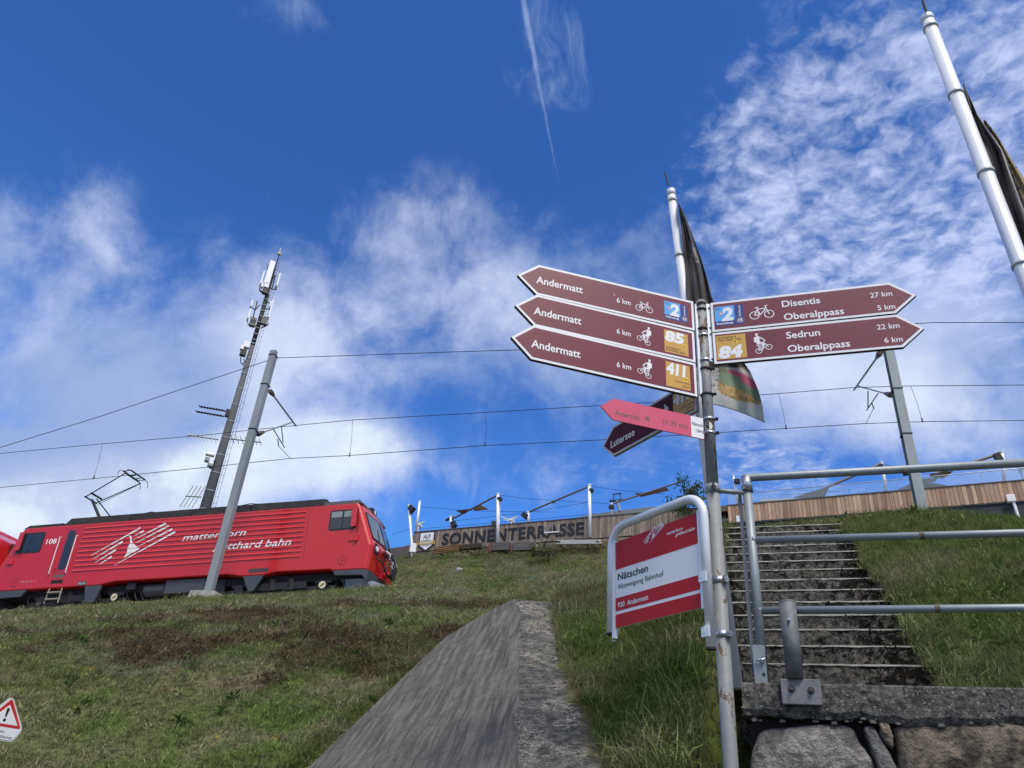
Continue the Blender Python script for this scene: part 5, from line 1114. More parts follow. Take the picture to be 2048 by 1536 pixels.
def grid(mb, a, b_, c_, d_, nu, nv, amp, seed, sink=0.):
    V = []; nr = np.cross(b_-a, d_-a); nr /= np.linalg.norm(nr)
    if nr[2] < 0: nr = -nr
    for i in range(nu+1):
        for j in range(nv+1):
            f, g_ = i/nu, j/nv; p = (a*(1-f)+b_*f)*(1-g_)+(d_*(1-f)+c_*f)*g_; w_ = amp*(float(fbm(np.array(p[0]*3+p[2]*2), np.array(p[1]*3), 4, seed))-.5)*2
            edge = min(f, 1-f, g_, 1-g_) < 1e-6; V.append(p+nr*(0 if edge else w_))
    mb.add(V, [(i*(nv+1)+j, (i+1)*(nv+1)+j, (i+1)*(nv+1)+j+1, i*(nv+1)+j+1) for i in range(nu) for j in range(nv)])
wg = thing('wing_wall', 'old stained concrete wing wall with battered left face rising out of the grass', 'concrete wall', (0, 0, 0))
grid(mb, A0, A2, B2, B0_, 60, 8, .008, 3)
grid(mb, A2, A2b, B2b, B2, 4, 6, .004, 3)
mb.add([B0_, B2, B2b, B0_+dn, B2+dn, B2b+dn], [(0, 1, 4, 3), (1, 2, 5, 4)])
mb.build('capping', wm, wg)
mb = MB(); grid(mb, A0, A2, PL, PB0, 120, 70, .016, 5)
mb.add([A2, A2b, PLb, PL], [(0, 1, 2, 3)]); mb.add([A2b, B2b, B2b+dn, A2b+dn, PLb, PLb+dn, PL, PL+dn, PB0, PB0+dn], [(0, 1, 2, 3), (4, 0, 3, 5), (6, 4, 5, 7), (8, 6, 7, 9)]); mb.build('battered_face', wm, wg)

# ------------------------------------------------------------------ staircase, coping, stone wall
T2v = np.array([T2[0], T2[1], 0.]); N2v = np.array([N2[0], N2[1], 0.]); BC = 4.25
stm = bpy.data.materials.new('old_step_concrete'); stm.use_nodes = True; t = stm.node_tree; q = N(t); b = t.nodes['Principled BSDF']; geo = t.nodes.new('ShaderNodeNewGeometry').outputs['Position']
c1 = q.mix(q.ss(q.noise(geo, 34, 8, .8), .40, .62), (.040, .038, .034), (.20, .185, .155)); c1 = q.mix(q.ss(q.noise(geo, 9, 7, .75), .54, .60), c1, (.014, .013, .011)); c1 = q.mix(q.m('MULTIPLY', q.ss(q.noise(geo, 90, 2, .5), .66, .74), .7), c1, (.26, .25, .22))
la = q.v('DOT_PRODUCT', geo, (float(T2[0]), float(T2[1]), 0.)); en = q.m('ADD', q.ss(la, .25, .85, 0., .16), q.ss(la, -.05, -.4, 0., .12))   # soil washed over both ends of the steps
c1 = q.mix(q.ss(q.m('ADD', q.noise(geo, 13, 7, .72), en), .60, .64), c1, (.016, .013, .010))
t.links.new(c1, b.inputs['Base Color']); b.inputs['Roughness'].default_value = .95; b.inputs['Specular IOR Level'].default_value = .15
bn = t.nodes.new('ShaderNodeBump'); bn.inputs['Strength'].default_value = 1.; bn.inputs['Distance'].default_value = .02; t.links.new(q.noise(geo, 40, 7, .75), bn.inputs['Height']); t.links.new(bn.outputs[0], b.inputs['Normal'])
nosm = mat('step_nosing', (.46, .44, .37), .9, var=.3, vscale=9, col2=(.16, .15, .12), c2amt=(.56, .68), c2scale=14)
stg = thing('staircase', 'dark mossy concrete steps climbing the grass bank behind the railing', 'staircase', (0, 0, 0), T2v, N2v, (0, 0, 1))
for k_ in range(-2, 14):
    bb = 5.25+.2745*k_; z = 2.64+.17*k_; xa_, xb_ = (-.30-.16*min(1, max(0, k_)/8)-random.uniform(0, .02) if k_ > 0 else -.215), .87+random.uniform(-.03, .05); nX = 70; nZ = 6; mb = MB(); V = []
    for i in range(nX+1):
        x = xa_+(xb_-xa_)*i/nX
        for j in range(nZ+1):
            zz = z-.19+(.19)*j/nZ; d = .012*(float(fbm(np.array(x*9), np.array(zz*12), 4, k_+20))-.5)*2; chip = 0
            if j == nZ: chip = max(0, float(fbm(np.array(x*7), np.array(k_*3.), 3, 91))-.60)*.12
            V.append((x, bb+d+chip, zz-(.004*float(fbm(np.array(x*30), np.array(k_*2.), 2, 5))+chip*.6 if j == nZ else 0)))
    for i in range(nX+1): V.append((xa_+(xb_-xa_)*i/nX, bb+.31, z))
    F_ = [(i*(nZ+1)+j, (i+1)*(nZ+1)+j, (i+1)*(nZ+1)+j+1, i*(nZ+1)+j+1) for i in range(nX) for j in range(nZ)]; b0_ = (nX+1)*(nZ+1)
    F_ += [(i*(nZ+1)+nZ, (i+1)*(nZ+1)+nZ, b0_+i+1, b0_+i) for i in range(nX)]; mb.add(V, F_)
    mb.box(xa_, xa_+.02, bb+.012, bb+.31, z-.19, z-.008); mb.box(xb_-.02, xb_, bb+.012, bb+.31, z-.19, z-.008)
    st_ = mb.build('step', stm, stg)
    mb = MB(); V = []
    for i in range(nX+1):
        x = xa_+(xb_-xa_)*i/nX; w_ = .0050*(.5+.9*float(fbm(np.array(x*14), np.array(k_*1.7), 3, 7))); pr = .003+.003*float(fbm(np.array(x*20), np.array(k_*3.1), 2, 9))
        V += [(x, bb-pr, z+.003), (x, bb-pr*.9, z+.003-w_*2), (x, bb+.02, z+.004)]
    mb.add(V, [(3*i, 3*i+1, 3*i+4, 3*i+3) for i in range(nX)]+[(3*i, 3*i+3, 3*i+5, 3*i+2) for i in range(nX)]); mb.build('nosing', nosm, st_)
# moss and soil clods creeping over the step ends
mossm = leafmat('dark_moss', sub=.0); clod = []
for sd in range(4):
    mbx = MB(); rock(mbx, (0, 0, 0), (1, .8, .6), sd+30, .8, 5); clod.append((mbx.v, mbx.f))
P = []; cM = []
for _ in range(5200):
    k_ = random.randint(-1, 13); side_ = random.random()
    x = .90-abs(random.gauss(0, .11))*(1.9 if 0 < k_ < 8 else .9) if side_ < .74 else -.34+abs(random.gauss(0, .12)); 
    if float(fbm(np.array(x*5.), np.array(k_*.9), 3, 13)) < .47: continue
    bb = 5.25+.2745*k_; z = 2.64+.17*k_; P.append(T2v*x+N2v*(bb-random.uniform(-.02, .015))+np.array([0, 0, z-random.uniform(0, .16)])); cM.append(random.choice([(.022, .018, .013), (.03, .026, .016), (.016, .013, .010)]))
n = len(P); scatter('moss_clods', clod, P, RNG.uniform(0, 6, (n, 3)), RNG.uniform(.003, .011, n), np.array(cM), mossm)
# grass tufts on the steps and hanging onto them
n = 420; kk = RNG.integers(-1, 14, n); xx_ = np.where(RNG.random(n) < .75, .92-np.abs(RNG.normal(0, .07, n)), -.46+np.abs(RNG.normal(0, .05, n))); bb = 5.25+.2745*kk+.03; P = np.array([T2v*a+N2v*b_+np.array([0, 0, 2.64+.17*k_]) for a, b_, k_ in zip(xx_, bb, kk)])
rot = np.stack([RNG.normal(.3, .5, n), RNG.normal(-.5, .4, n), RNG.uniform(-.5, .5, n)], -1)
scatter('step_grass', [blades(120+i, 12, .12, .03, .005, 1.2, 3, .7) for i in range(4)], P, rot, RNG.uniform(.35, .95, n), np.tile(np.array([.07, .09, .03]), (n, 1))*RNG.uniform(.6, 1.5, (n, 1)), turf)
# coping
def cpl(px, py, off=0.): 
    p = at_plane(px, py, N2v*(BC+off), N2v); return float(p.dot(T2v)), float(p[2])
cop = bpy.data.materials.new('exposed_aggregate'); cop.use_nodes = True; t = cop.node_tree; q = N(t); b = t.nodes['Principled BSDF']; geo = t.nodes.new('ShaderNodeNewGeometry').outputs['Position']
vo = t.nodes.new('ShaderNodeTexVoronoi'); vo.inputs['Scale'].default_value = 48; t.links.new(q.v('ADD', geo, q.v('SCALE', q.noise(geo, 30, 2, .5, col=True), scale=.02)), vo.inputs['Vector'])
pick = q.ss(q.v('DOT_PRODUCT', vo.outputs['Color'], (.6, .4, 0)), .60, .64); inn = q.ss(vo.outputs['Distance'], .30, .38, 1., 0.)
c1 = q.mix(q.ss(q.noise(geo, 30, 9, .82), .40, .62), (.040, .040, .040), (.20, .192, .175)); c1 = q.mix(q.m('MULTIPLY', q.m('MULTIPLY', pick, inn), .85), c1, (.30, .29, .255)); c1 = q.mix(q.m('MULTIPLY', q.ss(q.noise(geo, 3.1, 4, .6), .58, .72), .5), c1, (.20, .195, .18))
t.links.new(c1, b.inputs['Base Color']); b.inputs['Roughness'].default_value = .9; b.inputs['Specular IOR Level'].default_value = .2
bn = t.nodes.new('ShaderNodeBump'); bn.inputs['Strength'].default_value = 1.; bn.inputs['Distance'].default_value = .02; t.links.new(q.m('ADD', q.noise(geo, 60, 6, .75), q.m('MULTIPLY', q.m('MULTIPLY', pick, inn), .5)), bn.inputs['Height']); t.links.new(bn.outputs[0], b.inputs['Normal'])
cg = thing('retaining_wall', 'rough pebbly concrete coping on a wall of big boulders, bottom right', 'retaining wall', (0, 0, 0), T2v, N2v, (0, 0, 1))
xc0 = cpl(1482, 1366)[0]; zc1 = cpl(1700, 1368)[1]; zc0 = cpl(1700, 1434)[1]
mb = MB(); nX, nZ = 260, 16; V = []
for i in range(nX+1):
    x = xc0+4.2*i/nX
    bot = zc0-.012-.035*(float(fbm(np.array(x*6), np.array(2.), 4, 6))-.5)*2
    for j in range(nZ+1):
        z = bot+(zc1-bot)*j/nZ; d = .012*(float(fbm(np.array(x*14), np.array(z*14), 4, 33))-.5)*2+(.018*(1-j/3) if j < 3 else 0); V.append((x, BC+d+(.008 if j == nZ else 0), z))
F_ = [(i*(nZ+1)+j, (i+1)*(nZ+1)+j, (i+1)*(nZ+1)+j+1, i*(nZ+1)+j+1) for i in range(nX) for j in range(nZ)]; b0_ = len(V)
for i in range(nX+1): V.append((xc0+4.2*i/nX, BC+.42, zc1-.005)); V.append((xc0+4.2*i/nX, BC+.42, zc0))
F_ += [(i*(nZ+1)+nZ, (i+1)*(nZ+1)+nZ, b0_+2*i+2, b0_+2*i) for i in range(nX)]+[(i*(nZ+1), b0_+2*i+1, b0_+2*i+3, (i+1)*(nZ+1)) for i in range(nX)]
F_ += [tuple(list(range(nZ, -1, -1))+[b0_+1, b0_])]; mb.add(V, F_).build('coping', cop, cg)
# pebbles standing proud of the coping
peb = MB(); r = random.Random(5)
for _ in range(420):
    x = xc0+r.random()*2.9; z = zc0+.01+r.random()*(zc1-zc0-.03); s_ = r.uniform(.0015, .0055)*(1.5 if r.random() < .1 else 1); rock(peb, (x, BC+.004, z), (s_*1.3, s_*.8, s_), r.randint(0, 99), .8, 3)
for _ in range(90):
    x = xc0+r.random()*2.9; s_ = r.uniform(.004, .013)*(1.5 if r.random() < .12 else 1); rock(peb, (x, BC+r.uniform(.015, .04), zc0-.006+r.uniform(-.025, .012)), (s_*1.3, s_, s_*.7), r.randint(0, 99), .7, 3)
peb.build('pebble', mat('pebble', (.10, .097, .09), .85, var=.7, vscale=18), cg, kind='stuff')
# boulders
bmats = []
for i, (c_, d_) in enumerate([((.30, .285, .255), (.12, .115, .105)), ((.21, .175, .13), (.055, .045, .036)), ((.19, .19, .18), (.08, .08, .078))]):
    bmats.append(mat(f'boulder_{"abc"[i]}', c_, .9, var=.45, vscale=26, col2=d_, c2amt=(.44, .58), c2scale=9, bump=1., bscale=38, detail=10))
def boulder(P_, m, seed, depth=.30, bulge=.05):
    """P_: outline in (x,z) on the wall plane"""
    c_ = np.mean(np.array(P_), 0); n = 48; K = len(P_); out = []
    for i in range(n):
        f = i/n*K; a = int(f); g_ = f-a; p = np.array(P_[a % K])*(1-g_)+np.array(P_[(a+1) % K])*g_; out.append(p)
    for _ in range(2): out = [(out[i-1]+out[i]*2+out[(i+1) % n])/4 for i in range(n)]
    V = []; rows = [(1.0, depth), (1.0, .05), (.985, .025), (.95, .006), (.88, -.008)]+[(s_, -.012-bulge*(1-(s_/.88)**2)*.5) for s_ in (.78, .68, .58, .48, .38, .28, .18, .08)]
    for s_, y in rows:
        for i in range(n):
            p = c_+(out[i]-c_)*s_; d = (.022*(float(fbm(np.array(p[0]*7+seed), np.array(p[1]*7), 4, seed))-.5)*2+.010*(float(fbm(np.array(p[0]*28+seed), np.array(p[1]*28), 3, seed+3))-.5)*2)
            w_ = .012*(float(fbm(np.array(i*.35), np.array(s_*2.), 3, seed+9))-.5)*2 if s_ > .9 else 0
            pp = p+(p-c_)/max(.01, np.linalg.norm(p-c_))*w_; V.append((pp[0], BC+.03+y+(d if y < .1 else 0), pp[1]))
    F_ = [(r_*n+i, r_*n+(i+1) % n, (r_+1)*n+(i+1) % n, (r_+1)*n+i) for r_ in range(len(rows)-1) for i in range(n)]; F_.append(tuple(range((len(rows)-1)*n, len(rows)*n)))
    MB().add(V, F_).build('boulder', m, cg, smooth=True)
def C(*L): return [cpl(a, b_) for a, b_ in L]
boulder(C((1520, 1452), (1610, 1446), (1705, 1448), (1720, 1485), (1752, 1520), (1760, 1580), (1700, 1640), (1560, 1640), (1498, 1600), (1502, 1500)), bmats[0], 1)
boulder(C((1722, 1444), (1748, 1444), (1775, 1490), (1800, 1540), (1800, 1600), (1775, 1610), (1755, 1530)), bmats[2], 2, bulge=.03)
boulder(C((1755, 1440), (1777, 1442), (1790, 1475), (1786, 1500), (1768, 1480)), bmats[1], 3, bulge=.02)
boulder(C((1786, 1440), (1900, 1436), (2030, 1436), (2075, 1450), (2110, 1540), (2060, 1640), (1850, 1650), (1812, 1590), (1796, 1510)), bmats[1], 4)
boulder(C((2090, 1440), (2260, 1436), (2340, 1500), (2330, 1640), (2130, 1640), (2110, 1530)), bmats[0], 5)
xg = xc0+.05
for rw in range(3):
    zt0 = cpl(1700, 1655)[1]-rw*.47; x = xg-random.uniform(0, .1)
    while x < xc0+3.6:
        w_ = random.uniform(.4, .8); boulder([(x+.02, zt0-.44), (x+w_-.02, zt0-.44), (x+w_-.03, zt0-.01), (x+.03, zt0-.02)], random.choice(bmats), random.randint(10, 99)); x += w_
MB().box(xc0+.03, xc0+4.2, BC+.10, BC+.4, -.1, zc0+.01).build('wall_core', mat('soil_dark', (.018, .015, .013), .95), cg)

# ------------------------------------------------------------------ railing
rail = thing('pipe_railing', 'grey galvanised pipe railing with three rails in front of the stairs', 'railing', (0, 0, 0))
RB = 4.33; RN = N2v; po = at_plane(1493, 965, N2v*RB, N2v); pox, poy = po[0], po[1]
def R3(px, py): return at_plane(px, py, N2v*RB, N2v)
zb_ = zc1; PT = np.array([pox, poy, 0.])
ptop = R3(1493, 958)[2]
MB().tube([PT+np.array([0, 0, zb_-.05]), PT+np.array([0, 0, ptop-.02])], .0255, 16).build('post', galv, rail, smooth=True)
MB().tube([PT+np.array([0, 0, ptop-.075]), PT+np.array([0, 0, ptop+.012])], .031, 16).build('collar', steel, rail, smooth=True)
MB().tube([PT+np.array([0, 0, ptop-.082]), PT+np.array([0, 0, ptop-.074])], .033, 16).build('collar_band', rubber, rail)
MB().bar(PT-T2v*.012-np.array([0, 0, 0])+np.array([-.0, -.0, zb_-.04])-N2v*.030, PT-T2v*.012-N2v*.030+np.array([0, 0, zb_+.19]), .062, .012, up=N2v).build('base_plate', galv, rail)
MB().bar(PT-T2v*.045+N2v*.03+np.array([0, 0, zb_+.05]), PT-T2v*.045+N2v*.03+np.array([0, 0, ptop-.08]), .02, .04, up=N2v).build('flat_bar', mat('bar_dark', (.13, .15, .165), .5, .4), rail)
ey = R3(1525, 1324); mbr = MB(); mbr.tube([ey-N2v*.045-T2v*.03, ey-N2v*.055, ey-N2v*.05+T2v*.012+np.array([0, 0, .012]), ey-N2v*.045-np.array([0, 0, .012])], .005, 7); mbr.tube([ey-N2v*.03, ey-N2v*.045], .011, 8); mbr.build('eye_bolt', steel, rail)
MB().tube([R3(1528, 1352)-N2v*.0365, R3(1528, 1352)-N2v*.0372], .009, 10).build('bolt_hole', blackp, rail)
def railtube(a, b_, r_, ext=1.2, mt=galv):
    A, B = R3(*a), R3(*b_); B = B+(B-A)/np.linalg.norm(B-A)*ext; return A, B
A, B = railtube((1490, 956), (2040, 926), .024); A = np.array([pox, poy, A[2]]); MB().tube([A-np.array([0, 0, .0])-T2v*.018, A+T2v*.02, B], .0225, 16).build('top_rail', galv, rail, smooth=True)
for (a, b_) in (((1510, 1080), (2040, 1066)), ((1522, 1221), (2040, 1216))):
    A, B = railtube(a, b_, .02); MB().tube([A-T2v*.03, B], .0195, 16).build('mid_rail', galv, rail, smooth=True); MB().tube([A-T2v*.015, A+T2v*.004], [.028, .021], 14).build('weld', galv, rail, smooth=True)
for px, py, r_ in ((1810, 943, .0245), (1843, 1071, .0215), (1874, 1217, .0215)):
    c_ = R3(px, py); MB().tube([c_-T2v*.011, c_+T2v*.011], r_, 14).build('joint_weld', mat('weld_rust', (.11, .085, .065), .8, var=.3), rail)
c_ = at_plane(2200, 1300, N2v*RB, N2v); MB().tube([c_*np.array([1, 1, 0])+np.array([0, 0, zb_-.05]), c_*np.array([1, 1, 0])+np.array([0, 0, ptop+.06])], .0255, 14).build('post', galv, rail, smooth=True)
# bracket tube bolted to the coping
bk = thing('bracket_tube', 'short capped steel tube on a plate bolted to the coping', 'post bracket', T2v*cpl(1603, 1384)[0]+N2v*BC+np.array([0, 0, zc1]), T2v, N2v, (0, 0, 1))
xb0 = cpl(1603, 1384)[0]
def K(px, py): a, z = cpl(px, py, -.02); return a-xb0, z-zc1
p0, p1_ = K(1560, 1358), K(1646, 1411); 
MB().box(p0[0], p1_[0], -.03, -.008, p1_[1], p0[1]).build('plate', mat('plate_zinc', (.17, .175, .18), .6, .3, var=.3, vscale=14, bump=.2), bk, bevel=.003)
xt = K(1590, 1350)[0]; zt0, zt1 = K(1592, 1357)[1], K(1577, 1205)[1]; tubem = mat('tube_zinc', (.14, .15, .16), .65, .3, var=.3, vscale=20, bump=.25)
MB().tube([(xt, -.012, zt0-.003), (xt, -.012, zt1)], .042, 22).build('tube', tubem, bk, smooth=True)
MB().tube([(xt, -.012, zt1), (xt, -.012, zt1+.008), (xt, -.012, zt1+.012)], [.043, .041, .02], 20).build('cap', tubem, bk)
MB().tube([(xt, -.050, zt1-.095), (xt, -.066, zt1-.095)], .008, 8).build('bolt', steel, bk)
for px, py in ((1583, 1379), (1622, 1382)):
    a, z = K(px, py); MB().tube([(a, -.030, z), (a, -.033, z)], .017, 14).build('washer', mat('rusty', (.05, .035, .03), .8), bk); MB().tube([(a, -.033, z), (a, -.043, z)], .010, 6).tube([(a, -.043, z), (a, -.053, z)], .005, 8).build('bolt', mat('bolt_dark', (.10, .095, .09), .5, .5), bk)

# ------------------------------------------------------------------ sign post
SPD = 4.25; sp = at_d(1403, 620, SPD); SPX = np.array([sp[0], sp[1], 0.])
sg = thing('signpost', 'peeling grey signpost carrying six brown and pink direction boards', 'signpost', (sp[0], sp[1], .8))
pm = bpy.data.materials.new('peeling_paint'); pm.use_nodes = True; t = pm.node_tree; q = N(t); b = t.nodes['Principled BSDF']; geo = t.nodes.new('ShaderNodeNewGeometry').outputs['Position']
sxx = t.nodes.new('ShaderNodeSeparateXYZ'); t.links.new(geo, sxx.inputs[0]); upm = q.ss(sxx.outputs['Z'], 3.2, 3.9); 
mp = t.nodes.new('ShaderNodeMapping'); t.links.new(geo, mp.inputs['Vector']); mp.inputs['Scale'].default_value = (1.6, 1.6, .8)
pn = q.noise(mp.outputs[0], 12, 6, .65, dist=.6); th_ = q.m('SUBTRACT', pn, q.m('MULTIPLY', inv_ if False else q.m('SUBTRACT', 1., upm), .07))
pe = q.ss(th_, .515, .53); base_ = q.mix(q.noise(geo, 20, 4, .6), (.15, .165, .17), (.23, .245, .245))
ru = q.mix(q.ss(q.noise(geo, 60, 4, .6), .4, .6), (.085, .045, .032), (.12, .075, .055)); pc_ = q.mix(pe, base_, ru); halo = q.m('MULTIPLY', q.ss(th_, .485, .505), q.m('SUBTRACT', 1., pe)); pc_ = q.mix(q.m('MULTIPLY', halo, .45), pc_, (.36, .36, .35))
t.links.new(pc_, b.inputs['Base Color']); b.inputs['Roughness'].default_value = .6; bn = t.nodes.new('ShaderNodeBump'); bn.invert = True; bn.inputs['Strength'].default_value = .5; bn.inputs['Distance'].default_value = .004; t.links.new(pe, bn.inputs['Height']); t.links.new(bn.outputs[0], b.inputs['Normal'])
def S_z(px, py): return float(at_d(px, py, SPD-.03)[2])
zcap = S_z(1403, 603); z0_ = .8
lz = lambda z: z-z0_
zj = S_z(1430, 978)
MB().tube([(0, 0, -.8), (0, 0, lz(zj))], .0375, 24).build('lower_pole', pm, sg, smooth=True)
MB().tube([(0, 0, lz(zj)), (0, 0, lz(zcap))], .0335, 24).build('upper_pole', pm, sg, smooth=True)
MB().tube([(0, 0, lz(zcap)-.012), (0, 0, lz(zcap)), (0, 0, lz(zcap)+.012), (0, 0, lz(zcap)+.026), (0, 0, lz(zcap)+.032)], [.041, .043, .036, .022, .004], 22).build('cap', mat('cap_grey', (.26, .25, .24), .7, var=.3, vscale=20), sg, smooth=True)
def clampring(zz, h=.022, m=steel, r_=.039, ear=(1, 0)):
    c_ = MB().tube([(0, 0, zz-h/2), (0, 0, zz+h/2)], r_, 22).build('clamp', m, sg, smooth=True)
    e = np.array([ear[0], ear[1], 0.]); e = e/np.linalg.norm(e); MB().bar(e*.036+np.array([0, 0, zz]), e*.058+np.array([0, 0, zz]), .012, h*.9).tube([e*.05+np.cross(e, [0, 0, 1])*.014+np.array([0, 0, zz]), e*.05-np.cross(e, [0, 0, 1])*.014+np.array([0, 0, zz])], .006, 7).build('clamp_bolt', darksteel, c_)
for py, m_ in ((616, darksteel), (655, darksteel), (668, steel), (718, steel), (735, darksteel), (786, darksteel), (836, steel), (864, steel)):
    clampring(lz(S_z(1410, py)), .014 if m_ is darksteel else .016, m_, ear=(.9, -.5))
clampring(lz(zj)+.01, .05, galv, .042, ear=(-.2, -1))
# arm to railing
MB().tube([(0, 0, lz(zj)+.005), PT-SPX+np.array([0, 0, lz(zj)+.015])], .0135, 12).build('tie_arm', galv, sg, smooth=True)
MB().box(-.001, .001, 0, 0, 0, 0) if False else None
# sticker on the post
stk = MB(); zc_ = lz(S_z(1412, 852)); 
for i in range(14):
    a = 2*math.pi*i/14; w_ = .024*math.cos(a); ang = math.atan2(-1, -.35)+w_/.0335; stk.v.append((.0345*math.cos(ang), .0345*math.sin(ang), zc_+.028*math.sin(a))); stk.mi = []
stk.f = [list(range(14))]; stk.mi = [0]; stk.build('sticker', mat('sticker_white', (.62, .62, .60), .5), sg)
# bracket channels beside the post
BR = (at_d(1393, 640, SPD)*np.array([1, 1, 0])-SPX)
for (x_, y0_, y1_) in ((1394, 606, 788), (1417, 606, 722)):
    p = at_d(x_, 640, SPD-.01)*np.array([1, 1, 0])-SPX; zt_a, zt_b = lz(S_z(x_, y0_)), lz(S_z(x_, y1_))
    MB().box(p[0]-.0135, p[0]+.0135, p[1]-.012, p[1]+.012, zt_b, zt_a).build('bracket_channel', alu, sg, bevel=.003)
def board(label, pe_px, De, tip_px, Dt, z1_, z0b, L_left, kind, fill, tipl=.13, th=.022, border=.016, side_m=blackp, rimm=None):
    """board plane from the post end towards the tip; local x runs in reading direction, -y faces the viewer"""
    E_ = at_d(pe_px[0], pe_px[1], De); Tp = at_d(tip_px[0], tip_px[1], Dt); E_[2] = Tp[2] = 0
    L = float(np.linalg.norm(Tp-E_)); X_ = (E_-Tp)/L if L_left else (Tp-E_)/L; Y_ = np.cross([0, 0, 1], X_); O_ = Tp if L_left else E_
    g = bpy.data.objects.new('direction_board', None); g.empty_display_size = .1; COL.objects.link(g); g.parent = sg; g['label'] = label
    loc = O_-SPX; g.matrix_local = Matrix([[X_[i], Y_[i], (0, 0, 1)[i], (loc[0], loc[1], lz(z0b))[i]] for i in range(3)]+[[0, 0, 0, 1]])
    H = z1_-z0b; zm = H/2
    def outl(m_, e=0):
        if L_left: return [(tipl+m_*.45, H-m_), (m_*1.35+e, zm), (tipl+m_*.45, m_), (L-m_, m_), (L-m_, H-m_)]
        return [(m_, H-m_), (m_, m_), (L-tipl-m_*.45, m_), (L-m_*1.35, zm), (L-tipl-m_*.45, H-m_)]
    MB().prism(outl(-.001), 0, th).build('panel', side_m, g)
    MB().prism(outl(0), -.002, -.0002).build('face', rimm or signw, g)
    if border: MB().prism(outl(border), -.0028, -.0021).build('field', fill, g)
    def uv(px, py):
        p = at_plane(px, py, O_, Y_); return float((p-O_).dot(X_)), float(p[2]-z0b)
    return g, uv, L, H
def tx(g, uv, body, a, b_, cap, m=signw, y=-.0034, **kw):
    p, q_ = uv(*a), uv(*b_); w_ = math.hypot(q_[0]-p[0], 0); return text('lettering', body, p[0], (p[1]+q_[1])/2, w_, cap, m, g, y, **kw)
def bicycle(g, x0, z0, w, rider=False, flip=1, m=signw, rot=0.):
    mb = MB(); y = -.0034
    c_, s_ = math.cos(rot), math.sin(rot)
    def Q(a, b_): a, b_ = a*w, b_*w; a = a if flip > 0 else w-a; return x0+a*c_-b_*s_, z0+a*s_+b_*c_
    lw_ = .045*w; r_ = .19*w if not rider else .17*w
    for cx in (.2, .8): ring(mb, Q(cx, .2), r_, lw_*.8, y, 22)
    for a, b_ in (((.2, .2), (.34, .50)), ((.34, .50), (.70, .52)), ((.34, .5), (.44, .2)), ((.2, .2), (.44, .2)), ((.44, .2), (.70, .52)), ((.70, .52), (.8, .2)), ((.67, .62), (.70, .52)), ((.64, .64), (.76, .66)), ((.34, .5), (.31, .58)), ((.24, .59), (.39, .60))): seg(mb, Q(*a), Q(*b_), lw_, y)
    if rider:
        disk(mb, Q(.56, 1.28), .085*w, y, 14); poly(mb, [Q(.30, .66), (Q(.48, .60)), Q(.62, 1.10), Q(.56, 1.18), Q(.42, 1.16)], y); poly(mb, [Q(.22, .86), Q(.34, .74), Q(.44, 1.14), Q(.34, 1.16)], y-.0002)
        for a, b_, ww in (((.56, 1.10), (.74, .86), .07), ((.74, .86), (.80, .66), .06), ((.38, .66), (.62, .62), .12), ((.62, .62), (.50, .30), .09), ((.5, .3), (.58, .26), .06)): seg(mb, Q(*a), Q(*b_), ww*w, y-.0001)
    return mb.build('pictogram', m, g)
def quad(g, name, uv, pts, m, y): 
    mb = MB(); poly(mb, [uv(*p) for p in pts], y); return mb.build(name, m, g)
def rect(g, name, x0, x1, z0, z1_, m, y): return MB().add([(x0, y, z0), (x1, y, z0), (x1, y, z1_), (x0, y, z1_)], [(0, 1, 2, 3)]).build(name, m, g)
def badge2(g, x, z, s):
    rect(g, 'route_badge', x, x+s*1.18, z, z+s, navy, -.0030); rect(g, 'badge_field', x, x+s*.80, z+s*.24, z+s, cyan, -.0034)
    text('badge_number', '2', x+s*.26, z+s*.27, s*.48, s*.60, signw, g, -.0038, bold=.05, shear=.12)
    mb = MB(); cx, cz = x+s*.24, z+s*.62; poly(mb, [(cx, cz-.1*s), (cx+.1*s, cz), (cx, cz+.1*s), (cx-.1*s, cz)], -.0036); mb.build('cross_field', redp, g)
    mb = MB(); seg(mb, (cx-.06*s, cz), (cx+.06*s, cz), .035*s, -.0040); seg(mb, (cx, cz-.06*s), (cx, cz+.06*s), .035*s, -.0041); mb.build('cross', signw, g)
    text('lettering', 'Rheinradweg', x+s*.05, z+s*.08, s*.66, s*.085, signw, g, -.0036, bold=.03); text('lettering', '15', x+s*.93, z+s*.13, s*.17, s*.15, signw, g, -.0036, bold=.04)
    mb = MB(); [disk(mb, (x+s*1.01+s*.145*math.cos(i*.5236), z+s*.20+s*.145*math.sin(i*.5236)), s*.014, -.0036, 6) for i in range(12)]; mb.build('badge_stars', yellowp, g)
    text('lettering', 'Rhein', x+s*.04, z+s*.90, s*.22, s*.055, navy, g, -.0038, bold=.01); text('lettering', 'Route', x+s*.04, z+s*.82, s*.22, s*.055, navy, g, -.0038, bold=.01)
    v_ = text('lettering', 'EuroVelo.com', 0, 0, s*.55, s*.085, signw, g, -.0036, bold=.02, rot=math.pi/2); v_.location = (x+s*1.05, 0, z+s*.40)
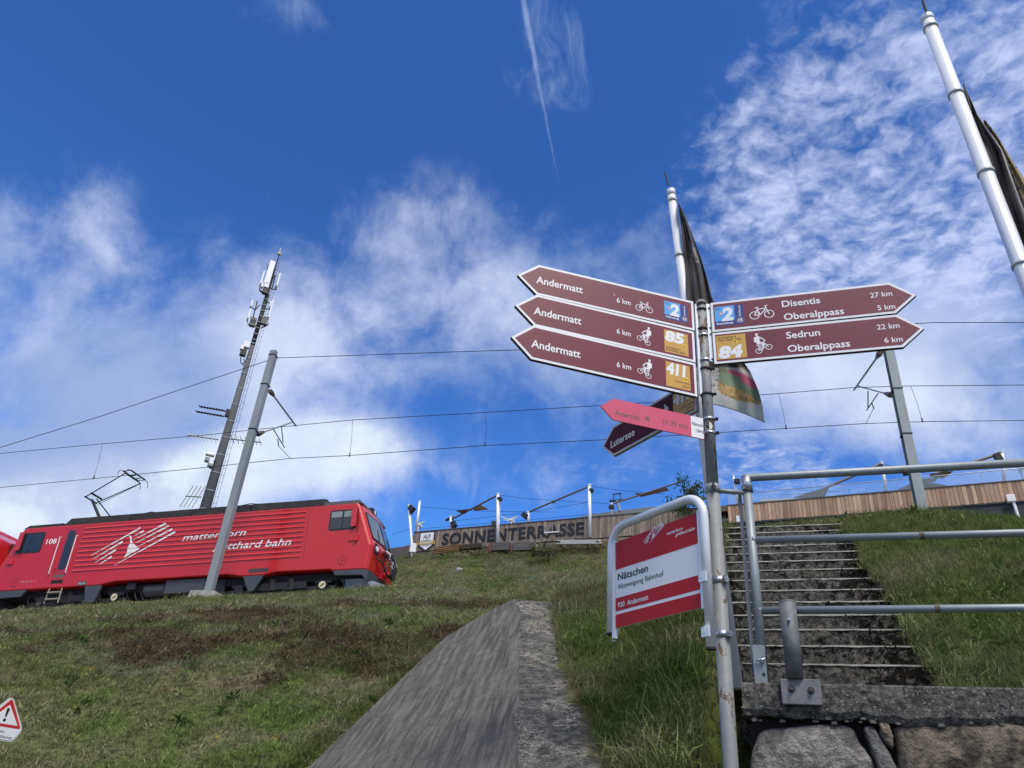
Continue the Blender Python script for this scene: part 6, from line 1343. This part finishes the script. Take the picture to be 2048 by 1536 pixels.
def badgeN(g, x, z, w, h, num, l1, l2, top):
    rect(g, 'route_badge', x, x+w, z, z+h, orange, -.0030)
    if top: text('badge_number', num, x+w*.02, z+h*.52, w*.82, h*.42, signw, g, -.0036, bold=.06, shear=.12)
    else: text('badge_number', num, x+w*.05, z+h*.06, w*.82, h*.45, signw, g, -.0036, bold=.06, shear=.12)
    bx, bz = (x+w*.74, z+h*.33) if top else (x+w*.55, z+h*.63); rect(g, 'bull_badge', bx, bx+w*.17, bz, bz+h*.16, yellowp, -.0036)
    mb = MB(); c_ = (bx+w*.085, bz+h*.07); poly(mb, [(c_[0]-w*.03, c_[1]+h*.02), (c_[0]+w*.03, c_[1]+h*.02), (c_[0]+w*.012, c_[1]-h*.05), (c_[0]-w*.012, c_[1]-h*.05)], -.0039); ring(mb, (c_[0]-w*.045, c_[1]+h*.045), w*.03, w*.015, -.0040, 8, 180, 360); ring(mb, (c_[0]+w*.045, c_[1]+h*.045), w*.03, w*.015, -.0040, 8, 180, 360); mb.build('bull_mark', blackt, g)
    if l1:
        za = z+h*(.20 if top else .90); text('lettering', l1, x+w*.06, za-h*.02, w*(.56 if top else .62), h*.075, mat('print_brown', (.12, .06, .02), .5), g, -.0036, bold=.02); text('lettering', l2, x+w*.06, za-h*.13, w*.80, h*.075, mat('print_brown', None), g, -.0036, bold=.02)
# left boards
LT = [(4.72, 4.487, (1035, 555)), (4.479, 4.245, (1030, 615)), (4.237, 3.999, (1022, 682))]
g, uv, L, H = board('top left brown board Andermatt with plain bicycle and blue badge', (1388, 640), 4.22, (1035, 555), 3.79, 4.722, 4.489, True, 0, brownf)
tx(g, uv, 'Andermatt', (1072, 566), (1165, 587), .052, bold=.016); tx(g, uv, '6 km', (1233, 605), (1261, 611), .036, bold=.010); bicycle(g, *uv(1271, 620), .118, rot=0); x_, z_ = uv(1329, 634); badge2(g, x_, H*.19, H*.60)
mb = MB(); seg(mb, uv(1226, 588), uv(1230, 592), .003, -.0034); seg(mb, uv(1240, 596), uv(1243, 596), .002, -.0034); mb.build('scratch', signw, g)
g, uv, L, H = board('middle left brown board Andermatt with mountain biker and badge 85', (1389, 690), 4.22, (1030, 615), 3.78, 4.481, 4.247, True, 0, brownf)
tx(g, uv, 'Andermatt', (1067, 628.5), (1162, 649.5), .052, bold=.016); tx(g, uv, '6 km', (1233, 667.5), (1261, 673), .036, bold=.010); bicycle(g, uv(1271, 684)[0], H*.17+.036, .10, True, -1, rot=-.40); x_, z_ = uv(1329, 700); badgeN(g, x_, H*.13, .165, H*.72, '85', 'St.Gotthard', 'Fünf-Pässe Bike', True)
g, uv, L, H = board('lowest left brown board Andermatt with mountain biker and badge 411', (1392, 750), 4.22, (1022, 682), 3.76, 4.239, 3.999, True, 0, brownf)
tx(g, uv, 'Andermatt', (1062, 694.5), (1160.5, 716), .052, bold=.016); tx(g, uv, '6 km', (1233, 734.5), (1262, 740), .036, bold=.010); bicycle(g, uv(1272, 749)[0], H*.18+.036, .10, True, -1, rot=-.40); x_, z_ = uv(1332, 765); badgeN(g, x_, H*.12, .165, H*.74, '411', None, None, True)
text('lettering', 'Lutersee', x_+.06, H*.12+H*.17, .095, .015, mat('print_brown', None), g, -.0036, shear=.2); text('lettering', 'Bike', x_+.11, H*.12+H*.06, .045, .015, mat('print_brown', None), g, -.0036, shear=.2)
# right boards
g, uv, L, H = board('top right brown board Disentis Oberalppass with plain bicycle and blue badge', (1423, 640), 4.22, (1832, 590), 4.345, 4.698, 4.467, False, 0, brownf)
x_, z_ = uv(1431.6, 654); badge2(g, x_, H*.17, H*.66); bicycle(g, uv(1500, 638)[0], uv(1500, 640)[1], .148, False, 1)
tx(g, uv, 'Disentis', (1564.5, 615), (1640.7, 606.3), .047, bold=.016); tx(g, uv, 'Oberalppass', (1568.3, 640), (1688.7, 629), .047, bold=.016); tx(g, uv, '27 km', (1741, 596), (1785, 592), .036, bold=.010); tx(g, uv, '5 km', (1755.8, 621), (1790.9, 618), .036, bold=.010)
g, uv, L, H = board('lower right brown board Sedrun Oberalppass with mountain biker and badge 84', (1427, 700), 4.22, (1849, 660), 4.35, 4.459, 4.226, False, 0, brownf)
x_, z_ = uv(1434.5, 716); badgeN(g, x_, H*.12, .18, H*.76, '84', 'St.Gotthard', 'Vier-Pässe Bike', False); bicycle(g, uv(1514, 705)[0], H*.16, .108, True, 1, rot=.36)
tx(g, uv, 'Sedrun', (1573, 677.8), (1640.7, 671.3), .047, bold=.016); tx(g, uv, 'Oberalppass', (1576.2, 704.5), (1701, 693.5), .047, bold=.016); tx(g, uv, '22 km', (1754.6, 660), (1799.6, 656), .036, bold=.010); tx(g, uv, '6 km', (1769.6, 686.5), (1806, 683), .036, bold=.010)
# dark board behind, pink board in front
zLb = at_d(1222, 921, 5.02)[2]; zLt = zLb+.235
g, uv, L, H = board('dark maroon board Lutersee seen at a steep angle below the others', (1391, 780), 4.30, (1205, 903), 5.05, zLt, zLb, True, 0, brownd, side_m=mat('rim_grey', (.3, .3, .3), .5), rimm=mat('rim_grey_light', (.42, .43, .43), .5))
tx(g, uv, 'Lutersee', (1222, 899), (1270, 868), .055, m=mat('dull_white', (.6, .6, .6), .5), bold=.016); bicycle(g, uv(1322, 825)[0], H*.14, .10, True, -1, m=mat('dull_white', None)); x_ = uv(1347, 812)[0]; badgeN(g, x_, H*.1, L-.02-x_, H*.78, '411', None, None, True)
text('lettering', 'Lutersee', x_+(L-x_)*.34, H*.28, (L-x_)*.5, .017, mat('print_brown', None), g, -.0036, shear=.2); text('lettering', 'Bike', x_+(L-x_)*.6, H*.17, (L-x_)*.25, .017, mat('print_brown', None), g, -.0036, shear=.2)
zpt = at_d(1386, 837, 4.19)[2]; zpb = at_d(1386, 879, 4.19)[2]
g, uv, L, H = board('pink board Andermatt 1h 35 min with white end plate', (1407, 860), 4.195, (1201, 822), 3.90, zpt, zpb, True, 0, pinkf, border=0, th=.004, side_m=mat('pink_edge', (.25, .04, .07), .5), rimm=pinkf, tipl=.078)
xw = uv(1382, 857)[0]; rect(g, 'end_plate', xw, L-.001, .001, H-.001, signw, -.0024)
gt = mat('print_grey_brown', (.13, .085, .09), .5); tx(g, uv, 'Andermatt', (1230, 831), (1279, 839.5), .032, m=gt, y=-.0026, bold=.012); tx(g, uv, '1h 35 min', (1326.5, 848), (1375.5, 858.5), .034, m=gt, y=-.0026, bold=.006)
p = uv(1294, 837); rect(g, 'bus_symbol', p[0]-.015, p[0]+.015, p[1]-.015, p[1]+.015, mat('print_dim', (.36, .10, .13), .5), -.0026); rect(g, 'bus_symbol', p[0]-.011, p[0]+.011, p[1]-.009, p[1]+.006, gt, -.0028)
text('lettering', 'Nätschen', xw+.006, H*.56, .10, .022, blackt, g, -.0028, bold=.012); text('lettering', '1842 m', xw+.03, H*.26, .085, .020, blackt, g, -.0028, bold=.012)
MB().box(0, 0, 0, 0, 0, 0) if False else None

# ------------------------------------------------------------------ bus stop sign
DL, DR = 4.72, 4.2
EL = at_d(1232, 1170, DL); ER = at_d(1400, 1120, DR); EL[2] = ER[2] = 0; Wb = float(np.linalg.norm(ER-EL)); BX = (ER-EL)/Wb; BY = np.cross([0, 0, 1], BX)
zb0 = float(at_d(1405, 1215, DR)[2]); zb1 = float(at_d(1395, 1025, DR)[2]); BH = zb1-zb0
bus = thing('stop_sign_panel', 'red and white railway stop panel Nätschen in a bent silver tube frame', 'stop sign', (EL[0], EL[1], zb0), BX, BY, (0, 0, 1))
def bu(px, py): p = at_plane(px, py, EL, BY); return float((p-EL).dot(BX)), float(p[2]-zb0)
zA, zB, zC, zD = bu(1232, 1139)[1], bu(1232, 1196)[1], bu(1232, 1221)[1], bu(1232, 1227)[1]
zA = (zA+bu(1400, 1087)[1])/2; zB = (zB+bu(1400, 1150)[1])/2; zC = (zC+bu(1402, 1181)[1])/2; zD = zC-.018
MB().box(0, Wb, 0, .012, 0, BH).build('panel', signw, bus)
for a, b_ in ((zA, BH), (zC, zB), (0, zD)): rect(bus, 'red_field', .001, Wb-.001, a+.0005, b_-.0005, busred, -.001)
def bt(body, a, b_, cap, m, **kw): p, r_ = bu(*a), bu(*b_); text('lettering', body, p[0], (p[1]+r_[1])/2, r_[0]-p[0], cap, m, bus, -.0018, **kw)
def b7(a, b_): return 1190+a/3.84, 960+b_/3.84
bt('Nätschen', b7(177, 768), b7(408, 706), .043, blackt, bold=.016); bt('Abzweigung Bahnhof', b7(177, 838), b7(528, 738), .030, blackt); bt('920  Andermatt', b7(177, 980), b7(412, 918), .029, signw, bold=.012)
bt('matterhorn', b7(553, 421), b7(675, 385), .018, signw, bold=.016, shear=.2); bt('gotthard bahn', b7(620, 428), b7(770, 386), .018, signw, bold=.016, shear=.2)
p_, q_ = bu(*b7(372, 505)), bu(*b7(535, 400)); kx = (q_[0]-p_[0])/(1540-800); kz = (.105)/(1015-645)
emblem(lambda a, b_: (p_[0]+(a-800)*kx, bu(*b7(372, 520))[1]+(1015-b_)*kz+.012), bus, .006, -.0016)
fr = []
def fz(px, py): a, z = bu(px, py); return a, z
xl, xr_ = -.045, Wb+.045; ztop = bu(1300, 1031)[1]+.0; zlb = bu(1221, 1268)[1]; zrb = float(at_d(1424, 1298, DR-.02)[2]-zb0); ztop = (bu(1360, 1003)[1]+bu(1262, 1045)[1])/2
rr = .13; pts = [(xl, .0, zlb), (xl, 0, ztop-rr)]
for i in range(1, 9): a = math.pi-math.pi/2*i/8; pts.append((xl+rr+rr*math.cos(a), 0, ztop-rr+rr*math.sin(a)))
for i in range(0, 9): a = math.pi/2-math.pi/2*i/8; pts.append((xr_-rr+rr*math.cos(a), 0, ztop-rr+rr*math.sin(a)))
pts.append((xr_, 0, zrb)); MB().tube(pts, .0255, 20).build('frame_tube', alu, bus, smooth=True)
for x_, z0c, z1c in ((-.012, -.06, BH+.01), (Wb+.012, -.01, BH+.01)): MB().box(x_-.010, x_+.010, -.012, .018, z0c, z1c).build('side_rail', alu, bus, bevel=.002)
MB().tube([(xl, 0, zlb-.006), (xl, 0, zlb+.004)], .027, 18).build('end_cap', rubber, bus); MB().tube([(xr_, 0, zrb-.006), (xr_, 0, zrb+.004)], .027, 18).build('end_cap', rubber, bus)
MB().tube([(-.012, -.02, -.075), (-.012, .01, -.075)], .008, 8).build('bolt', galv, bus)
for px, py in ((1428, 1155), (1437, 1264)):
    zc_ = float(at_d(px, py, DR-.01)[2]); c_ = MB(); sxp = SPX-EL; lx, ly = float(sxp.dot(BX)), float(sxp.dot(BY)); zz = zc_-zb0
    c_.tube([(lx, ly, zz-.016), (lx, ly, zz+.016)], .0415, 24); k_ = c_.build('clamp', steel, bus, smooth=True)
    MB().box(xr_-.03, xr_+.02, -.034, -.020, zz-.034, zz+.014).box(xr_+.0, lx-.01, -.036, -.030, zz-.016, zz+.016).build('clamp_plate', mat('bright_alu', (.75, .76, .78), .35, .5), k_); MB().tube([(lx+.05, ly-.02, zz-.0), (lx+.05, ly+.02, zz)], .009, 8).box(lx+.034, lx+.058, ly-.012, ly+.012, zz-.016, zz+.016).build('clamp_bolt', steel, k_)

# ------------------------------------------------------------------ flagpoles and flags
def flagpole(label, top, bot, D, r, rings, extend):
    A = at_d(*top, D); B = at_d(*bot, D); d = (B-A)/np.linalg.norm(B-A); B2 = B+d*extend; g = thing('flagpole', label, 'flagpole', B2, group='silver flagpoles'); A_ = A-B2
    MB().tube([A_, A_-d*0+(B-B2)*.0+(-A_)*.0+A_*0, ] if False else [A_, (0, 0, 0)], [r*.93, r*1.05], 24).build('pole', alu, g, smooth=True)
    MB().tube([A_-d*.055, A_-d*.05, A_+d*.012], [r*.75, r*.98, r*.98], 22).build('cap', alu, g, smooth=True)
    MB().tube([A_-d*.05+np.array([-.03, -.05, 0]), A_-d*.16+np.array([-.055, -.085, 0])], [r*.22, r*.20], 8).build('finial', mat('finial_grey', (.10, .11, .10), .6), g)
    for px, py in rings:
        q_ = at_d(px, py, D)-B2; f = q_.dot(d); c_ = A_+d*((q_-A_).dot(d)); MB().tube([c_-d*.014, c_+d*.014], r*1.10, 22).build('ring', mat('ring_plastic', (.42, .43, .44), .4), g, smooth=True)
    return g
flagpole('slender silver flagpole behind the signpost, brown flag at its right', (1343, 390), (1472, 1362), 4.6, .034, [(1344, 402), (1360, 512)], .04)
flagpole('thick silver flagpole leaning out of the top right corner', (1856, 42), (2040, 525), 4.75, .049, [(1860, 57), (1917, 187), (1981, 343), (2040, 532)], 3.6)
def flag(name, label, rows, D, nU, colfn, rip=.05, seed=0, th=.002):
    """rows of (left px, right px, y): cloth hanging from the pole, rippled in depth"""
    rows = np.array(rows, float); nV = 190; V = []; cols = []; ys = np.linspace(rows[0, 2], rows[-1, 2], nV+1)
    F_ = []
    for j, y in enumerate(ys):
        l = np.interp(y, rows[:, 2], rows[:, 0]); r_ = np.interp(y, rows[:, 2], rows[:, 1]); sk_ = np.interp(y, rows[:, 2], rows[:, 3])
        for i in range(nU+1):
            f = i/nU; px = l+(r_-l)*f; py = y+sk_*f**1.5; dep = D+rip*f*math.sin(2.2*f*3.14+y*.012+seed)+.02*math.sin(y*.05+f*5)+.02*math.sin(f*19+y*.02)*f; V.append(at_d(px, py, dep)); cols.append(colfn(px, py, f, (y-rows[0, 2])/(rows[-1, 2]-rows[0, 2])))
    F_ = [(j*(nU+1)+i, j*(nU+1)+i+1, (j+1)*(nU+1)+i+1, (j+1)*(nU+1)+i) for j in range(nV) for i in range(nU)]
    base = V[0].copy(); me = bpy.data.meshes.new(name); me.from_pydata([tuple(v-base) for v in V], [], F_); ca = me.color_attributes.new('print', 'FLOAT_COLOR', 'POINT')
    ca.data.foreach_set('color', np.concatenate([np.array(cols), np.ones((len(cols), 1))], 1).astype(np.float32).ravel()); me.polygons.foreach_set('use_smooth', [True]*len(F_))
    m = bpy.data.materials.new(name+'_cloth'); m.use_nodes = True; t = m.node_tree; a = t.nodes.new('ShaderNodeAttribute'); a.attribute_name = 'print'; b = t.nodes['Principled BSDF']; t.links.new(a.outputs['Color'], b.inputs['Base Color']); b.inputs['Roughness'].default_value = .7; b.inputs['Sheen Weight'].default_value = .2
    tr = t.nodes.new('ShaderNodeBsdfTranslucent'); t.links.new(a.outputs['Color'], tr.inputs['Color']); mx = t.nodes.new('ShaderNodeMixShader'); mx.inputs[0].default_value = .30; t.links.new(b.outputs[0], mx.inputs[1]); t.links.new(tr.outputs[0], mx.inputs[2]); t.links.new(mx.outputs[0], t.nodes['Material Output'].inputs['Surface'])
    me.materials.append(m); o = bpy.data.objects.new(name, me); link(o); o.location = base; sd_ = o.modifiers.new('thickness', 'SOLIDIFY'); sd_.thickness = th; return tag(o, label, 'flag')
def col1(px, py, f, v):
    n_ = float(fbm(np.array(px*.06), np.array(py*.06), 3, 2)); n2_ = float(fbm(np.array(px*.25), np.array(py*.25), 3, 3)); br_ = (.040, .030, .028)
    if py < 735:
        if 482 < py < 524 and .52 < f < .85:
            e = (py-482)/42; c_ = abs(f-(.62+.1*e)); return (.45, .45, .43) if .045 < c_ < .075 or n2_ > .68 else ((.32, .20, .05) if c_ < .05 and .25 < e < .8 else br_)
        return br_
    if px > 1436+(n_-.5)*16:
        d = py-(712+.45*(px-1440)); w_ = 12*(n_-.5)
        lo = 800+(n_-.5)*16-22*max(0, (1475-px)/40)
        if px < 1452 and py < 745: return (.16, .22, .15)
        if d < 18+w_ and px > 1452: return (.34, .29, .16) if d < 6 else (.60, .61, .60)
        if d < 34+w_ and px > 1455 and (px > 1482 or d < 26): return (.52, .10, .22)
        if d < 52+w_: return (.20, .30, .20)
        if py < lo+4: return (.10, .07, .05) if n2_ > .70 else ((.55, .50, .36) if n2_ < .30 else (.55, .36, .12))
    return (.085, .09, .09) if n2_ > .70 and px < 1445 and py < 790 else (.66, .68, .67)
flag('banner_flag', 'brown and grey flag with painted picture hanging behind the signpost', [(1356, 1357, 405, 0), (1361, 1374, 440, 0), (1364, 1388, 478, 0), (1368, 1402, 512, 4), (1371, 1412, 545, 4), (1374, 1424, 590, 5), (1380, 1452, 650, 6), (1386, 1480, 705, 8), (1390, 1502, 735, 10), (1394, 1517, 765, 16), (1398, 1526, 790, 24), (1402, 1530, 806, 40)], 4.56, 96, col1, .045, 1.)
def col2(px, py, f, v):
    n2_ = float(fbm(np.array(px*.12), np.array(py*.12), 3, 3))
    if f > .93: return (.45, .45, .45)
    return (.035, .028, .028)
flag('banner_flag', 'dark brown flag edge beside the thick flagpole at the right photo edge', [(1926, 1927, 165, 0), (1938, 1956, 230, 0), (1948, 1978, 262, 0), (1960, 2004, 300, 0), (1976, 2020, 345, 0), (1994, 2040, 400, 2), (2020, 2075, 480, 4), (2060, 2120, 600, 6)], 4.82, 26, col2, .03, 0.)
def col3(px, py, f, v): return (.05, .04, .03) if float(fbm(np.array(px*.22), np.array(py*.16), 3, 5)) > .64 else (.36, .27, .10)
flag('banner_flag', 'ochre patterned flag part showing behind the dark flag at the right edge', [(1966, 1970, 240, 0), (1975, 1995, 272, 0), (1992, 2018, 312, 0), (2004, 2040, 345, 0), (2018, 2075, 400, 2), (2030, 2110, 460, 3)], 4.98, 24, col3, .03, 2.)

# ------------------------------------------------------------------ warning sign bottom left
WD = 7.0; Tp = at_d(24, 1396, WD); wx = at_d(36, 1440, WD); az_w = math.radians(28); X_ = np.array([math.sin(az_w), math.cos(az_w), 0]); Y_ = np.cross([0, 0, 1], X_)
ax_ = .35; dW = .62; azs = math.radians(-38); 
O_ = wx.copy(); gz = float(T(O_[0], O_[1])); ws = thing('warning_sign', 'white warning sign with red triangle and exclamation mark, cut by the left edge', 'warning sign', (O_[0], O_[1], gz), X_, Y_, (0, 0, 1))
def wv(px, py): p = at_plane(px, py, O_, Y_); return float((p-O_).dot(X_)), float(p[2]-gz)
r1_, r2_ = wv(42, 1462), wv(26, 1487); xr2 = r1_[0]; tpx, tpz = wv(25, 1395); half = xr2-tpx; xl2 = tpx-half; zb2 = wv(10, 1483)[1]; zm2 = r1_[1]
def rp(P_, r_=.05): 
    out = []; n = len(P_)
    for i in range(n):
        a, b_, c_ = np.array(P_[i-1]), np.array(P_[i]), np.array(P_[(i+1) % n]); d1 = (a-b_)/np.linalg.norm(a-b_); d2 = (c_-b_)/np.linalg.norm(c_-b_)
        for k_ in range(5): f = k_/4; out.append(tuple((b_+d1*r_)*(1-f)**2+b_*2*f*(1-f)+(b_+d2*r_)*f*f))
    return out
hT = tpz-zm2
MB().prism(rp([(tpx, tpz+.012), (xl2-.012, zm2+.01), (xl2+.03, zb2), (xr2-.03, zb2), (xr2+.012, zm2+.01)], .035), 0, .012).build('rim', mat('rim_pale', (.5, .55, .52), .5), ws)
MB().prism(rp([(tpx, tpz-.002), (xl2+.0, zm2+.01), (xl2+.038, zb2+.01), (xr2-.038, zb2+.01), (xr2-.0, zm2+.01)], .03), -.002, -.0002).build('panel', signw, ws)
MB().prism(rp([(tpx, tpz-.006), (xl2+.008, zm2+.01), (xr2-.008, zm2+.01)], .022), -.003, -.0022).build('red_triangle', redp, ws); MB().prism(rp([(tpx, tpz-hT*.24), (xl2+half*.27, zm2+hT*.14), (xr2-half*.27, zm2+hT*.14)], .006), -.004, -.0032).build('white_triangle', signw, ws)
mb = MB(); ew = hT*.055; poly(mb, [(tpx-ew, zm2+hT*.60), (tpx+ew, zm2+hT*.60), (tpx+ew*.5, zm2+hT*.36), (tpx-ew*.5, zm2+hT*.36)], -.0046); disk(mb, (tpx, zm2+hT*.60), ew, -.0047); disk(mb, (tpx, zm2+hT*.26), ew, -.0047); mb.build('exclamation_mark', blackt, ws)
lh = zm2-zb2; text('lettering', 'Kein', tpx-half*.22, zm2-lh*.36, half*.44, lh*.24, blackt, ws, -.003); text('lettering', 'Winterdienst', tpx-half*.78, zm2-lh*.76, half*1.46, lh*.24, blackt, ws, -.003)
MB().tube([(tpx, .03, -.2), (tpx, .03, tpz-.05)], .03, 12).build('post', galv, ws, smooth=True)
# birds
